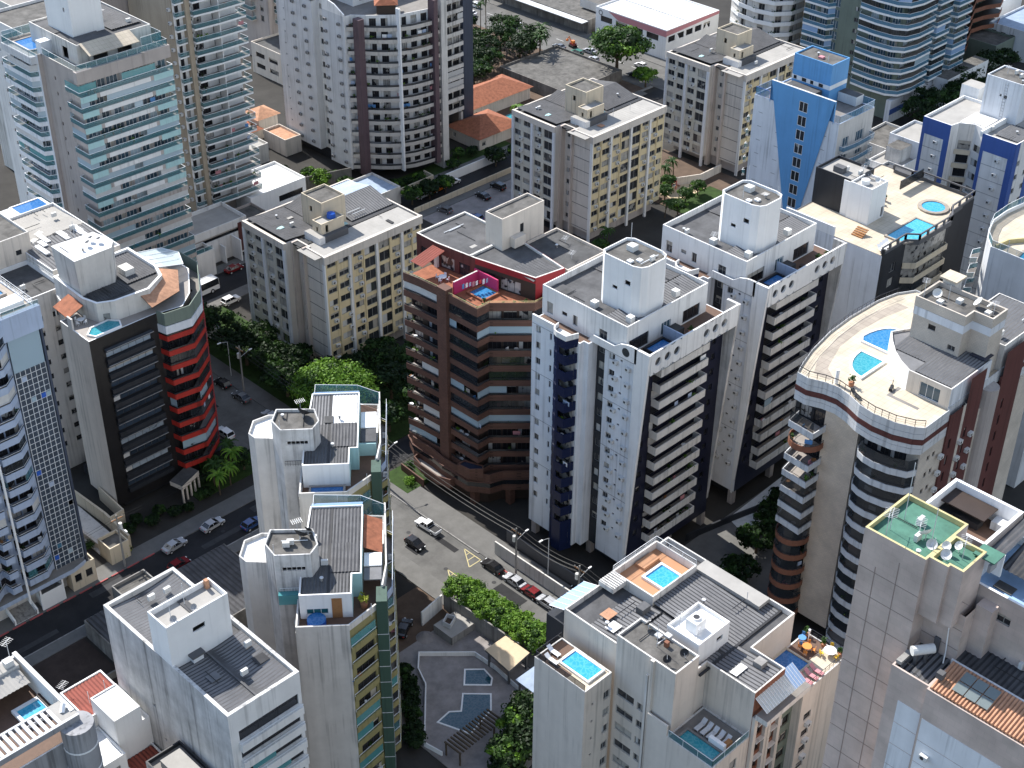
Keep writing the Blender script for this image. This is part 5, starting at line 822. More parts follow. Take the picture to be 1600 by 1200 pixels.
    if not variant: bx(B, 'glass_box', -2.4, .8, 5.25, 6.1, 32.4, 34.0, 'screen_teal')
    clutter(B, -3, 2, 6.8, 11, 39.56, 5, 61+variant); clutter(B, 1.2, 6.6, 4, 19, 36.3, 6, 63+variant); dish(B, .6, 9.6, 39.55, 1.0, 60, 'char'); mast(B, -2.6, 7, 39.6, 1.6); mast(B, .2, 11, 39.6, 2.2, True)
    if not variant: dish(B, 1.6, 10.6, 39.55, .6, 60, 'char')
    b = MB(); b.tube((9.6, 2.6, 32.3), (9.6, 2.6, 34.4), .04, 'steel'); B.part('post', b)
octagon_tower('olive and green tower with octagon roof house and a round blue pool', (79.2, 117.6), 0)
octagon_tower('olive and green tower with octagon roof house and a rectangular pool', (96.4, 138.9), 1)
# ================================================================ stained white block, lower left
def stained_block():
    B = Bld('apartment_building', 'stained white block with a tall roof house and corrugated roof, lower left', (61.7, 107)); p = 2.9; zs = [33.2-p*k for k in range(11)]
    w0 = [(1.2, z-.05, 8.6, 1.75, 'd') for z in zs]
    B.vol(rect(61.7, 72, 107, 133), 0, 38.2, 'white', {0: w0, 3: [(8.6, 27, .5, .5, 's'), (10, 22, .5, .5, 's'), (12.5, 18, .5, .5, 's'), (13, 12, .5, .5, 's')]}, 'mid_roof', .8, 'dirty_white', {3: 'dirty_white'}, th=.45)
    B.finish(); B.wall = MB()
    for z in zs:
        b = MB(); b.box(62.7, 71.7, 106.3, 106.99, z-1.15, z-.12, 'white'); b.box(62.7, 71.7, 106.3, 106.995, z-1.3, z-1.151, 'white'); b.tube((62.7, 106.38, z+.22), (71.7, 106.38, z+.22), .06, 'rail_white', 4)
        for i in range(7): b.tube((62.8+i*1.47, 106.38, z-.12), (62.8+i*1.47, 106.38, z+.22), .035, 'rail_white', 4)
        B.part('balcony', b)
    rn = random.Random(6)
    for z in zs:
        if rn.random() < .7: u = 62.8+rn.random()*5; b = MB(); b.poly([(u, 106.9, z), (u+3.4, 106.9, z), (u+3.4, 106.9, z+1.6), (u, 106.9, z+1.6)], 'screen_teal'); B.part('balcony_glazing', b)
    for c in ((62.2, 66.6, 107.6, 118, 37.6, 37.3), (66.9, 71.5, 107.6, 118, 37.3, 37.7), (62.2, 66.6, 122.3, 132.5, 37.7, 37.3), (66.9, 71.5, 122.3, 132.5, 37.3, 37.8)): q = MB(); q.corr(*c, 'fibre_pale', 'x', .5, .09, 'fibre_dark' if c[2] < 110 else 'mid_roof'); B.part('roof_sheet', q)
    q = MB(); q.box(66.3, 66.55, 107.8, 117.8, 37.5, 37.6, 'fibre'); B.part('roof_sheet', q); bx(B, 'gutter', 66.6, 66.9, 107.6, 132.5, 37.2, 37.35, 'char')
    B.block('stair_tower', 61.75, 70.4, 118.0, 121.9, 37.3, 44.4, 'bright_white', 'light_roof', .8, {0: [(3.4, 41.4, 1.7, .8, 'w')]})
    bx(B, 'dividing_slab', 65.6, 66.6, 118.4, 121.6, 43.7, 43.75, 'dark_roof'); bx(B, 'hood', 64.0, 65.8, 117.0, 117.99, 38.4, 38.7, 'dark_grey'); bx(B, 'hood_wall', 64.2, 65.6, 117.2, 117.98, 37.6, 38.35, 'bright_white')
    clutter(B, 62.4, 71, 108.5, 117, 37.8, 7, 51); clutter(B, 62.4, 71, 122.6, 132, 37.8, 7, 52); mast(B, 63.2, 119.2, 43.6, 2.8); mast(B, 66, 120.6, 43.6, 3.4); dish(B, 63.3, 118.6, 43.6, .5, 200, 'grey_wall'); dish(B, 66.2, 118.7, 43.6, .45, 200, 'grey_wall'); bx(B, 'chimney', 69.4, 69.9, 121, 121.5, 43.6, 44.9, 'clay_pale'); bx(B, 'roof_patch', 63.8, 65.2, 113, 114.4, 37.7, 37.78, 'fibre_pale')
    bx(B, 'side_wing', 72.003, 73.5, 110, 132, 0, 33, 'taupe')
stained_block()
# ================================================================ corner building with pergola and pool, lower left
def pergola_building():
    B = Bld('apartment_building', 'grey building with a white slatted pergola and small roof pool in the lower left corner', (34, 118))
    B.vol(rect(30, 49.2, 118, 131.4), 0, 36.6, 'grey_wall', {0: grid([3, 8, 13], 2.2, 1.3, 5, 10, 3, 's')}, 'deck_wood', 0, 'white'); B.finish()
    b = MB(); b.cyl(48.6, 117.2, 0, 39.2, 1.9, 'grey_wall', 20)
    for z in (36, 32.6, 29.2, 25.8): b.cyl(48.6, 117.2, z, z+.22, 1.94, 'bright_white', 20)
    B.part('corner_column', b)
    bx(B, 'terrace_wall', 48.7, 49.2, 118.5, 131.4, 36.6, 40, 'white'); bx(B, 'terrace_wall', 30, 48.69, 131.0, 131.4, 36.6, 39.6, 'white')
    q = MB(); q.box(30, 49.2, 117.4, 117.75, 39.2, 40, 'grey_wall', 'pale_grey'); q.box(30, 47.2, 120.6, 120.9, 39.2, 40, 'grey_wall', 'pale_grey')
    for i in range(20): q.box(32+i*.78, 32.4+i*.78, 117.76, 120.59, 39.6, 39.95, 'bright_white')
    B.part('pergola', q); bx(B, 'corner_slab', 47.25, 49.18, 117.76, 120.9, 39.3, 39.9, 'pale_grey', 'light_roof'); b = MB(); b.tube((48, 119, 39.9), (48.6, 119.6, 40.5), .3, 'plastic_white', 6); B.part('rooftop_machine', b)
    B.pool(rect(45.4, 48.2, 122.9, 125.6), 36.7, 'pool_cyan', 'bright_white', .4, .3); bx(B, 'bench', 48.3, 48.69, 121.2, 126, 36.7, 37.4, 'dark_brown')
    q = MB(); q.corr(34, 48.2, 126.6, 129.2, 39.0, 39.4, 'light_roof', 'y', .5); B.part('awning', q); bx(B, 'roof_house', 36, 48.4, 129.3, 130.98, 36.6, 39.8, 'off_white', 'light_roof')
    for i, x in enumerate((40.5, 42.8, 45, 47)): bx(B, 'ventilator', x, x+1, 129.6, 130.5, 39.8, 40.6, 'ac_white', 'bright_white'); 
    mast(B, 48.2, 131, 40, 2.6, True); mast(B, 46.5, 131.2, 39.6, 2)
pergola_building()
def red_roof_house():
    B = Bld('house', 'white stepped house with red sheet roofs between pergola building and stained block', (55.5, 124))
    B.vol(rect(55.5, 61.5, 130.6, 137), 0, 24.4, 'off_white', {}, 'red_sheet', .5, 'bright_white'); B.vol(rect(51.5, 56.8, 124.2, 130.58), 0, 22.4, 'bright_white', {0: [(3.6, 18, .7, 3, 'n')]}, 'white_roof', .3); B.vol(rect(56.82, 61.4, 119.4, 130.58), 0, 19.4, 'off_white', {}, 'red_sheet', .6, 'bright_white'); B.finish()
    B.block('roof_house', 56.9, 60.6, 125.9, 131.4, 19, 26.6, 'bright_white', 'white_roof', .15); B.block('roof_house', 60.62, 61.66, 126, 130.4, 19, 24, 'bright_white', 'white_roof', .1)
    q = MB(); q.corr(55.8, 61.3, 131.5, 136.7, 23.9, 24.2, 'red_sheet', 'y', .5); q.corr(57, 61.2, 119.8, 125.8, 18.9, 19.2, 'red_sheet', 'y', .5); B.part('roof_sheet', q)
    mast(B, 57.4, 133, 24.2, 2); mast(B, 58.9, 131, 26.4, 2.2); mast(B, 55.9, 136.6, 24.4, 1.6, True)
red_roof_house()
def small_flat():
    B = Bld('house', 'small flat with beige slab roof against the stained block wall', (57.5, 111)); B.vol(rect(56.5, 61.4, 109, 118.6), 0, 25.6, 'off_white', {}, 'deck_grey', .6, 'dark_slate'); B.finish(); bx(B, 'roof_slab', 57.6, 60.4, 111, 117, 25.1, 26.2, 'light_roof'); B.rail([(56.7, 109.2), (61.2, 109.2)], 25.6, .9, 'rail_teal', 'rail_dark')
small_flat()
# ================================================================ stone-clad tower in the lower right corner
def stone_tower():
    B = Bld('apartment_tower', 'stone-clad tower with a green painted roof full of antennas, lower right', (104.4, 48.65))
    A = [(104.4, 48.65), (112, 48.65), (112, 55.5), (104.4, 55.5)]
    B.vol(A, 0, 72, 'stone_panel', {}, 'green_deck', .6, 'curb_yellow', th=.25)
    B.vol(rect(106.6, 112, 44.5, 48.647), 58, 66, 'stone_panel', {}, None); B.vol([(105, 46.6), (105.4, 46.6), (105.4, 45.2), (109.6, 45.2), (109.6, 48.647), (105, 48.647)], 64.8, 72.003, 'stone_panel', {}, 'green_deck', .6, 'curb_yellow', th=.25)
    b = MB(); b.poly([(x, y, 64.8) for x, y in [(105, 48.64), (109.6, 48.64), (109.6, 45.2), (105.4, 45.2), (105.4, 46.6), (105, 46.6)]], 'stone_panel'); B.part('soffit', b)
    wl = B.wall
    for z in [3.2*k for k in range(1, 22)]: wl.box(104.37, 104.398, 48.65, 55.5, z, z+.07, 'joint')
    for y in (51.2, 53.6): wl.box(104.365, 104.396, y, y+.07, 0, 68 if y > 52 else 70, 'joint')
    for z in (61.5, 64, 67.5): wl.box(106.57, 106.598, 44.5, 48.6, z, z+.07, 'joint')
    B.vol(rect(112.003, 119.4, 46.5, 54.3), 0, 70.6, 'stone_panel', {}, 'deck_wood', 2.6, 'bright_white', th=.35); B.vol(rect(109.8, 119.4, 38.6, 46.497), 0, 67.8, 'stone_panel', {0: [(1.0, 63.5, 1.6, .9, 'n')], 3: [(3.6, 64.6, 1.5, 1.1, 'n')]}, 'blue_floor', 1.0, 'bright_white', th=.3)
    B.finish()
    bx(B, 'side_block', 108.4, 109.797, 42.8, 44.497, 58, 66.5, 'stone_panel'); bx(B, 'roof_canopy', 108.8, 110.8, 43.9, 46.2, 71.6, 71.75, 'green_deck'); bx(B, 'vent_grille', 108.9, 110.2, 44.2, 44.5, 70.3, 71.2, 'grey_wall')
    bx(B, 'pergola_roof', 116.2, 119.0, 49, 53.9, 69.6, 69.75, 'dark_brown'); bx(B, 'sofa', 113, 117.6, 52.4, 53.9, 68.05, 68.8, 'char'); bx(B, 'sofa', 116.4, 117.6, 49.6, 52.39, 68.05, 68.8, 'char'); bx(B, 'counter', 117.7, 119, 46.9, 48.9, 68.05, 69.0, 'pale_grey')
    q = MB(); q.corr(112.3, 119.2, 44.8, 46.3, 69.9, 70.2, 'fibre', 'x', .45); B.part('roof_sheet', q); q = MB(); q.corr(112.2, 119.2, 40.6, 44.6, 68.8, 70, 'fibre_dark', 'x', .5); B.part('roof_sheet', q); bx(B, 'parapet', 112.0, 112.25, 44.4, 46.5, 67.8, 70.5, 'bright_white')
    dish(B, 106.6, 49.4, 71.4, .55, 200, 'pale_grey'); dish(B, 106.3, 47.6, 71.4, .55, 190, 'pale_grey'); dish(B, 107.4, 48.2, 71.4, .5, 170); dish(B, 107.5, 50.6, 71.4, .7, 60); dish(B, 108.3, 47.4, 71.4, .45, 160)
    mast(B, 105.2, 53.6, 71.4, 3.2, True); mast(B, 106.4, 53.9, 71.4, 2.4, True); mast(B, 107.2, 49.8, 71.4, 4.6); mast(B, 106.0, 48.9, 71.4, 2.2); mast(B, 108.8, 53.8, 71.4, 7); mast(B, 107.6, 46.6, 71.4, 2.6, True)
    clutter(B, 105, 111, 49.2, 55, 71.42, 8, 81); clutter(B, 110.3, 118.8, 39.2, 44, 66.9, 6, 82)
    b = MB(); b.tube((106.5, 46.0, 66), (106.45, 45.6, 60.6), .07, 'bright_white', 6); b.tube((106.45, 45.6, 60.6), (105.5, 45.2, 60.1), .07, 'bright_white', 6); B.part('drain_pipe', b)
    # lower wing with corrugated roof and a clay tile strip
    B2 = Bld('apartment_building', 'lower stone wing with dark corrugated roof, a clay tile strip and skylights', (101.7, 44.4)); p = 3.0
    w3 = [(2.9, 54.4-p*k, .55, .75, 's') for k in range(17)]
    B2.vol(rect(101.7, 112, 44.4, 48.6), 0, 60.2, 'stone_panel', {3: w3}, 'dark_roof', .7, 'stone_panel'); B2.vol(rect(101.3, 112, 28, 44.397), 0, 60.2, 'stone_panel', {3: [(1.0, 54.2-p*k, .6, .75, 's') for k in range(17)]+[(6.0, 54.2-p*k, .9, .75, 's') for k in range(17)]}, 'dark_roof', .7, 'stone_panel'); B2.finish()
    for x, y0, y1 in ((101.7, 44.6, 47.2), (101.3, 29, 44.2)):
        for k in range(17): bx(B2, 'wall_panel', x-.04, x-.004, y0, y1, 53.4-p*k, 56.3-p*k, 'cool_white')
    for k in range(10): link('air_conditioner', ac_mesh(), B2.root, (-.4, -1.4, 51.6-p*k), -math.pi/2)
    q = MB(); q.corr(102, 111, 45, 48.4, 59.5, 60.3, 'fibre_pale', 'x', .55, .12, 'char_sheet'); B2.part('roof_sheet', q); q = MB(); q.corr(105.6, 111.6, 28.4, 44.8, 60.1, 60.6, 'fibre_dark', 'x', .55, .12); B2.part('roof_sheet', q)
    q = MB(); n = 40
    for i in range(n): y0 = 29+i*(15.2/n); q.tube((101.5, y0+.2, 60.35), (105.3, y0+.2, 61.2), .19, 'clay_pale', 6)
    B2.part('tiled_roof', q); q = MB()
    for i in range(3): 
        for j in range(2): y0, x0 = 38.6+i*1.3, 102.3+j*1.3; q.poly([(x0, y0, 60.72+(x0-101.5)*.224), (x0+1.2, y0, 60.72+(x0-100.3)*.224), (x0+1.2, y0+1.2, 60.72+(x0-100.3)*.224), (x0, y0+1.2, 60.72+(x0-101.5)*.224)], 'skylight')
    B2.part('skylight', q); bx(B2, 'gutter', 105.35, 105.58, 28.4, 44.4, 60.6, 61.3, 'pale_grey')
    b = MB(); c = (104.4, 47.2, 61.8); b.tube((103.3, 47.6, 61.6), (105.2, 46.3, 61.6), .5, 'ac_white', 14); B2.part('water_tank', b)
    for x, y in ((103.8, 47.3), (104.7, 46.7)): bx(B2, 'tank_stand', x-.15, x+.15, y-.15, y+.15, 59.6, 61.2, 'dark_grey')
    clutter(B2, 102.6, 110, 44.8, 48, 60.2, 5, 83); clutter(B2, 106, 111, 30, 43, 60.7, 6, 84); bx(B2, 'duct', 106.4, 107, 46.4, 47, 60, 61.9, 'dark_grey'); bx(B2, 'planter_box', 102.2, 104.2, 47.9, 48.5, 60.2, 60.6, 'concrete'); bx(B2, 'roof_machine', 102.4, 103.1, 43.6, 44.3, 61, 61.7, 'dark_grey')
stone_tower()
# ================================================================ teal glass balcony tower, upper left
def teal_tower():
    B = Bld('apartment_tower', 'tower with teal glass balconies on every storey and a white roof box, upper left', (121.4, 230.4)); p = 2.97; zs = [57.6-p*k for k in range(18)]
    body = [(121.4, 230.8), (139.6, 230.8), (139.6, 254), (120.6, 254), (120.6, 243), (121.4, 243)]
    w0 = [(u, z+.05, 2.35, 2.25, 'b') for z in zs for u in (.4, 2.9, 5.5, 8.2, 10.9, 13.4, 15.7)]
    B.vol(body, 0, 62, 'taupe', {0: w0, 3: [(.6, z+.05, 9.4, 2.2, 'b') for z in zs[:0]]+[(u, z+.05, 2.3, 2.2, 'b') for z in zs for u in (.4, 2.9, 5.4, 8)], 5: [(3.6, z+.5, .5, .7, 's') for z in zs]}, 'deck_grey', .3, 'off_white', {3: 'cool_white'}); B.finish()
    pa = [(121.38, 234.4), (120.5, 234.4), (120.5, 229.6), (140.2, 229.6), (140.2, 231.5)]; pb = [(121.3, 254.3), (119.2, 254.3), (119.2, 244.2), (121.38, 243.2)]
    for nm, pp, poly in (('r', pa, [(120.5, 229.6), (140.2, 229.6), (140.2, 230.78), (121.38, 230.78), (121.38, 234.4), (120.5, 234.4)]), ('l', pb, None)):
        b = MB(); b.prism(poly or pp, -.2, 0, 'taupe', 'tile_floor'); b.band(off(pp, -.01), -.75, .12, .1, 'taupe' if nm == 'r' else 'cool_white'); o = off(pp, .04)
        for i in range(len(o)-1): b.poly([(*o[i], .12), (*o[i+1], .12), (*o[i+1], 1.02), (*o[i], 1.02)], 'rail_teal'); b.tube((*o[i], 1.06), (*o[i+1], 1.06), .06, 'rail_white', 4)
        B.floors('balcony', b, zs); glazing(B, pp, zs, 1.1, 2.3, .8, ('screen_pale', 'screen_pale', 'curtain', 'screen_teal'), 1.7, .1, seed=21 if nm == 'r' else 5, cover=.4)
    life(B, [(120.5, 229.6), (140.2, 229.6)], zs, 40, 14, .5); life(B, pb[1:3], zs, 20, 15, .5)
    for k, z in enumerate(zs[:8]):                                    # white middle and teal end spandrels
        bx(B, 'spandrel', 124.6, 135.2, 229.54, 229.585, z-.78, z+.05, 'white')
        bx(B, 'spandrel', 120.6, 123.9, 229.53, 229.585, z-1.0, z+.1, 'pool_teal' if 0 else 'aqua'); bx(B, 'spandrel', 135.9, 140.1, 229.53, 229.585, z-1.0, z+.1, 'aqua')
    B.wall = MB(); bx(B, 'crown_band', 120.6, 140.1, 229.7, 230.79, 58.9+1.2, 62.4, 'taupe'); bx(B, 'crown_band', 119.4, 121.39, 243.4, 254, 60.2, 61.6, 'pale_grey')
    B.rail([(121.2, 242), (121.0, 230.2), (139.9, 230.2), (139.9, 233)], 62.3, 1.2, 'rail_teal', 'rail_white', 2); B.rail([(123, 254.2), (119.6, 253.8), (119.6, 244.2), (121, 243.4)], 61.6, 1.3, 'rail_teal', 'rail_white', 2); B.rail([(119.8, 254), (128, 254)], 61.6, 2, 'rail_teal', 'rail_white', 2)
    B.pool(rect(121, 125, 246, 252), 61.7, 'pool_blue', 'tile_floor')
    B.block('penthouse', 123.6, 139, 233.6, 250, 61.7, 65.6, 'off_white', 'mid_roof', .3, {0: [(3, 62, 3, 2.2, 'd'), (8, 62, 3, 2.2, 'd')], 3: [(11, 62, 2, 2.2, 'd')]}); bx(B, 'roof_fin', 121.4, 123.59, 242.6, 244.4, 61.7, 64.2, 'cool_white')
    B.block('stair_tower', 125.6, 132, 237.8, 246.5, 65.2, 73.5, 'bright_white', 'concrete_roof', .4, {3: [(6.3, 69.6, .6, .8, 's')]})
    b = MB(); b.poly([(124.2, 230.6, 64.3), (134.6, 230.6, 64.3), (134.6, 233.8, 65.7), (124.2, 233.8, 65.7)], 'deck_cream'); b.poly([(124.2, 230.6, 64.2), (134.6, 230.6, 64.2), (134.6, 233.8, 65.6), (124.2, 233.8, 65.6)][::-1], 'deck_cream'); B.part('awning', b)
    clutter(B, 124, 138, 234, 249, 65.4, 12, 85); clutter(B, 126, 131.4, 238, 246, 73.1, 6, 86)
    q = MB(); q.corr(124, 130, 234, 237.6, 65.5, 65.6, 'fibre', 'x', .5); q.corr(132.4, 138.6, 236, 249.5, 65.6, 65.4, 'fibre', 'y', .5); B.part('roof_sheet', q); B.rail([(135, 230.9), (139.4, 231), (139.4, 236)], 62, 2.8, 'rail_teal', 'rail_white', 1.5)
    # podium of the tower
    P = Bld('podium', 'white parking podium at the foot of the teal glass tower', (144, 248)); P.vol(rect(142, 168, 252.5, 262), 0, 8.6, 'white', {0: [(6, 5.6, 18, 1.1, 's')]}, 'light_roof', .9); P.vol(rect(141, 156, 248.2, 252.497), 0, 6.4, 'white', {0: [(5, 2.2, 3, 2, 's')]}, 'mid_roof', .8); P.vol(rect(168.003, 176, 253, 262), 0, 5.5, 'taupe', {}, 'concrete_roof', .6); P.finish(); P.rail([(141.2, 248.4), (155.8, 248.4)], 6.4, 1, 'rail_teal', 'rail_white', 2); bx(P, 'wall', 163.4, 163.7, 249, 252.49, 0, 5.4, 'bright_white'); bx(P, 'brown_panel', 165.5, 168, 252.3, 252.497, .5, 7.6, 'maroon')
teal_tower()
# ================================================================ tall tower with stepped teal balconies
def balcony_tower():
    B = Bld('apartment_tower', 'tall white tower with tan side wall and long teal glass balconies', (164.2, 265)); p = 2.97; n = 19; zs = [7.2+p*k for k in range(n)]
    body = [(164.2, 266.5), (164.2, 266.4), (180, 266.4), (180, 284), (164.2, 284)]; body = [(164.2, 266.4), (180, 266.4), (180, 284), (164.2, 284)]
    w0 = [(u, z+.05, w, 2.1, 'd') for z in zs for u, w in ((.5, 1.0), (4.6, 2.2), (9.6, 1.2))]+[(12, z+1.4, 1.3, .5, 's') for z in zs]
    B.vol(body, 5.5, 66, 'bright_white', {0: w0, 3: [(15.4, z+.6, .4, .6, 's') for z in zs]}, 'concrete_roof', .8, None, {3: 'tan'})
    B.wall.box(166.5, 167.6, 265.0, 266.395, 3, 66, 'tan')
    for z in zs: B.ac((164.2, 266.4), (180, 266.4), 4.1, z+1.2); B.ac((164.2, 284), (164.2, 266), 16.6, z+1)
    B.finish(); bx(B, 'base', 166, 179, 268, 283, 0, 5.6, 'taupe')
    for x, y in ((164.6, 266.6), (167.2, 265.6), (172, 266), (179.2, 266)): bx(B, 'pillar', x-.3, x+.3, y, y+.6, 0, 6.8, 'tan')
    balcony(B, [(164.3, 266.4), (164.3, 265.4), (166.45, 265.4)], zs, 1.0, 'bright_white', gl='rail_teal', slab=.35)
    balcony(B, [(167.62, 266.3), (167.62, 263.9), (173.6, 263.4), (180.6, 263.4), (180.6, 266.3)], zs, 1.0, 'bright_white', gl='rail_teal', slab=.4)
    life(B, [(167.62, 263.9), (173.6, 263.4), (180.6, 263.4)], zs, 36, 16, .6)
    b = MB(); b.box(173.9, 174.1, 263.8, 266.3, 0, 2.5, 'bright_white'); B.floors('balcony_screen', b, zs)
    R2 = Bld('apartment_tower', 'taupe tower with small windows rising behind the tan-walled balcony tower', (158, 285)); zz = [6+p*k for k in range(17)]
    R2.vol(rect(158, 176, 285, 302), 0, 60, 'taupe', {3: [(u, z, 1, 1.2, 's') for z in zz for u in (6, 9, 13.4)]+[(11, z, 1.5, 1.3, 'n') for z in zz]}, 'concrete_roof'); R2.finish(); balcony(R2, [(157.9, 300), (156.6, 300), (156.6, 295.5), (157.9, 295.5)], zz, 1.0, 'bright_white', gl='rail_teal')
balcony_tower()
# ================================================================ mauve striped tower with curved balconies
def mauve_tower():
    B = Bld('apartment_tower', 'pale tower with mauve piers and gently curved balconies, upper centre', (207.5, 263.6)); p = 2.93; zs = [3.2+p*k for k in range(13)]
    body = [(207.5, 263.6), (209.6, 263.6), (212, 260.8), (217.5, 256), (226, 254), (228, 254), (232, 266), (232, 292), (209.3, 292), (209.3, 278), (211.2, 278), (211.2, 271.6), (207.5, 271.6)]
    def rr(L, w, g): n = int(L/(w+g)); return [(g/2+i*(w+g), w) for i in range(n)]
    wd = {}
    for e, L in ((1, 3.7), (2, 7.3), (3, 8.7)): wd[e] = [(u, z+.3, w, 2.0, 'd') for z in zs for u, w in rr(L, 1.6, 1.1)]
    wd[12] = [(.9, z+.8, .4, .4, 's') for z in zs]; wd[10] = [(.5, z+.5, 1.3, 1.4, 'n') for z in zs]+[(3.6, z+.5, 1.9, 1.4, 'n') for z in zs]; wd[8] = [(2.5, z+.7, .4, .4, 's') for z in zs]
    B.vol(body, 2.6, 41.4, 'white', wd, 'deck_grey', .3, None, {8: 'pale_grey', 12: 'pale_grey', 4: 'off_white', 5: 'off_white'})
    B.acm = 'ac_dark'
    for z in zs: B.ac((207.5, 271.6), (207.5, 263.6), 6.2, z+.6); B.ac((207.5, 271.6), (207.5, 263.6), 1.2, z+.6); B.ac((209.3, 292), (209.3, 278), 6.8, z+.6); B.ac((209.3, 292), (209.3, 278), 11.5, z+.6); B.ac((226, 253.96), (228, 253.96), 1, z+.8)
    B.vol([(209.3, 278), (232, 278), (232, 292), (209.3, 292)], 41.0, 58, 'white', {3: [(6, 42+p*k, .4, .4, 's') for k in range(5)]}, 'concrete_roof', .8); B.vol(rect(214, 231, 268, 277.99), 41.0, 47.5, 'white', {0: [(2, 42, 3, 2, 'd'), (7, 42, 3, 2, 'd')], 3: [(3, 42, 3, 2, 'd')]}, 'mid_roof', .6)
    b = MB()                                                         # raking parapet above the left panel
    for x in (207.48, 207.8): b.poly([(x, 263.6, 41.4), (x, 271.6, 41.4), (x, 271.6, 44.5), (x, 267, 43.6), (x, 263.6, 41.9)], 'white')
    P = [(263.6, 41.9), (267, 43.6), (271.6, 44.5)]
    for i in range(2): b.poly([(207.48, P[i][0], P[i][1]), (207.8, P[i][0], P[i][1]), (207.8, P[i+1][0], P[i+1][1]), (207.48, P[i+1][0], P[i+1][1])], 'bright_white')
    b.poly([(207.48, 263.6, 41.4), (207.8, 263.6, 41.4), (207.8, 263.6, 41.9), (207.48, 263.6, 41.9)], 'white'); B.part('parapet', b); B.finish(); bx(B, 'base', 211, 230, 262, 290, 0, 2.7, 'dark_slate')
    b = MB(); c = [(213.5, 259.6), (217.8, 256.2), (221, 260), (216.6, 263.4)]; ap = (217.2, 259.8, 45.6)
    for i in range(4): b.poly([(*c[i], 43.6), (*c[(i+1) % 4], 43.6), ap], 'clay')
    b.prism(off(c, .5, True), 41.1, 43.6, 'dark_brown'); B.part('gazebo', b)
    for pa, bk in (([(207.9, 263.3), (209.2, 262.1)], None), ([(210.6, 260.6), (212.2, 258.6), (214.2, 256.6), (216.4, 254.9)], [(217.4, 256), (212, 260.8)]), ([(216.7, 254.7), (219.4, 253.5), (222.4, 252.9), (225.0, 252.6)], [(225.6, 254), (217.6, 256)]), ([(226.2, 252.9), (227.6, 252.9)], None)):
        b = MB(); q = off(pa, .04)+(bk or [(x+.7, y+1.2) for x, y in pa[::-1]]); b.prism(q, -.3, 0, 'taupe_band', 'tile_floor'); b.band(pa, -.35, .55, .12, 'taupe_band'); o = off(pa, .05)
        for i in range(len(o)-1): b.poly([(*o[i], .56), (*o[i+1], .56), (*o[i+1], 1.02), (*o[i], 1.02)], 'smoke_glass'); b.tube((*o[i], 1.04), (*o[i+1], 1.04), .04, 'rail_dark', 4)
        B.floors('balcony', b, zs); life(B, pa, zs, 5+6*len(pa), 17+len(pa), .6)
    bx(B, 'pier', 209.0, 210.7, 260.2, 262.2, 1.5, 41, 'mauve'); bx(B, 'pier', 225.05, 226.3, 251.9, 254, 2.5, 44, 'mauve'); bx(B, 'pier', 216.3, 216.75, 254.2, 255.4, 2.5, 43.5, 'bright_white'); bx(B, 'end_pier', 227.7, 229.6, 252.4, 256, 0, 50, 'off_white')
    T = Bld('apartment_tower', 'slate blue tower of narrow balconies standing right of the mauve pier tower', (232, 266)); z2 = [7+p*k for k in range(16)]
    T.vol(rect(232, 249, 265.4, 284), 6, 58, 'off_white', {0: [(u, z+.1, 2.2, 2, 'd') for z in z2 for u in (6.3, 8.7, 11.2)]+[(1, z+.8, .4, .4, 's') for z in z2]}, 'concrete_roof'); T.finish()
    for z in z2: link('air_conditioner', ac_mesh(), T.root, (1.3, -.6, z+.5))
    bx(T, 'pier', 234.8, 238, 264.6, 265.39, 5, 58, 'slate_blue'); bx(T, 'pier', 245.9, 249.3, 264.4, 265.39, 2, 58, 'slate_blue'); bx(T, 'base', 233, 248, 268, 283, 0, 6.1, 'dark_slate')
    for x in (232.4, 238.4, 245): bx(T, 'pillar', x, x+.8, 264.6, 265.39, 0, 6, 'off_white')
    balcony(T, [(238.05, 265.3), (238.3, 264.0), (245.6, 264.0), (245.88, 265.3)], z2, .8, 'off_white', .12, .2, 'rail_dark', .3); glazing(T, [(238.3, 264.0), (245.6, 264.0)], z2, .85, 2.4, .5, ('curtain', 'smoke_glass'), 1.6, .1, seed=2)
mauve_tower()
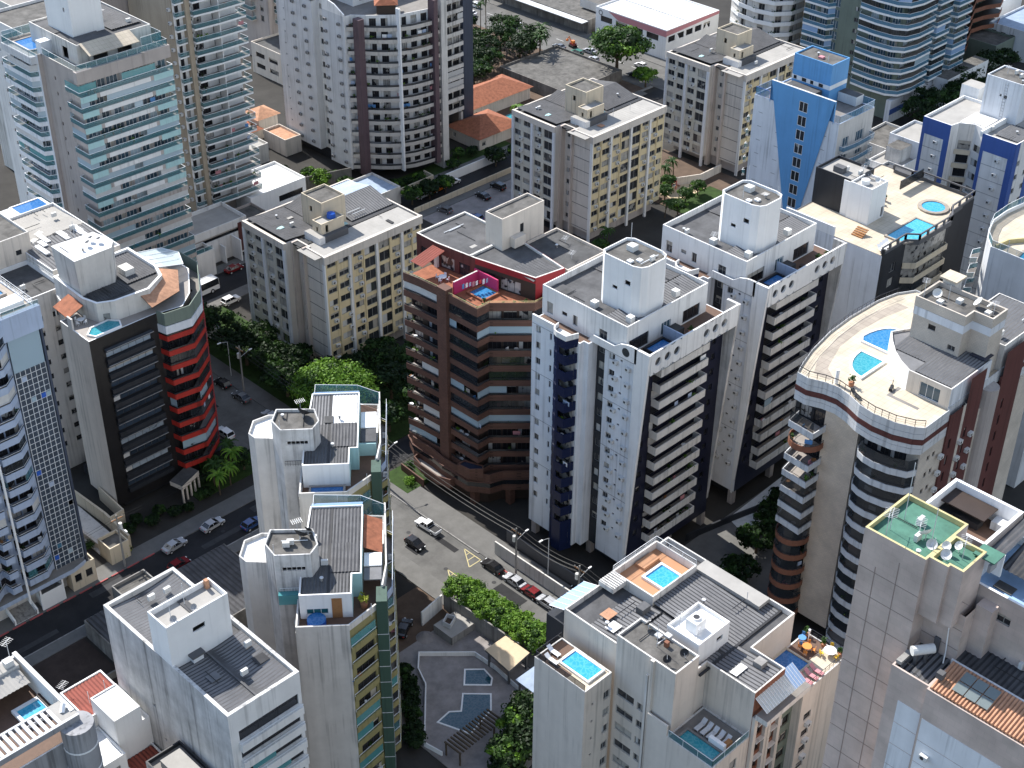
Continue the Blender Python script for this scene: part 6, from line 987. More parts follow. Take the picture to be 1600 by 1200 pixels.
# ================================================================ blue V tower
def v_tower():
    B = Bld('apartment_tower', 'white tower with a giant blue V painted down its side wall', (231, 143)); p = 2.95; zs = [40.6-p*k for k in range(14)]
    B.vol(rect(231, 243, 143.2, 163.4), 0, 46.4, 'off_white', {0: [(u, z, 2.6, 2.2, 'b') for z in zs for u in (1.5, 6.5)], 3: []}, 'deck_grey', .2, 'pale_blue', {3: 'cool_white'})
    B.finish(); B.wall = MB(); B.win = []
    # painted V: a thin raised panel with the column of stair windows
    b = MB(); x = 230.86; top, apex = 50.6, 6.0; L, Rr = 159.6, 144.6
    l0, r0 = 153.0, 150.2; w = [(z+.1, z+2.2) for z in [46.2-p*k for k in range(14)]]
    zz = sorted({apex, top} | {q for ww in w for q in ww if apex < q < top})
    def yl(z): return l0+(L-l0)*max(0, (z-22.5)/(top-22.5))
    def yr(z): return r0+(Rr-r0)*max(0, (z-22.5)/(top-22.5))
    for i in range(len(zz)-1):
        za, zb = zz[i], zz[i+1]; hole = any(a-.01 < za and zb < b2+.01 for a, b2 in w)
        if hole: b.poly([(x, yl(za), za), (x, 152.6, za), (x, 152.6, zb), (x, yl(zb), zb)], 'blue'); b.poly([(x, 150.6, za), (x, yr(za), za), (x, yr(zb), zb), (x, 150.6, zb)], 'blue')
        else: b.poly([(x, yl(za), za), (x, yr(za), za), (x, yr(zb), zb), (x, yl(zb), zb)], 'blue')
    b.poly([(x, L, top), (x, Rr, top), (x+.5, Rr, top), (x+.5, L, top)], 'pale_grey'); b.poly([(x+.5, L, 46), (x+.5, L, top), (x+.5, Rr, top), (x+.5, Rr, 46)], 'blue'); b.poly([(x, L, 46), (x+.5, L, 46), (x+.5, L, top), (x, L, top)][::-1], 'blue'); b.poly([(x, Rr, 46), (x, Rr, top), (x+.5, Rr, top), (x+.5, Rr, 46)][::-1], 'blue')
    B.part('painted_panel', b)
    for za, zb in w:
        if za > apex: link('window', win_mesh('w', 2.0, 2.1, (0, 0, 3)[int(za) % 3]), B.root, (230.93-231, 152.6-143, za), -math.pi/2)
    for k in range(13):
        for y in (161.5, 146.2) if k > 5 else (161.5, 157, 146.2): bx(B, 'joint_line', 230.97, 230.996, y-.5, y+.5, 43-p*k, 43.1-p*k, 'grey_wall')
    B.block('stair_tower', 237.4, 243.2, 150.4, 159.4, 46.3, 54.4, 'blue', 'concrete_roof', .3); b = MB(); b.band(off(rect(237.4, 243.2, 150.4, 159.4), -.03, True), 49.2, 50.1, .02, 'bright_white', True); B.part('white_stripe', b)
    for i in range(4): bx(B, 'window_slit', 237.33, 237.36, 152+i*2+.3*(i % 2), 153+i*2, 49.3, 50.0, 'glass_dark')
    clutter(B, 238, 242.5, 151, 158.8, 54.15, 5, 87); bx(B, 'roof_house', 240.5, 243, 146, 150.3, 46.3, 48.2, 'white', 'mid_roof'); bx(B, 'vent_box', 239, 240, 154, 155, 54.1, 54.5, 'rose'); bx(B, 'roof_deck', 231.6, 237.3, 152, 159, 46.3, 48.8, 'mid_roof')
    B.rail([(231.2, 163.3), (231.2, 160)], 46.4, 1.6, 'rail_blue', 'tank_blue', 1); B.rail([(231.2, 144.4), (231.2, 143.3), (236, 143.1), (242.9, 143.3), (242.9, 150)], 46.4, 1.5, 'rail_blue', 'pale_blue', 1.2); B.rail([(231.2, 163.3), (238, 163.3)], 46.4, 1.5, 'rail_blue', 'pale_blue', 1.2)
    balcony(B, [(232.2, 143.19), (232.2, 142.2), (236.2, 141.8), (242.4, 142.0), (242.4, 143.19)], [z-.1 for z in zs], 1.0, 'off_white', gl='rail_blue', slab=.5); balcony(B, [(230.99, 163.9), (230.4, 164.2), (231.5, 164.6)], [z-.1 for z in zs], 1.0, 'off_white', gl='rail_teal', slab=.3)
v_tower()
# ================================================================ block with the big rooftop pool deck
def deck_block():
    B = Bld('apartment_building', 'charcoal and cream block with round and rectangular pools on a wide roof deck', (201.7, 113)); p = 2.95; zs = [36.4-p*k for k in range(12)]
    body = [(201.7, 113.1), (209, 113.1), (210.6, 112.1), (220.6, 112.1), (224, 113.4), (232.2, 113.6), (232.2, 133.6), (201.7, 133.6)]
    B.vol(body, 0, 41.1, 'dark_slate', {0: [(3.2, z, 1.8, 1.8, 'n') for z in zs]}, 'deck_cream', .1, 'dark_grey', {7: 'cool_white', 2: 'glass_dark', 1: 'glass_dark', 3: 'dark_slate'}); B.finish()
    pa = [(208.9, 112.98), (210.5, 111.3), (220.7, 111.3), (221, 112.0)]
    b = MB(); b.prism(off(pa, .04), -.25, 0, 'cream'); b.band(pa, -.25, .85, .14, 'cream'); B.floors('balcony', b, [z-.2 for z in zs]); glazing(B, pa, [z-.2 for z in zs], .9, 2.6, .9, ('smoke_glass',), 1.5, .1, seed=2, cover=.9)
    bx(B, 'edge_pier', 201.66, 202.2, 112.9, 113.09, 0, 42.4, 'char')
    rim = [(201.8, 133.4), (201.8, 113.2), (209, 113.2), (210.6, 111.4), (220.9, 111.4), (224.1, 113.3), (232.1, 113.7), (232.1, 124.5), (231, 126), (231, 130)]
    b = MB(); b.band(rim[1:], 40.6, 41.6, .18, 'dark_grey'); 
    for i in range(1, len(rim)-1):
        a, c = Vector(rim[i]), Vector(rim[i+1]); n = max(1, int((c-a).length/2.2))
        for k in range(n+1): q = a+(c-a)*k/n; b.box(q.x-.25, q.x+.25, q.y-.02, q.y+.22, 41.6, 42.5, 'dark_grey')
    b.band(rim[1:], 42.5, 42.75, .22, 'dark_grey'); B.part('parapet', b); bx(B, 'terrace_wall', 201.72, 202.0, 123, 133.4, 41.1, 42.9, 'bright_white'); bx(B, 'wind_screen', 224.4, 231.9, 124.4, 124.6, 41.7, 43.4, 'smoke_glass')
    B.pool([(208.4, 113.2), (211.2, 112.0), (217.6, 112.2), (217.6, 116.6), (208.4, 116.6)], 41.05, 'pool_cyan', 'deck_tan', .35, .1); B.pool(arc(223.7, 116.9, 2.1, 0, 340, 17), 41.05, 'pool_bright', 'deck_tan', .7, .12)
    B.block('stair_tower', 209.4, 214.4, 121.4, 125.9, 41, 48, 'bright_white', 'light_roof', .4, {0: [(4, 41.2, .8, 2, 's')]}); B.block('stair_tower', 209.9, 216.8, 125.903, 133.6, 41, 48, 'dark_slate', 'light_roof', .5, {3: []}); bx(B, 'stair_panel', 209.7, 209.88, 125.95, 127.4, 41, 47.7, 'bright_white')
    b = MB(); b.cyl(211.2, 124, 47.6, 48.4, .75, 'bright_white', 14, .8, 'pale_grey'); B.part('water_tank', b); dish(B, 213.2, 124.8, 47.6, .6, 200, 'dark_grey'); dish(B, 212.6, 122.4, 47.6, .5, 200); bx(B, 'rooftop_machine', 211.4, 212.8, 129, 131, 47.5, 48.6, 'dark_grey'); mast(B, 214, 126.4, 47.6, 1.6, True)
    for i in range(5): bx(B, 'step', 204.6+i*.4, 205+i*.4, 119.2, 121.4, 41.05+.2*i, 41.2+.2*i, 'wood')
    clutter(B, 210, 216, 122, 133, 47.6, 9, 88)
    for i in range(4): plant('planter_shrub', '', 215.2+1.5*i, 124.6, 41.1, 1.1, B)
deck_block()
# ================================================================ white and blue striped block
def stripe_block():
    B = Bld('apartment_building', 'white block with royal blue corner stripes behind the roof pool deck', (251.2, 117)); p = 2.95; zs = [38.4-p*k for k in range(12)]
    body = [(252.4, 117.2), (266, 117.2), (266, 136.8), (251.2, 136.8), (251.2, 130.6), (253.4, 130.2), (255, 127.6), (254, 124.4), (252.4, 124.4)]
    w = {4: [], 6: [(.5, z+.2, 1.8, 1.5, 'n') for z in zs], 5: [(.4, z+.1, 2.4, 1.9, 's') for z in zs], 7: [(.3, z+.2, .9, 1.3, 's') for z in zs], 0: [(1.5, z+.3, 1.4, 1.2, 'n') for z in zs]+[(5, z+.3, 1.4, 1.2, 'n') for z in zs]}
    B.vol(body, 0, 44, 'white', w, 'light_roof', .6, 'bright_white', {5: 'off_white'}); wl = B.wall
    for x, y0, y1 in ((251.2, 130.6, 136.8), (252.4, 117.2, 124.4)):
        wl.box(x-.05, x-.003, y0, y0+1.2, 0, 43.98, 'blue_stripe'); wl.box(x-.05, x-.003, y1-.7, y1, 0, 43.98, 'blue_stripe'); wl.box(x-.05, x-.003, y0+1.203, y1-.703, 40.6, 43.98, 'blue_stripe')
        for z in zs: wl.box(x-.03, x-.002, y0+1.21, y1-.71, z-.5, z-.4, 'grey_wall'); B.acs.append((x, (y0+y1)/2-.4, z+.9, -math.pi/2))
    wl.box(252.4, 254, 117.15, 117.197, 0, 43.98, 'blue_stripe'); wl.box(258.5, 260.5, 117.15, 117.197, 0, 43.98, 'blue_stripe'); B.finish()
    pl = [(253.1, 130.15), (254.7, 127.5)]; b = MB(); b.band(pl, -.9, .1, .12, 'cream'); b.prism(off(pl, .06)+[(255.0, 127.65), (253.4, 130.2)], -.9, -.7, 'cream'); B.floors('balcony', b, zs); clutter(B, 254.5, 265, 118, 129, 43.6, 10, 89); clutter(B, 262, 267.5, 123, 130, 51.5, 5, 90)
    B.block('stair_tower', 261.4, 268, 122.6, 130.4, 43.4, 51.8, 'cool_white', 'concrete_roof', .3, {3: [(4.3, 48, .7, .7, 's'), (3.4, 48.2, .4, .5, 's')]}); q = MB(); q.corr(254.4, 261, 118, 123, 43.6, 43.6, 'fibre_pale', 'x', .5); q.corr(255, 261, 126, 131, 43.5, 43.6, 'white_roof', 'x', .5); B.part('roof_sheet', q); bx(B, 'roof_fin', 252, 261.3, 124.4, 124.8, 43.4, 44.5, 'bright_white'); bx(B, 'roof_box', 266.5, 270, 134, 138, 0, 46, 'bright_white', 'light_roof'); mast(B, 265, 128, 51.5, 1.6, True)
    b = MB()
    for k in range(12): b.tube((261.36, 125.6, 44.2+k*.6), (261.36, 126.2, 44.2+k*.6), .03, 'grey_wall', 3)
    for y in (125.6, 126.2): b.tube((261.36, y, 44), (261.36, y, 51.5), .03, 'grey_wall', 3)
    B.part('ladder', b)
stripe_block()
# ================================================================ rounded pale block at the right edge
def round_block():
    B = Bld('apartment_tower', 'pale grey tower with a rounded pool terrace behind glass railing, right edge', (213.5, 93)); p = 2.95
    body = [(213.5, 86), (236, 86), (236, 104), (227.6, 105), (222.8, 104.8), (219.3, 103.6), (216, 101.9), (213.8, 100)]
    B.vol(body, 0, 43.6, 'pale_grey', {7: [(9.2, 39-p*k, 1.0, .9, 's') for k in range(12)]}, 'deck_cream', .7, 'bright_white', {7: 'pale_grey'}); B.finish(); B.rail([(236, 104.2), (227.6, 104.9), (222.8, 104.7), (219.4, 103.5), (216.1, 101.8), (213.9, 99.9), (213.7, 86.2)], 43.6, 1.2, 'rail_teal', 'rail_white', 1.4)
    B.pool([(214.2, 90.5), (218, 90.8), (220, 93.8), (217, 95.4), (214.2, 95)], 43.0, 'pool_bright', 'deck_tan', .4, .2); b = MB(); b.band([(214.6, 99.4), (218, 99), (222, 96.4), (228, 95)], 42.9, 43.7, .3, 'curb_yellow'); B.part('terrace_kerb', b)
    balcony(B, [(215, 102.5), (214, 103.4), (217, 104.6), (218.6, 104)], [39-p*k for k in range(12)], 1.0, 'bright_white', gl='rail_teal'); mast(B, 213.9, 97, 40, 6)
round_block()
# ================================================================ far towers along the top
def curved_white_far():
    B = Bld('apartment_tower', 'white tower with curved planter balconies behind the furthest beige slab', (329, 232)); p = 3; zs = [2+p*k for k in range(16)]
    body = [(340, 217), (352, 217), (352, 246), (332, 246), (329.6, 241), (328.8, 235), (330, 230), (334, 227.2), (340, 227)]
    B.vol(body, 0, 50, 'off_white', {e: [(.6, z+.3, 1.8, 1.9, 'n') for z in zs] for e in (4, 5, 6, 7)}, 'concrete_roof', .8, None, {8: 'taupe', 0: 'taupe'}); B.finish()
    pa = [(331.4, 245.4), (329, 241.2), (328.2, 235), (329.4, 229.6), (333.6, 226.5), (340, 226.2)]; b = MB(); b.prism(off(pa, .04)+[(340, 227), (332, 246)], -.3, 0, 'bright_white', 'deck_grey'); b.band(pa, -.4, .7, .15, 'bright_white'); B.floors('balcony', b, zs)
    rn = random.Random(2); 
    for z in zs[2:12]:
        for i in range(1, 5): b = MB(); leaves(b, (pa[i][0]+.8, pa[i][1]+.5, z+.9), 1.3, .5, 22, .22, 'leaf_mid', rn, .1); B.part('balcony_plants', b)
    bx(B, 'side_wall', 339.4, 339.99, 218, 226.9, 0, 50, 'cream'); bx(B, 'side_wall', 346, 350, 216.4, 216.99, 0, 50, 'dark_brown')
    T = Bld('apartment_tower', 'grey tower with blue glass curved balconies and green piers, top right', (332, 191)); z2 = [8+p*k for k in range(17)]
    T.vol([(333, 192), (366, 192), (366, 222), (333, 222)], 0, 60, 'moss_stone', {0: [(u, z, 2.4, 2.2, 'b') for z in z2 for u in (2, 5, 9, 14, 17, 24, 27)], 3: [(u, z, 2.4, 2.2, 'b') for z in z2 for u in (1.5, 5, 8.5, 20.5, 24, 27)]+[(15.6, z+.4, 1.2, 1.2, 'n') for z in z2]}, 'concrete_roof'); T.finish()
    for k, pa in enumerate(([(332.99, 222), (331, 221), (331, 213.4), (332.99, 212.4)], [(332.99, 204.6), (330.8, 203.6), (330.2, 198), (330.6, 192.6), (332.4, 189.8), (337, 188.8), (344.4, 189), (345.4, 191.9)], [(346.6, 191.9), (347, 189.6), (353.6, 189.6), (354.4, 191.9)], [(357, 191.9), (357.4, 189.8), (364.6, 189.8), (365.8, 191.9)])):
        b = MB(); b.prism(off(pa, .04), -.3, 0, 'bright_white', 'tile_floor'); b.band(pa, -.45, .08, .12, 'bright_white'); o = off(pa, .05)
        for i in range(len(o)-1): b.poly([(*o[i], .09), (*o[i+1], .09), (*o[i+1], 1.05), (*o[i], 1.05)], 'rail_blue'); b.tube((*o[i], 1.08), (*o[i+1], 1.08), .05, 'rail_white', 4)
        T.floors('balcony', b, z2); glazing(T, pa, z2, 1.1, 2.5, .8, ('screen_pale', 'roof_blue', 'smoke_glass'), 2, .1, seed=k+1, cover=.4)
    bx(T, 'base', 331, 366, 190.5, 191.99, 0, 6.4, 'cool_white'); bx(T, 'base_stripe', 330.9, 366.1, 190.4, 190.49, 2.5, 4, 'blue_stripe'); bx(T, 'garden_wall', 331, 345, 179, 179.4, 0, 3, 'pale_grey'); bx(T, 'podium', 351, 372, 186, 190.3, 0, 8, 'bright_white', 'concrete_roof')
    U = Bld('apartment_tower', 'dark brown tower with wavy balconies at the top right', (374, 198)); z3 = [5+p*k for k in range(14)]
    pa = [(372, 206), (372.6, 200), (376, 197), (382, 198.4), (387, 200.6), (392, 200), (397, 198), (402, 200)]
    U.vol([(374, 202), (404, 204), (404, 224), (374, 224)], 0, 47, 'dark_green', {0: [(u, z+.1, 3, 2.2, 'd') for z in z3 for u in (1, 5, 9, 13, 17, 21, 25)]}, 'concrete_roof'); U.finish()
    b = MB(); b.prism(off(pa, .04)+[(402, 203.8), (374, 201.9)], -.3, 0, 'brown_cladding', 'dark_brown'); b.band(pa, -.4, .8, .15, 'brown_cladding'); U.floors('balcony', b, z3); b = MB(); b.band([(372, 194), (376, 191), (384, 190), (392, 192)], 2, 5, .3, 'bright_white'); U.part('curved_wall', b)
curved_white_far()
def simple(name, label, cat, x0, x1, y0, y1, h, wall, roof, wins=None, par=.6, extra=None, cap=None):
    B = Bld(name, label, (x0, y0), cat=cat); B.vol(rect(x0, x1, y0, y1), 0, h, wall, wins or {}, roof, par, cap); B.finish(); return B
B = simple('shop_building', 'two-storey store with a bright flat roof and red fascia, top centre', 'building', 322, 346, 260.5, 288, 9, 'bright_white', 'white_roof', {0: grid([1, 5, 9, 13, 17], 3, 1.8, 5, 1, 3, 's'), 3: grid([2, 8, 14, 20], 4.6, 1.8, 5, 1, 3, 's')}, .5)
b = MB(); b.poly([(321.95, 283, 8.7), (321.95, 260.45, 8.7), (321.95, 260.45, 6.9), (321.95, 279, 6.9)], 'rose'); b.poly([(321.95, 260.45, 7.2), (346, 260.45, 8.0), (346, 260.45, 8.95), (321.95, 260.45, 8.7)], 'rose'); B.part('fascia', b); bx(B, 'roof_ridge', 333, 333.4, 261, 287.5, 8.5, 8.75, 'pale_grey')
for c, y in (((346.2, 260.44), 0), ((333, 260.44), 0)): 
    b = MB(); cx = c[0]-6; b.poly([(cx-2.5, 260.42, 2.6), (cx+2.5, 260.42, 2.6), (cx, 260.42, 6.6)], 'bright_white'); B.part('sign_triangle', b)
b = MB(); n2 = 14; b.poly([(321.94, 286+.8*math.cos(2*math.pi*i/n2), 7.6+.8*math.sin(2*math.pi*i/n2)) for i in range(n2)][::-1], 'dark_grey'); b.poly([(321.93, 286+.55*math.cos(2*math.pi*i/n2), 7.6+.55*math.sin(2*math.pi*i/n2)) for i in range(n2)][::-1], 'bright_white'); B.part('round_emblem', b)
B = simple('long_shed', 'long low shed with a concrete canopy along the far street', 'building', 321, 334, 290, 345, 4.4, 'stain_wall', 'concrete_roof'); bx(B, 'canopy', 318.2, 321, 290, 330, 3.9, 4.1, 'pale_grey'); bx(B, 'roof_house', 328, 334, 290, 300, 4.3, 7, 'off_white', 'concrete_roof')
simple('low_building', 'blue-roofed hall behind the long shed, top edge', 'building', 336, 360, 296, 330, 6, 'cool_white', 'blue_sheet'); simple('low_building', 'white hall with plain roof behind the wavy brown tower', 'building', 402, 424, 205, 222, 10, 'bright_white', 'white_roof')
B = simple('low_building', 'white louvred building with pale blue roof, right of the wavy brown tower', 'building', 396, 420, 186, 200, 9, 'cool_white', 'blue_sheet', {0: grid([1, 4, 7, 10, 13, 16], 1.6, 5, 2, 1, 3, 's'), 3: grid([1, 4, 7], 1.6, 5, 2, 1, 3, 's')}); simple('low_building', 'moss green boundary block beside the louvred building', 'wall', 385, 395.5, 191, 203, 7, 'moss_stone', 'concrete_roof')
B = simple('apartment_tower', 'pale tower with teal balconies seen between the white balcony tower and mauve pier tower', 'building', 238, 254, 336, 352, 52, 'taupe', 'concrete_roof', {0: grid([2, 5, 9], 1.6, 1.8, 12, 13, 3, 'n'), 3: grid([3, 8, 12], 1.6, 1.8, 12, 13, 3, 'n')}); balcony(B, [(240, 335.9), (240, 334.4), (247, 334.4), (247, 335.9)], [12+3*k for k in range(13)], 1, 'bright_white', gl='rail_teal'); balcony(B, [(237.9, 350), (236.4, 350), (236.4, 342), (237.9, 342)], [12+3*k for k in range(13)], 1, 'off_white', gl='rail_teal')
simple('low_building', 'beige three-storey base building between the balcony tower and the mauve pier tower', 'building', 231, 247, 322, 335.9, 9, 'warm_cream', 'dark_roof', {0: grid([1, 6, 11], 4, 1.4, 2, 2, 3.2, 's'), 3: grid([2, 8], 4, 1.4, 2, 2, 3.2, 's')})
simple('apartment_tower', 'white tower with small square windows in the top left corner', 'building', 130, 146, 262, 282, 57, 'white', 'concrete_roof', {3: grid([4, 9], .7, .8, 6, 17, 2.95, 's'), 0: grid([6], .8, 1.0, 6, 17, 2.95, 's')}); simple('apartment_building', 'beige roofed block behind the top left corner tower', 'building', 150, 172, 304, 330, 46, 'off_white', 'deck_grey')
B = simple('low_building', 'low white building with sloping white roof beside the blue V tower', 'building', 296, 307, 166, 174, 7, 'white', 'light_roof', {0: grid([2, 6], 2, 1.2, 3, 1, 3, 's')}); bx(B, 'roof_house', 300, 305, 168, 172, 6.4, 10, 'dirty_white', 'concrete_roof'); bx(B, 'awning', 293, 296, 167, 173, 4.5, 4.8, 'bright_white')
simple('low_building', 'small white cube house behind the blue-striped block', 'house', 305, 316, 166, 174.5, 11, 'cool_white', 'light_roof'); simple('low_building', 'grey roofed single-storey house between the V tower and the dark grove', 'house', 308, 322, 176, 186, 5, 'off_white', 'concrete_roof'); simple('low_building', 'stained white house with lean-to roof below the grey house', 'house', 286, 295, 156, 168, 9, 'dirty_white', 'fibre')
simple('garage_building', 'white garage block at the foot of the balcony tower', 'building', 176, 192, 262, 274, 6.5, 'bright_white', 'white_roof', {0: [(8, 2.6, 7, 1.6, 's')]}); 
B = simple('low_building', 'blue-grey roofed hall behind the block with the blue tank', 'building', 193, 207.5, 245.6, 256, 4.6, 'off_white', 'blue_sheet'); 
def hip(name, label, x0, x1, y0, y1, h, e, m='clay', wall='warm_cream'):
    B = Bld(name, label, (x0, y0), cat='house'); B.vol(rect(x0, x1, y0, y1), 0, h, wall, {0: [(1, 1, 1.2, 1.2, 'n')], 3: [(1.5, 1, 1.2, 1.2, 'n')]}, None); B.finish(); a = .7; w = min(x1-x0, y1-y0)/2+a; c = rect(x0-a, x1+a, y0-a, y1+a); b = MB()
    if x1-x0 > y1-y0: r1, r2 = (x0-a+w, (y0+y1)/2, h+e), (x1+a-w, (y0+y1)/2, h+e); F = [(c[0], c[1], r2, r1), (c[1], c[2], r2, None), (c[2], c[3], r1, r2), (c[3], c[0], r1, None)]
    else: r1, r2 = ((x0+x1)/2, y0-a+w, h+e), ((x0+x1)/2, y1+a-w, h+e); F = [(c[0], c[1], r1, None), (c[1], c[2], r2, r1), (c[2], c[3], r2, None), (c[3], c[0], r1, r2)]
    for p_, q_, u, v in F: b.poly([(*p_, h), (*q_, h), u]+([v] if v else []), m)
    b.poly([(*p_, h) for p_ in c[::-1]], 'dark_brown'); B.part('roof', b); return B
hip('house', 'long clay tiled house beyond the slate blue tower', 252, 274, 268, 279, 3.6, 2.6); hip('house', 'hip-roofed clay house with a small pool beside it', 241, 255, 253.5, 265, 3.4, 2.8); B = simple('low_building', 'unfinished flat concrete slab roof below the street tree', 'building', 278, 301, 258.5, 284, 3.6, 'stain_wall', 'concrete_roof')
hip('house', 'small ochre hip-roofed house left of the mauve pier tower', 205, 211, 298, 304, 5.5, 2, 'clay_pale'); simple('house', 'flat house with an orange tiled lean-to roof left of the mauve pier tower', 'house', 203.5, 208.5, 285, 294, 4.6, 'warm_cream', 'clay_pale'); hip('house', 'brown tiled house at the foot of the balcony tower', 196, 204, 296, 306, 4, 2, 'clay'); simple('house', 'pale roofed house between garage block and boundary wall', 'house', 190, 199, 286, 294, 5, 'off_white', 'light_roof')
sheetpool = MB(); sheetpool.poly(arc3 if 0 else [(x, y, .16) for x, y in arc(262, 262, 2.6, 0, 340, 14)], 'pool_teal'); struct('water', sheetpool)
# shed roofs, sheds and street-level walls near the camera
B = simple('shed', 'dark corrugated shed between stained block and octagon towers', 'shed', 74.5, 101, 153, 168.3, 3.6, 'stain_wall', 'dark_roof'); q = MB(); q.corr(74.8, 100.7, 153.4, 168, 3.3, 3.8, 'fibre_dark', 'y', .8, .12); B.part('roof_sheet', q)
B = simple('low_building', 'flat concrete canopy over the pavement by the stained block', 'shed', 82, 88, 168.7, 172.4, 3.4, 'concrete', 'concrete_roof')
B = simple('gatehouse', 'small cream gatehouse with dark windows beside the blue tower', 'gatehouse', 78.6, 83, 178.9, 183.2, 4.6, 'cream', 'mid_roof', {0: [(.6, 1.6, 1.2, 1.6, 's'), (2.6, 1.6, 1.2, 1.6, 's')], 3: [(1.2, 1.6, 1.6, 1.6, 's')]}); B = simple('gatehouse', 'low cream block with open roof at the blue tower entrance', 'gatehouse', 86.6, 90.2, 180.2, 184, 3.6, 'cream', 'concrete_roof')
def ramp(label, x0, x1, ya, yb, za, zb, m='bright_white'):
    b = MB(); w = x1-x0; L = yb-ya; b.poly([(0, 0, za), (w, 0, za), (w, L, zb), (0, L, zb)], 'concrete'); b.poly([(0, 0, 0), (0, 0, za), (0, L, zb), (0, L, 0)], m); b.poly([(w, 0, za), (w, 0, 0), (w, L, 0), (w, L, zb)], m); b.poly([(0, 0, 0), (w, 0, 0), (w, 0, za), (0, 0, za)], m)
    for x in (-.3, w): 
        b.box(x, x+.3, 0, .3, 0, za+.9, m); b.poly([(x, 0, za+.9), (x+.3, 0, za+.9), (x+.3, L, zb+.9), (x, L, zb+.9)], m)
        for xx in (x, x+.3): b.poly([(xx, 0, za), (xx, 0, za+.9), (xx, L, zb+.9), (xx, L, zb)], m)
    return thing('garage_ramp', label, 'ramp', (x0, ya, .14), me=b.mesh('garage_ramp'))
ramp('white garage ramp rising from the pavement to the blue tower', 68, 71.6, 178.4, 186, .05, 3.4); ramp('second white garage ramp nearer the gatehouse', 73, 76.6, 178.4, 186, 3.2, .4)
def wall(label, pts, h, m='off_white', th=.25, closed=False):
    b = MB(); x0, y0 = pts[0]; b.band([(x-x0, y-y0) for x, y in pts], 0, h, th, m, closed); return thing('boundary_wall', label, 'wall', (x0, y0, 0), me=b.mesh('boundary_wall'))
wall('long grey stained wall curving left of the mauve pier tower', [(190.5, 285), (191.2, 274.5), (193, 266.2), (206, 262)], 4.2, 'stain_wall'); wall('cream ramp wall running down beside the black tiled tower', [(91, 201), (91.6, 190), (91.2, 182.2)], 2.6, 'cream', .4); wall('second cream wall along the sunlit ramp', [(86.4, 199), (87.2, 184.2)], 1.4, 'warm_cream', .5)
wall('low cream wall in front of the black tiled tower', [(94.6, 197), (94.2, 188.6), (91.4, 188.2)], 3, 'cream'); wall('white garden wall left of the block with the blue tank', [(136.5, 228), (141.5, 226), (142.2, 233.6)], 2.4, 'bright_white'); wall('white gate wall in front of the slate blue tower', [(222, 246.2), (243, 246.2)], 2.3, 'bright_white'); wall('parking lot wall along the cross street', [(206, 239), (242, 239)], 1.6, 'curb_yellow' if 0 else 'cream', .2)
wall('cream wall on the far side of the parking lot', [(243, 222), (243, 236.6)], 2, 'cream'); wall('cream garden wall of the mauve pier tower', [(207, 248.8), (221, 248.8), (221.2, 252.5)], 1.8, 'cream'); wall('tall white service wall near the garage block', [(160.5, 250.5), (160.5, 255), (166, 255)], 4.2, 'bright_white'); wall('white lot wall behind the red balcony tower', [(122.6, 206), (131, 205)][::-1], 2.6, 'bright_white') if 0 else None
wall('brick wall at the foot of the brown tower by the pavement', [(138.2, 166.4), (138.0, 163.2), (137.8, 160)], 1.6, 'brick_brown'); wall('white wall with service doors along the pavement below the white tower', [(134.2, 138), (134.2, 123), (134.4, 110)], 2.8, 'off_white'); wall('inner driveway wall below the white tower', [(138, 139), (138, 112)], 2.4, 'dark_grey')
wall('tall grey ramp wall beside the street trees', [(118.9, 134), (119.3, 124), (119.5, 117.6)], 3.4, 'concrete'); wall('ramp end wall beside the olive tower garden', [(113.8, 133.4), (118.85, 134.2)], 3, 'white'); wall('white rim wall round the paved pool court', [(97.8, 111.4), (97.2, 114.6), (105.2, 123.2), (106.6, 126.5), (109.0, 129.0), (115.3, 122.9), (115.5, 118.4), (114.8, 111.5)][::-1], .9, 'white', .2)
wall('dark curved wall of the driveway under the white tower', [(160, 117.6), (168, 115.8), (178, 113.2), (190, 113.6)], 1.4, 'dark_slate', .3); wall('red brick kerb wall left of the stained block', [(62, 169.2), (62, 158), (74, 157.6)], 1.4, 'stain_wall'); wall('cream wall behind the sand play yard', [(262, 206), (268, 203), (276, 203)], 2.2, 'warm_cream')
b = MB(); b.prism([(0, 0), (5, .6), (5, 5.8), (.6, 5.8)], 3.0, 3.4, 'dark_grey', 'sand'); 
for x, y in ((.3, .3), (4.4, .7), (4.4, 5.1), (.8, 5.1)): b.box(x, x+.3, y, y+.3, 0, 3.0, 'dark_grey')
thing('pergola', 'sand-topped flat shelter on dark posts by the street trees', 'pergola', (114.3, 114.4, 0), me=b.mesh('pergola')); b = MB(); b.prism([(0, 0), (5.5, 0), (5.5, 5.5), (0, 5.5)], 2.6, 2.8, 'blue_sheet')
for x in (.3, 4.9): b.box(x, x+.25, .3, .55, 0, 2.6, 'dark_grey'); b.box(x, x+.25, 4.9, 5.15, 0, 2.6, 'dark_grey')
thing('canopy', 'grey sheet canopy between sand-topped shelter and cream pool block', 'canopy', (114.2, 107.4, 0), me=b.mesh('canopy'))
b = MB()
for i in range(15): b.box(i*.62, i*.62+.22, 0, 3.3, 2.5, 2.75, 'bark')
for x in (0, 7): b.box(x, x+.2, .1, .3, 0, 2.5, 'bark'); b.box(x, x+.2, 2.9, 3.1, 0, 2.5, 'bark')
thing('pergola', 'dark timber pergola slats over the court pool', 'pergola', (98.4, 108.1, 0), R(2), me=b.mesh('pergola'))
w = MB(); pa = [(109.9, 119.4), (112.6, 116.7), (113.6, 117.5), (114.0, 119.6), (112.0, 121.5)]; pb = [(101.9, 116.5), (103.7, 111.7), (109.0, 113.0), (111.1, 115.2), (108.3, 118.0), (105.7, 115.6), (104.3, 116.8)]
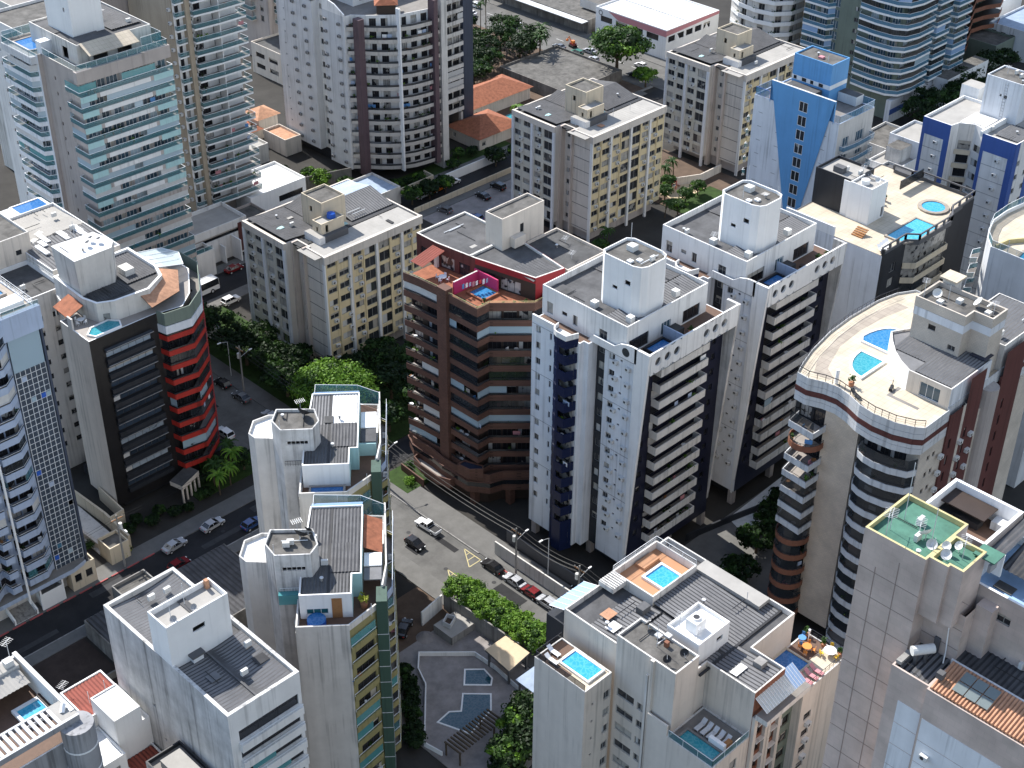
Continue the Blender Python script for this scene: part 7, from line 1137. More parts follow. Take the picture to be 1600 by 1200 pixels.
for q in (pa, pb): w.band(q, .1, .22, -.25, 'bright_white', True); w.poly([(x, y, .17) for x, y in q], 'pool_dark')
struct('water', w)
# ================================================================ trees
TREE = {}
def tree_meshes(kind, leaf, r, h, th, seed, n=26, per=110, size=.42):
    """trunk with limbs, and a crown of leaf clumps with gaps between them"""
    k = (kind, leaf, r, h, seed)
    if k in TREE: return TREE[k]
    rn = random.Random(seed); t = MB(); c = MB(); t.tube((0, 0, 0), (0, 0, th), .30*r/5+.08, 'bark', 7, .2*r/5+.05); clumps = []
    for i in range(n):
        a = rn.random()*6.283; q = math.sqrt(rn.random())*r*.86; z = th+h*(.22+.62*math.sqrt(max(0, 1-(q/r)**2))*rn.uniform(.55, 1)); clumps.append((q*math.cos(a), q*math.sin(a), z))
    for i, p in enumerate(clumps):
        if i % 3 == 0: mid = (p[0]*.45, p[1]*.45, th+(p[2]-th)*.45); t.tube((0, 0, th*.9), mid, .13*r/5, 'bark', 5, .08*r/5); t.tube(mid, p, .08*r/5, 'bark', 4, .03)
        s_ = r*rn.uniform(.2, .34); mx = {'leaf_bright': ('leaf_bright', 'leaf_bright', 'leaf_mid', 'leaf_bright'), 'leaf_dark': ('leaf_dark', 'leaf_dark', 'leaf_mid'), 'leaf_mid': ('leaf_mid', 'leaf_mid', 'leaf_dark', 'leaf_bright')}[leaf]; leaves(c, p, s_*rn.uniform(.8, 1.25), s_*.6, int(per*rn.uniform(.6, 1.3)), size*rn.uniform(.55, 1.05), rn.choice(mx), rn, .3)
    leaves(c, (0, 0, th+h*.45), r*1.02, h*.5, int(n*per*.12), size*.8, leaf, rn, .55); TREE[k] = (t.mesh('trunk'), c.mesh('crown')); return TREE[k]
def tree(label, x, y, r=4, h=5, th=2.5, leaf='leaf_dark', seed=1, rz=0, group=None, **kw):
    t, c = tree_meshes('tree', leaf, r, h, th, seed, **kw); o = thing('tree', label, 'tree', (x, y, 0), rz, group); link('trunk', t, o); link('crown', c, o); return o
def palm(label, x, y, h=7, seed=1, group=None, m='leaf_mid', L=2.6):
    k = ('palm', m, h, seed, L)
    if k not in TREE:
        rn = random.Random(seed); t = MB(); c = MB(); bend = rn.uniform(-.6, .6); pr = (0, 0, 0)
        for i in range(1, 6): q = (bend*(i/5)**2, 0, h*i/5); t.tube(pr, q, .16-.012*i, 'bark', 6); pr = q
        for i in range(17):
            a = i*6.283/17+rn.uniform(-.15, .15); el = rn.uniform(-.1, .9); d = Vector((math.cos(a), math.sin(a), 0)); p0 = Vector(pr); w0 = .38; side = Vector((-d.y, d.x, 0))
            for s_ in range(5):
                e2 = el-.42*s_; p1 = p0+(d*math.cos(e2)+Vector((0, 0, math.sin(e2))))*L/5; w1 = .42*(1-(s_+1)/5.4); dr = Vector((0, 0, -.14))
                for sg in (1, -1): c.poly([p0, p1, p1+side*sg*w1+dr, p0+side*sg*w0+dr], m)
                p0, w0 = p1, w1
        TREE[k] = (t.mesh('trunk'), c.mesh('fronds'))
    t, c = TREE[k]; o = thing('palm_tree', label, 'palm tree', (x, y, 0), x*3.1 % 6, group); link('trunk', t, o); link('crown', c, o); return o
tree('large bright green spreading tree in front of the block with the blue tank', 139.0, 186.4, 8.0, 7, 5, 'leaf_bright', 3, n=80, per=190, size=.34)
tree('smaller bright tree at the edge of the large spreading one', 133.6, 180.4, 3.8, 5, 3, 'leaf_bright', 5, n=30, per=130, size=.34)
G = 'dark trees around the block with the blue tank'
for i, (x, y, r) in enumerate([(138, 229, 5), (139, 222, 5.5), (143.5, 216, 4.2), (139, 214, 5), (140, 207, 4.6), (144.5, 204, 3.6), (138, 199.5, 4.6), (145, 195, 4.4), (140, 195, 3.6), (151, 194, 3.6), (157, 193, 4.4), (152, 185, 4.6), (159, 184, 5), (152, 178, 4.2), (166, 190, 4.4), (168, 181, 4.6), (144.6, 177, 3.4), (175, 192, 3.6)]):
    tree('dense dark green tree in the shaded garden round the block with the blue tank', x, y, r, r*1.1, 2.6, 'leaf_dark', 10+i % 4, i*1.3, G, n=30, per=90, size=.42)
G2 = 'clipped street trees by the court'
for i in range(8):
    tree('round leafy street tree in the hedge-like row beside the paved pool court', 121.7+.12*i, 133.2-2.45*i, 2.75+.2*(i % 2), 4.2, 1.6, 'leaf_bright', 30+i % 3, i*2.1, G2, n=34, per=190, size=.25)
tree('very large dark leafy tree standing by the far street in front of the store', 303.6, 262.8, 8.6, 10, 5, 'leaf_mid', 41, n=60, per=130, size=.6)
tree('small pale green tree between the far street tree and the furthest slab', 303, 251.4, 3.6, 4, 2, 'leaf_bright', 5, 2, n=30, per=130, size=.34)
G3 = 'dark grove beyond the clay roofs'
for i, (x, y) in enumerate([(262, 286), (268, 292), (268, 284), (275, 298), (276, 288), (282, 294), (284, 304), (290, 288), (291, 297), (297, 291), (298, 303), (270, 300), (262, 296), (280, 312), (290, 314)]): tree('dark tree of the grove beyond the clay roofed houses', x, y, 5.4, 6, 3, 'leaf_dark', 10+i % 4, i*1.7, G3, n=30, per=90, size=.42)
G4 = 'dark trees below the wavy brown tower'
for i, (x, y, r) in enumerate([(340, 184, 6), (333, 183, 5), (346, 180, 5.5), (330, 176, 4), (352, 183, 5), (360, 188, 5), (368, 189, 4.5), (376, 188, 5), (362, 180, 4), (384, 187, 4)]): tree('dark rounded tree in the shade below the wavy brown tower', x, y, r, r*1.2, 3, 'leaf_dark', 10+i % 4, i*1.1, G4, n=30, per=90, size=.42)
G5 = 'trees of the shaded driveway'
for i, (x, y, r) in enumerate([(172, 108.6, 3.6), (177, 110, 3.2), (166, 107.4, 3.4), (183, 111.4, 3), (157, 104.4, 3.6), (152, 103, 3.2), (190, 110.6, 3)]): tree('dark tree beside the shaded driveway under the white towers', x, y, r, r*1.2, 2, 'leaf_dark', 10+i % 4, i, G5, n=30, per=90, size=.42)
G6 = 'trees between court and cream block'
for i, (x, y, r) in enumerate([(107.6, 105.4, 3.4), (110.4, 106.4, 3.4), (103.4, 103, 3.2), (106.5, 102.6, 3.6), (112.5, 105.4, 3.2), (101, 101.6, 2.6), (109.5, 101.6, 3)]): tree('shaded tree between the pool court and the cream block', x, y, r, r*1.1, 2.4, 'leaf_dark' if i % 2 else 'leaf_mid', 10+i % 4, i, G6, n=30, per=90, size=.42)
G7 = 'trees along the cross street'
for i, (x, y, r) in enumerate([(209, 243.2, 2.6), (214, 242.6, 2.8), (219, 242.4, 2.4), (238, 244.4, 3), (244, 243, 2.6)]): tree('dark street tree on the verge of the cross street', x, y, r, r*1.3, 1.6, 'leaf_dark' if i % 2 else 'leaf_mid', 10+i % 4, i, G7, n=30, per=90, size=.42)
tree('bright bushy tree beside the garage block', 198, 264, 2.8, 4.6, 1.4, 'leaf_bright', 31, 1, n=26, per=150, size=.28); tree('yellow-green shrub tree on rough ground by the stained wall', 194, 272, 1.9, 3, 1, 'leaf_bright', 32, 2, n=26, per=150, size=.28); tree('low dark bush left of the mauve tower corner', 202, 259.5, 2.4, 3, 1, 'leaf_mid', 33, n=26, per=120, size=.3)
for i, (x, y, r) in enumerate([(93.2, 185.4, 1.3), (95.6, 186.8, 1.2), (97.4, 184.6, 1.4), (99.8, 186.2, 1.2), (101.6, 184, 1.3), (110.6, 188.6, 1.5), (108.4, 184.6, 1.4), (104, 183.4, 1.1)]): tree('low dark shrub in the front garden of the black tiled tower', x, y, r, r*1.2, .4, 'leaf_dark', 31+i % 3, i*1.4, 'front garden shrubs of the black tiled tower', n=24, per=90, size=.28)
G8 = 'garden bushes round the mauve pier tower'
for i, (x, y, r) in enumerate([(192.5, 279, 1.6), (196, 276.5, 2), (199.5, 271, 2.2), (203, 266, 2), (196, 268.5, 1.8), (208, 252.4, 1.8), (211, 251.6, 2), (214.4, 251, 1.6), (218, 250.6, 1.8), (205, 256.8, 2), (234, 254, 2), (237.6, 252.6, 1.8), (229, 250.4, 1.8)]): tree('small garden bush on the ground round the mauve pier tower', x, y, r, r*1.2, .7, ('leaf_mid', 'leaf_dark')[i % 2], 31+i % 3, i*1.4, G8, n=24, per=90, size=.28)
for i, (x, y) in enumerate([(113.6, 184.4), (111.4, 186.2), (115.8, 187), (117.4, 190.2), (110.6, 183.4)]): palm('garden palm below the red balconies of the black tower', x, y, 4.2+.5*(i % 3), 50+i % 3, 'palms below the red balconies', 'leaf_bright' if i % 2 == 0 else 'leaf_mid')
tree('garden tree in front of the red balconies', 112.8, 187.8, 2.6, 3, 1.6, 'leaf_mid', 34, n=26, per=120, size=.3); tree('dark garden tree against the base of the black tower', 118, 186.4, 2.4, 3, 1.6, 'leaf_dark', 34, n=26, per=120, size=.3)
for i, (x, y) in enumerate([(288, 308), (291, 311), (294, 313.5), (297, 316), (290, 315), (295, 309.5), (299.6, 312)]): palm('slender palm in the clump by the far street', x, y, 11, 60+i % 2, 'slender palms by the far street', 'leaf_mid', 2.4)
for i, (x, y) in enumerate([(296, 286), (299, 288.5), (293.5, 283.5)]): palm('shaggy palm at the grove edge near the far street', x, y, 8.5, 62+i % 2, 'palms at the grove edge', 'leaf_mid', 4)
palm('palm beside the small house pool', 258.6, 257.6, 5.5, 55, None, 'leaf_bright', 3); palm('second palm between the house pool and the slab block', 254.5, 251.6, 5, 56, None, 'leaf_mid', 3)
for i, (x, y, k) in enumerate([(226.8, 196.6, 0), (223, 195.4, 1), (247.5, 197, 0), (213.5, 193.6, 1), (259, 206, 1), (262, 208.5, 0), (251, 196, 1), (266, 210, 0), (254.5, 203, 1), (257, 198.6, 1), (252.6, 207.5, 1), (262, 199, 1), (254, 212.6, 1), (259, 213, 1)]):
    if k: tree('small tree on the strip between the two rear slab blocks', x, y, 2.2, 3, 1.2, 'leaf_mid', 34, i, 'small trees between the rear slab blocks', n=26, per=120, size=.3)
    else: palm('palm on the strip between the two rear slab blocks', x, y, 4.2, 52, 'palms between the rear slab blocks', 'leaf_mid')
for i, (x, y, m) in enumerate([(216, 193.4, 'leaf_bright'), (219, 194, 'leaf_bright'), (221, 195.4, 'leaf_yellow'), (136.6, 162.4, 'leaf_bright'), (139.4, 166, 'leaf_mid'), (89.6, 181.2, 'leaf_yellow'), (86.4, 187, 'leaf_mid')]):
    b = MB(); leaves(b, (0, 0, .7), 1.2, .8, 220, .2, m, random.Random(i), .2); leaves(b, (.9, .4, .6), .8, .6, 120, .2, m, random.Random(i+9), .2); thing('shrub', ['round pale shrub at the slab block corner', 'second shrub along the rear slab block lawn', 'yellowish shrub beside the rear lawn', 'bright shrub on the small lawn of the brown tower', 'darker shrub by the brown tower lawn', 'yellow planter shrub at the blue tower gate', 'green planter shrub on the sunlit ramp'][i], 'shrub', (x, y, 0), me=b.mesh('shrub'))
# ================================================================ cars
def prof_mesh(kind):
    """body and cabin outlines (length, height), widths taken at each height"""
    if kind == 'pickup': return [(-2.6, .35), (-2.65, .95), (-.75, 1.0), (-.7, 1.0), (.95, 1.02), (2.35, .92), (2.55, .6), (2.5, .35)], [(-.72, 1.0), (-.55, 1.68), (.45, 1.7), (1.15, 1.02)], 5.2
    if kind == 'hatch': return [(-1.9, .35), (-1.95, .85), (-1.75, 1.0), (.9, .95), (1.75, .8), (1.92, .55), (1.88, .32)], [(-1.78, .98), (-1.35, 1.46), (.1, 1.5), (.95, .94)], 3.9
    if kind == 'suv': return [(-2.1, .4), (-2.15, 1.0), (-2.0, 1.1), (1.0, 1.1), (2.0, .98), (2.15, .65), (2.1, .38)], [(-2.02, 1.08), (-1.75, 1.7), (.2, 1.74), (1.05, 1.08)], 4.3
    if kind == 'bus': return [(-5, .4), (-5.05, 1.5), (-5, 1.55), (4.9, 1.55), (5.05, 1.2), (5.05, .4)], [(-5, 1.55), (-4.95, 3.1), (4.8, 3.1), (5.0, 1.55)], 10
    return [(-2.15, .33), (-2.2, .85), (-2.1, .98), (1.0, .92), (2.0, .78), (2.2, .55), (2.15, .3)], [(-1.7, .96), (-1.05, 1.42), (.25, 1.45), (1.1, .91)], 4.4
CARM = {}
def car(label, x, y, ang, kind, col, group=None, name='parked_car', cat=None, z=.01):
    body, cab, L = prof_mesh(kind); wd = 1.25 if kind == 'bus' else .86; k = (kind, col)
    if k not in CARM:
        b = MB(); n = len(body)
        def yw(h, t): return wd*(1 if h < 1.0 else .97)-(.05 if t in (0, n-1) else 0)
        for i in range(n-1):
            p, q = body[i], body[i+1]; wp, wq = wd-(.1 if abs(p[0]) > L/2-.12 else 0), wd-(.1 if abs(q[0]) > L/2-.12 else 0); b.poly([(p[0], -wp, p[1]), (p[0], wp, p[1]), (q[0], wq, q[1]), (q[0], -wq, q[1])], col)
        for s_ in (1, -1): P = [(p[0], s_*(wd-(.1 if abs(p[0]) > L/2-.12 else 0)), p[1]) for p in body]; b.poly(P if s_ < 0 else P[::-1], col)
        b.poly([(body[0][0], -wd+.1, body[0][1]), (body[-1][0], -wd+.1, body[-1][1]), (body[-1][0], wd-.1, body[-1][1]), (body[0][0], wd-.1, body[0][1])], 'rubber')
        if kind == 'pickup': b.box(-2.5, -.8, -.72, .72, .99, 1.02, 'char')
        r_ = wd-.16 if kind != 'bus' else wd-.04; c, d = cab[1], cab[2]; b.poly([(c[0], -r_, c[1]), (d[0], -r_, d[1]), (d[0], r_, d[1]), (c[0], r_, c[1])], col); b.poly([(c[0]+.02, -r_, c[1]-.1), (c[0]-.0, -r_, c[1]), (c[0], r_, c[1]), (c[0]+.02, r_, c[1]-.1)], col)
        for s_ in (1, -1):
            mx = (c[0]+d[0])/2; mb_ = (cab[0][0]+cab[3][0])/2
            b.tube((cab[0][0], s_*(wd-.03), cab[0][1]), (c[0], s_*r_, c[1]), .05, col, 4); b.tube((d[0], s_*r_, d[1]), (cab[3][0], s_*(wd-.03), cab[3][1]), .05, col, 4); b.tube((mb_, s_*(wd-.02), .95 if kind != 'bus' else 1.5), (mx, s_*r_, c[1]), .05, col, 4)
        g_ = MB(); e = cab[0]; f = cab[3]; w2 = wd-.05
        g_.poly([(e[0], -w2, e[1]), (c[0], -r_+.03, c[1]-.02), (c[0], r_-.03, c[1]-.02), (e[0], w2, e[1])][::-1], 'smoke_glass' if 0 else 'glass_dark'); g_.poly([(f[0], -w2, f[1]), (d[0], -r_+.03, d[1]-.02), (d[0], r_-.03, d[1]-.02), (f[0], w2, f[1])], 'glass_dark')
        for s_ in (1, -1): P = [(e[0], s_*w2, e[1]), (f[0], s_*w2, f[1]), (d[0], s_*(r_-.02), d[1]-.02), (c[0], s_*(r_-.02), c[1]-.02)]; g_.poly(P if s_ < 0 else P[::-1], 'glass_dark')
        w = MB(); n2 = 12
        for i in range(n2):
            a, a2 = 6.283*i/n2, 6.283*(i+1)/n2; r = .32 if kind != 'bus' else .48; p, q = (r*math.cos(a), r*math.sin(a)), (r*math.cos(a2), r*math.sin(a2)); w.poly([(p[0], -.1, p[1]), (p[0], .1, p[1]), (q[0], .1, q[1]), (q[0], -.1, q[1])], 'rubber')
            for s_ in (.1, -.1): w.poly([(0, s_, 0), (p[0], s_, p[1]), (q[0], s_, q[1])][::1 if s_ < 0 else -1], 'rubber'); w.poly([(0, s_*1.03, 0), (p[0]*.6, s_*1.03, p[1]*.6), (q[0]*.6, s_*1.03, q[1]*.6)][::1 if s_ < 0 else -1], 'steel')
        h_ = MB(); h_.box(L/2-.2, L/2-.02, -.16, .16, .58, .74, 'lamp_glass'); t_ = MB(); t_.box(-L/2-.02, -L/2+.05, -.14, .14, .68, .86, 'red_plastic')
        CARM[k] = (b.mesh('body'), g_.mesh('cabin_glass'), w.mesh('wheel'), h_.mesh('headlight'), t_.mesh('tail_light'))
    B, gm, wm, hm, tm = CARM[k]; o = thing(name, label, cat or ('bus' if kind == 'bus' else 'car'), (x, y, z), R(ang), group); link('body', B, o); link('cabin_glass', gm, o)
    for sx in (1, -1):
        for sy in (1, -1): link('wheel', wm, o, (sx*L*.31, sy*(wd-.08), .32 if kind != 'bus' else .48))
    for sy in (1, -1): link('headlight', hm, o, (0, sy*(wd-.3), 0)); link('tail_light', tm, o, (0, sy*(wd-.26), 0))
    return o
car('white pickup truck driving up the sunlit street', 130.6, 150.8, 93, 'pickup', 'car_white', name='pickup_truck', cat='pickup truck'); car('black hatchback driving behind the white pickup', 126.0, 148.9, -88, 'hatch', 'car_black', name='car')
car('black car parked topmost along the red kerb', 131.3, 135.5, 90, 'sedan', 'car_black'); car('silver car parked between the black and the red cars', 131.4, 130.4, 90, 'sedan', 'car_silver'); car('dark red car parked third along the red kerb', 131.4, 126.6, 90, 'hatch', 'car_red'); car('silver hatchback parked last along the red kerb', 131.4, 122.9, 90, 'suv', 'car_silver')
car('black car parked inside the driveway wall below the white tower', 136.6, 120.8, 90, 'sedan', 'car_black'); car('silver sedan parked in the shade of the cream pool block', 106.2, 103.8, 60, 'sedan', 'car_silver') if 0 else None
car('silver car parked at the kerb left of the power pole', 96.6, 176.8, 5, 'sedan', 'car_silver'); car('pale silver sedan parked at the kerb below the porch arches', 104.4, 176.9, 4, 'sedan', 'car_silver'); car('dark blue car in the shaded street beside the olive tower', 109.4, 172.4, 4, 'hatch', 'car_blue'); car('red car half hidden behind the stained white block', 94.4, 172.2, 4, 'hatch', 'car_red')
car('white car parked by the garden palms', 121.6, 197.3, 92, 'suv', 'car_white'); car('silver sedan parked under the dark trees', 131.2, 195.8, 92, 'sedan', 'car_silver'); car('dark grey car parked under the trees behind the silver sedan', 131, 205, 92, 'sedan', 'car_grey'); car('black car parked furthest up the shaded kerb', 131.2, 211.4, 92, 'hatch', 'car_black')
car('white minibus on the cross street left of the block with the blue tank', 147.5, 243.2, 2, 'bus', 'car_white', name='bus'); car('white car waiting below the minibus', 151, 236.0, 2, 'suv', 'car_white'); car('dark red car in front of the teal tower podium', 159.6, 246.8, 2, 'sedan', 'car_red')
car('silver taxi at the verge in front of the mauve tower', 213.5, 244.4, 2, 'sedan', 'car_silver'); car('orange taxi at the verge in front of the mauve tower', 218.6, 244.5, 2, 'sedan', 'car_orange'); car('white car at the verge right of the orange taxi', 223.6, 244.6, 2, 'hatch', 'car_white')
for i, (x, y, c, k, l) in enumerate([(223.5, 234, 'car_black', 'sedan', 'black car in the parking lot, lower row'), (229.6, 235, 'car_black', 'suv', 'black wagon in the parking lot beside the wall'), (236, 226, 'car_silver', 'sedan', 'silver car in the far corner of the parking lot'), (212, 235, 'car_grey', 'hatch', 'grey hatchback near the parking lot entrance'), (214.5, 227, 'car_blue', 'hatch', 'blue car in the near row of the parking lot'), (219.5, 226, 'car_silver', 'hatch', 'silver hatchback in the near row of the parking lot')]): car(l, x, y, 88+i*3, k, c, z=.07)
for i, (x, y, c, k, a, l) in enumerate([(306.8, 326.2, 'car_white', 'sedan', 90, 'white sedan at the kerb of the far street, upper left'), (312.4, 330.5, 'car_white', 'suv', 90, 'white wagon driving at the top of the far street'), (309.4, 309, 'car_white', 'suv', 90, 'white car passing the slender palms'), (309.4, 303, 'car_silver', 'sedan', 90, 'silver car following past the palms'), (310.4, 279.5, 'car_silver', 'sedan', 90, 'silver car parked behind the red excavator'), (306.4, 288, 'car_grey', 'sedan', 90, 'grey car by the parking bays of the far street'), (306.6, 281, 'car_green', 'suv', 90, 'dark green wagon in the far parking bays'), (306.4, 274.4, 'car_silver', 'hatch', 90, 'silver hatchback next to the big dark tree'), (306.4, 258.5, 'car_black', 'sedan', 90, 'black car behind the furthest slab block'), (313, 262, 'car_white', 'hatch', 90, 'white hatchback in front of the store')]): car(l, x, y, a, k, c)
G9 = 'dark bushes beside the olive tower'
for i, (x, y) in enumerate([(103.6, 125), (102.4, 123.2), (100.4, 121.2), (99.6, 119.6), (97.8, 117.6), (96.6, 115.8), (104.6, 127.4)]): tree('dark bush in the shaded strip between olive tower and pool court', x, y, 1.3+.3*(i % 3), 1.8, .4, 'leaf_dark', 31+i % 3, i*1.4, G9, n=24, per=90, size=.28)
car('dark car on the dirt yard behind the olive tower', 111, 134.6, 30, 'sedan', 'car_black', z=.1); car('silver sedan in the lane under the cream pool block', 105.4, 99.6, 100, 'sedan', 'car_silver', z=.1)
b = MB(); b.box(-1.2, 1.2, -.9, .9, .9, 1.7, 'car_red'); b.box(-.6, .7, -.6, .6, 1.7, 2.7, 'car_orange'); d = thing('excavator', 'small orange-red excavator at the kerb of the far street', 'excavator', (310.2, 286, 0), R(80)); d.scale = (.75, .75, .75); link('body', b.mesh('body'), d)
for s_ in (-1, 1): b = MB(); b.box(-1.4, 1.4, s_*.9-.25, s_*.9+.25, .02, .85, 'rubber'); link('track', b.mesh('track'), d)
b = MB(); b.tube((1, 0, 1.6), (2.6, 0, 3.6), .22, 'car_orange'); b.tube((2.6, 0, 3.6), (3.8, 0, 2), .16, 'car_orange'); b.box(3.5, 4.1, -.5, .5, 1.4, 2.1, 'car_orange'); link('arm', b.mesh('arm'), d)
# ================================================================ poles, lamps, cables
def pole(label, x, y, h=10.5, drum=True, a=0):
    o = thing('utility_pole', label, 'utility pole', (x, y, 0), R(a)); b = MB(); b.cyl(0, 0, 0, h, .2, 'concrete', 10, .13); link('post', b.mesh('post'), o); b = MB(); b.box(-1.1, 1.1, -.06, .06, h-.9, h-.75, 'wood')
    for i in range(5): b.cyl(-1+.5*i, 0, h-.75, h-.5, .05, 'ac_white', 6)
    link('crossarm', b.mesh('crossarm'), o)
    if drum: b = MB(); b.cyl(.45, 0, h-3, h-1.9, .32, 'ac_white', 12); link('transformer', b.mesh('transformer'), o)
    b = MB(); b.tube((0, 0, h-2.6), (0, -2.2, h-1.9), .045, 'steel'); b.box(-.12, .12, -2.8, -2.1, h-1.95, h-1.8, 'plastic_white'); link('lamp_arm', b.mesh('lamp_arm'), o); return o
PP = [(88, 178.6, 11), (133.1, 131.8, 10), (133.2, 117.9, 10.6), (132.6, 206.3, 11), (133.2, 164.5, 10.5)]
for i, (x, y, h) in enumerate(PP): pole(['power pole with transformer at the corner by the black tiled tower', 'power pole with transformer below the white tower', 'power pole beside the cream block terrace', 'power pole among the dark trees up the street', 'power pole at the corner of the brown tower lawn'][i], x, y, h, i != 4, 90 if i else 0)
def cable(label, pts, n=3, sp=.5, sag=.9):
    for k in range(n):
        b = MB(); x0, y0, z0 = pts[0]
        for i in range(len(pts)-1):
            a, c = Vector(pts[i]), Vector(pts[i+1]); pr = None
            for t in range(9):
                u = t/8; p = a.lerp(c, u)-Vector((0, 0, sag*4*u*(1-u)))+Vector((sp*(k-(n-1)/2), 0, -.55*(k % 2))); p -= Vector((x0, y0, 0))
                if pr is not None: b.tube(pr, p, .03, 'cable', 3)
                pr = p
        thing('power_cable', label, 'cable', (x0, y0, 0), me=b.mesh('power_cable'), group=label)
cable('power cables along the sunlit street', [(132.8, 90, 10), (133.2, 117.9, 10.2), (133.1, 131.8, 9.6), (133.2, 164.5, 10), (132.6, 206.3, 10.6), (132, 240, 10.4)], 5, .42); cable('power cables along the lower left street', [(40, 178.6, 10.4), (88, 178.6, 10.6), (122, 180, 10)], 4, .0, .8)
b = MB(); b.cyl(0, 0, 0, 8, .09, 'steel', 8, .06); o = thing('street_lamp', 'slender street lamp with long arm by the pavement of the white tower', 'street lamp', (136.8, 128, 0)); link('post', b.mesh('post'), o); b = MB(); b.tube((0, 0, 8), (-1.6, 0, 8.5), .05, 'steel'); b.box(-2.3, -1.5, -.14, .14, 8.42, 8.56, 'plastic_white'); link('lamp_head', b.mesh('lamp_head'), o)
b = MB(); b.cyl(0, 0, 0, 8, .09, 'steel', 8, .06); o = thing('street_lamp', 'street lamp by the wall of the dark tree garden', 'street lamp', (134.4, 213, 0)); link('post', b.mesh('post'), o); b = MB(); b.tube((0, 0, 8), (-1.6, 0, 8.5), .05, 'steel'); b.box(-2.3, -1.5, -.14, .14, 8.42, 8.56, 'plastic_white'); link('lamp_head', b.mesh('lamp_head'), o)
# ================================================================ things standing on the terraces
def lounger(label, x, y, z, a, m='plastic_white', group=None):
    o = thing('sun_lounger', label, 'sun lounger', (x, y, z), R(a), group); b = MB(); b.box(-.9, .4, -.3, .3, .28, .36, m); link('seat', b.mesh('seat'), o); b = MB(); b.poly([(.4, -.3, .36), (1.0, -.3, .8), (1.0, .3, .8), (.4, .3, .36)], m); b.poly([(.4, -.3, .28), (1.0, -.3, .72), (1.0, .3, .72), (.4, .3, .28)][::-1], m); link('backrest', b.mesh('backrest'), o)
    for sx in (-.8, .3):
        for sy in (-.25, .25): b = MB(); b.box(sx-.03, sx+.03, sy-.03, sy+.03, .01, .28, m); link('leg', b.mesh('leg'), o)
lounger('white sun lounger on the dark deck, nearer the railing', 94.5, 87.4, 38.04, 90, group=None); lounger('white sun lounger on the dark deck, nearer the pool', 95.7, 88.2, 38.04, 90)
for i in range(3): lounger('pale pink lounger beside the blue terrace pool', 115.2+1.1*i, 65.3, 36.14, 90, 'rose', 'pink loungers beside the blue pool')
for i in range(4): lounger('white lounger in the row by the near corner of the wide roof deck', 203.2+.9*i, 114.4+.1*i, 41.1, 60, group='loungers on the wide roof deck')
for i in range(5): lounger('pale lounger in the row on the shaded green pool terrace', 102.2+.0*i, 67+.9*i, 34.05, 0, 'pale_grey', 'loungers on the shaded terrace')
def table(label, x, y, z, m, r=.6, chairs=4, cm=None):
    o = thing('patio_table', label, 'table', (x, y, z)); b = MB(); b.cyl(0, 0, .68, .74, r, m, 14); link('tabletop', b.mesh('tabletop'), o); b = MB(); b.cyl(0, 0, .01, .68, .06, m, 8); link('leg', b.mesh('leg'), o)
    for i in range(chairs):
        a = i*6.283/chairs+.4; b = MB(); b.box(-.22, .22, -.22, .22, .40, .45, cm or m); b.box(.18, .22, -.22, .22, .45, .9, cm or m)
        for sx in (-.2, .2):
            for sy in (-.2, .2): b.box(sx-.02, sx+.02, sy-.02, sy+.02, .01, .4, cm or m)
        thing('patio_chair', 'chair around the '+label, 'chair', (x+(r+.25)*math.cos(a), y+(r+.25)*math.sin(a), z), a, 'chairs around the '+label, b.mesh('patio_chair'))
table('orange wooden table on the right pool terrace', 119.6, 68.4, 36.15, 'orange', .6, 4); table('blue table in the corner of the right pool terrace', 120.4, 70.0 if 0 else 69.7, 36.15, 'cloth_blue', .5, 2); table('large white round table by the terrace railing', 121.0, 66.0, 36.15, 'plastic_white', .8, 3, 'yellow')
b = MB(); b.cyl(0, 0, .01, 2.4, .04, 'steel', 6); b.cyl(0, 0, 1.2, 2.5, .05, 'plastic_white', 8, .16); thing('parasol', 'closed white parasol beside the orange table', 'parasol', (120.5, 68.9, 36.14), me=b.mesh('parasol'))
for i, (x, y) in enumerate([(121.7, 67.4), (121.6, 70), (114.0, 70), (121.8, 65)]): plant('potted_plant', ['leafy potted plant by the railing of the right pool terrace', 'potted plant in the far corner of the right pool terrace', 'dark potted plant against the terrace wall', 'potted plant at the near corner of the right pool terrace'][i], x, y, 36.15, 1.0)
table('white table by the turquoise corner pool', 97.2, 197.2, 35.4, 'plastic_white', .6, 4); table('white table on the shaded corner of the brown tower terrace', 144.6, 161.2, 39.42, 'plastic_white', .7, 4)
o = thing('exercise_bench', 'dark exercise bench standing on the curved pool terrace', 'exercise bench', (161.9, 85.9, 46.01), R(20)); b = MB(); b.box(-.7, .5, -.2, .2, .42, .52, 'char'); link('seat', b.mesh('seat'), o); b = MB(); b.tube((.5, 0, .1), (.6, 0, 1.3), .05, 'rail_dark'); b.tube((.6, -.6, 1.1), (.6, .6, 1.1), .04, 'steel'); link('rack', b.mesh('rack'), o); b = MB(); b.box(-.6, -.5, -.25, .25, .01, .42, 'rail_dark'); b.box(.4, .5, -.25, .25, .01, .42, 'rail_dark'); link('leg', b.mesh('leg'), o)
plant('potted_palm', 'small potted palm beside the path on the curved terrace', 158.6, 90.4, 46.02, 1.3)
lounger('dark lounger by the railing of the curved terrace', 156.8, 88.4, 46.02, 70, 'char')
for i, (x, y) in enumerate([(156.8, 118.2), (162.2, 116.9), (153.9, 116.9)]): plant('potted_plant', ['potted shrub on the white tower terrace', 'potted shrub near the end of the white tower terrace', 'small pot beside the white tower pool'][i], x, y, 43.02, 1.0)
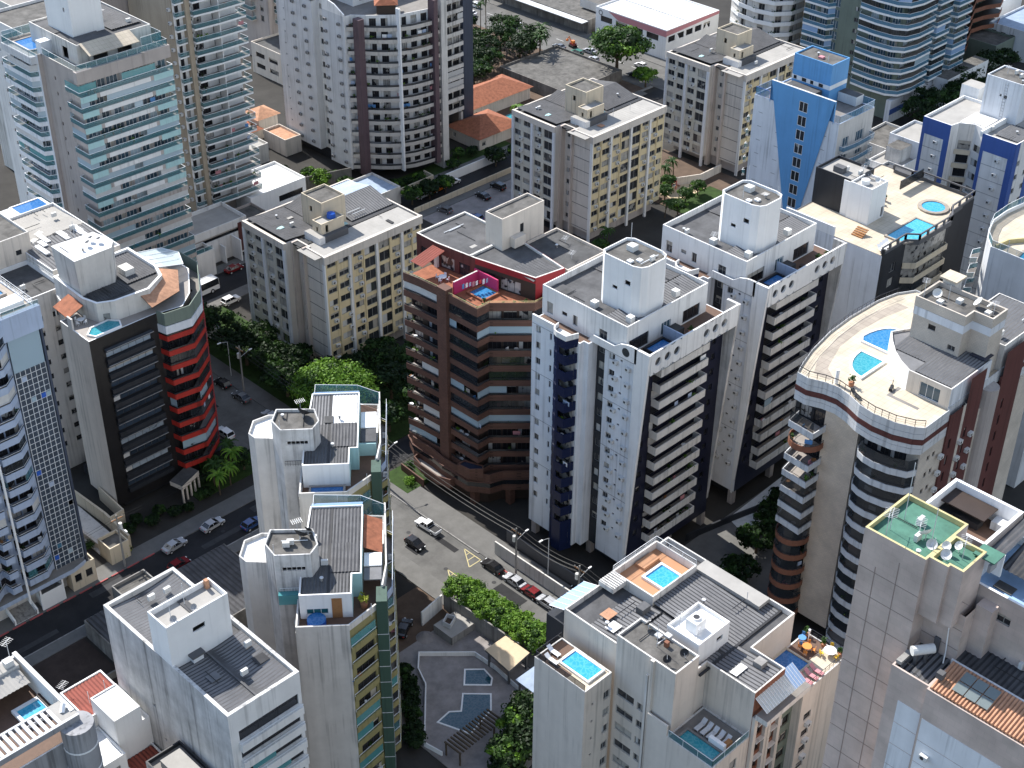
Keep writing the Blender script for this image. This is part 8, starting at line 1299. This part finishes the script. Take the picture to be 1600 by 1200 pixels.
for i, (x, y) in enumerate([(188.8, 117.2), (190.4, 116.8)]): plant('potted_plant', ['big potted palm on the rear white tower terrace', 'second potted palm on the rear white tower terrace'][i], x, y, 43.02, 1.5)
b = MB(); b.cyl(0, 0, 0, .9, 1.5, 'stone_path', 14, .3); thing('gravel_heap', 'grey gravel heap in the dirt yard', 'gravel heap', (112.4, 131.2, .09), me=b.mesh('gravel_heap'))
b = MB(); b.band([(0, 0), (2.2, .4), (2, 1.9), (.1, 1.5)], 0, .9, .12, 'pale_grey', True); b.poly([(.1, .1, .1), (2.1, .45, .1), (1.9, 1.8, .1), (.2, 1.4, .1)], 'dirt'); thing('skip', 'pale open waste skip on the ramp slab', 'skip', (115.4, 128.6, 1.6), R(15), me=b.mesh('skip'))
b = MB(); b.box(0, 5, 0, 4.2, 0, 1.5, 'concrete', 'light_roof'); thing('ramp_slab', 'pale raised slab beside the ramp wall', 'slab', (114.2, 127.0, .09), me=b.mesh('ramp_slab'))
b = MB(); b.box(0, 2.6, 0, 1.4, 0, 1.8, 'bright_white'); 
for i in range(3): b.cyl(.5+i*.8, .7, 1.8, 2.0, .3, 'pale_grey', 8)
d = thing('playhouse', 'small red and white play frame on the sand yard', 'playground', (259, 204.6, .08)); p_ = MB(); 
for x in (0, 1.6):
    for y in (0, 1.6): p_.box(x, x+.12, y, y+.12, 0, 2.2, 'red_plastic')
p_.box(0, 1.72, 0, 1.72, 1.1, 1.2, 'plastic_white'); link('frame', p_.mesh('frame'), d); p_ = MB(); p_.poly([(-.1, -.1, 2.2), (1.8, -.1, 2.2), (.85, .85, 3)], 'red_plastic'); p_.poly([(1.8, -.1, 2.2), (1.8, 1.8, 2.2), (.85, .85, 3)], 'red_plastic'); p_.poly([(1.8, 1.8, 2.2), (-.1, 1.8, 2.2), (.85, .85, 3)], 'red_plastic'); p_.poly([(-.1, 1.8, 2.2), (-.1, -.1, 2.2), (.85, .85, 3)], 'red_plastic'); link('roof', p_.mesh('roof'), d); p_ = MB(); p_.poly([(1.72, .3, 1.2), (1.72, 1.2, 1.2), (3.8, 1.2, .1), (3.8, .3, .1)], 'red_plastic'); link('slide', p_.mesh('slide'), d)
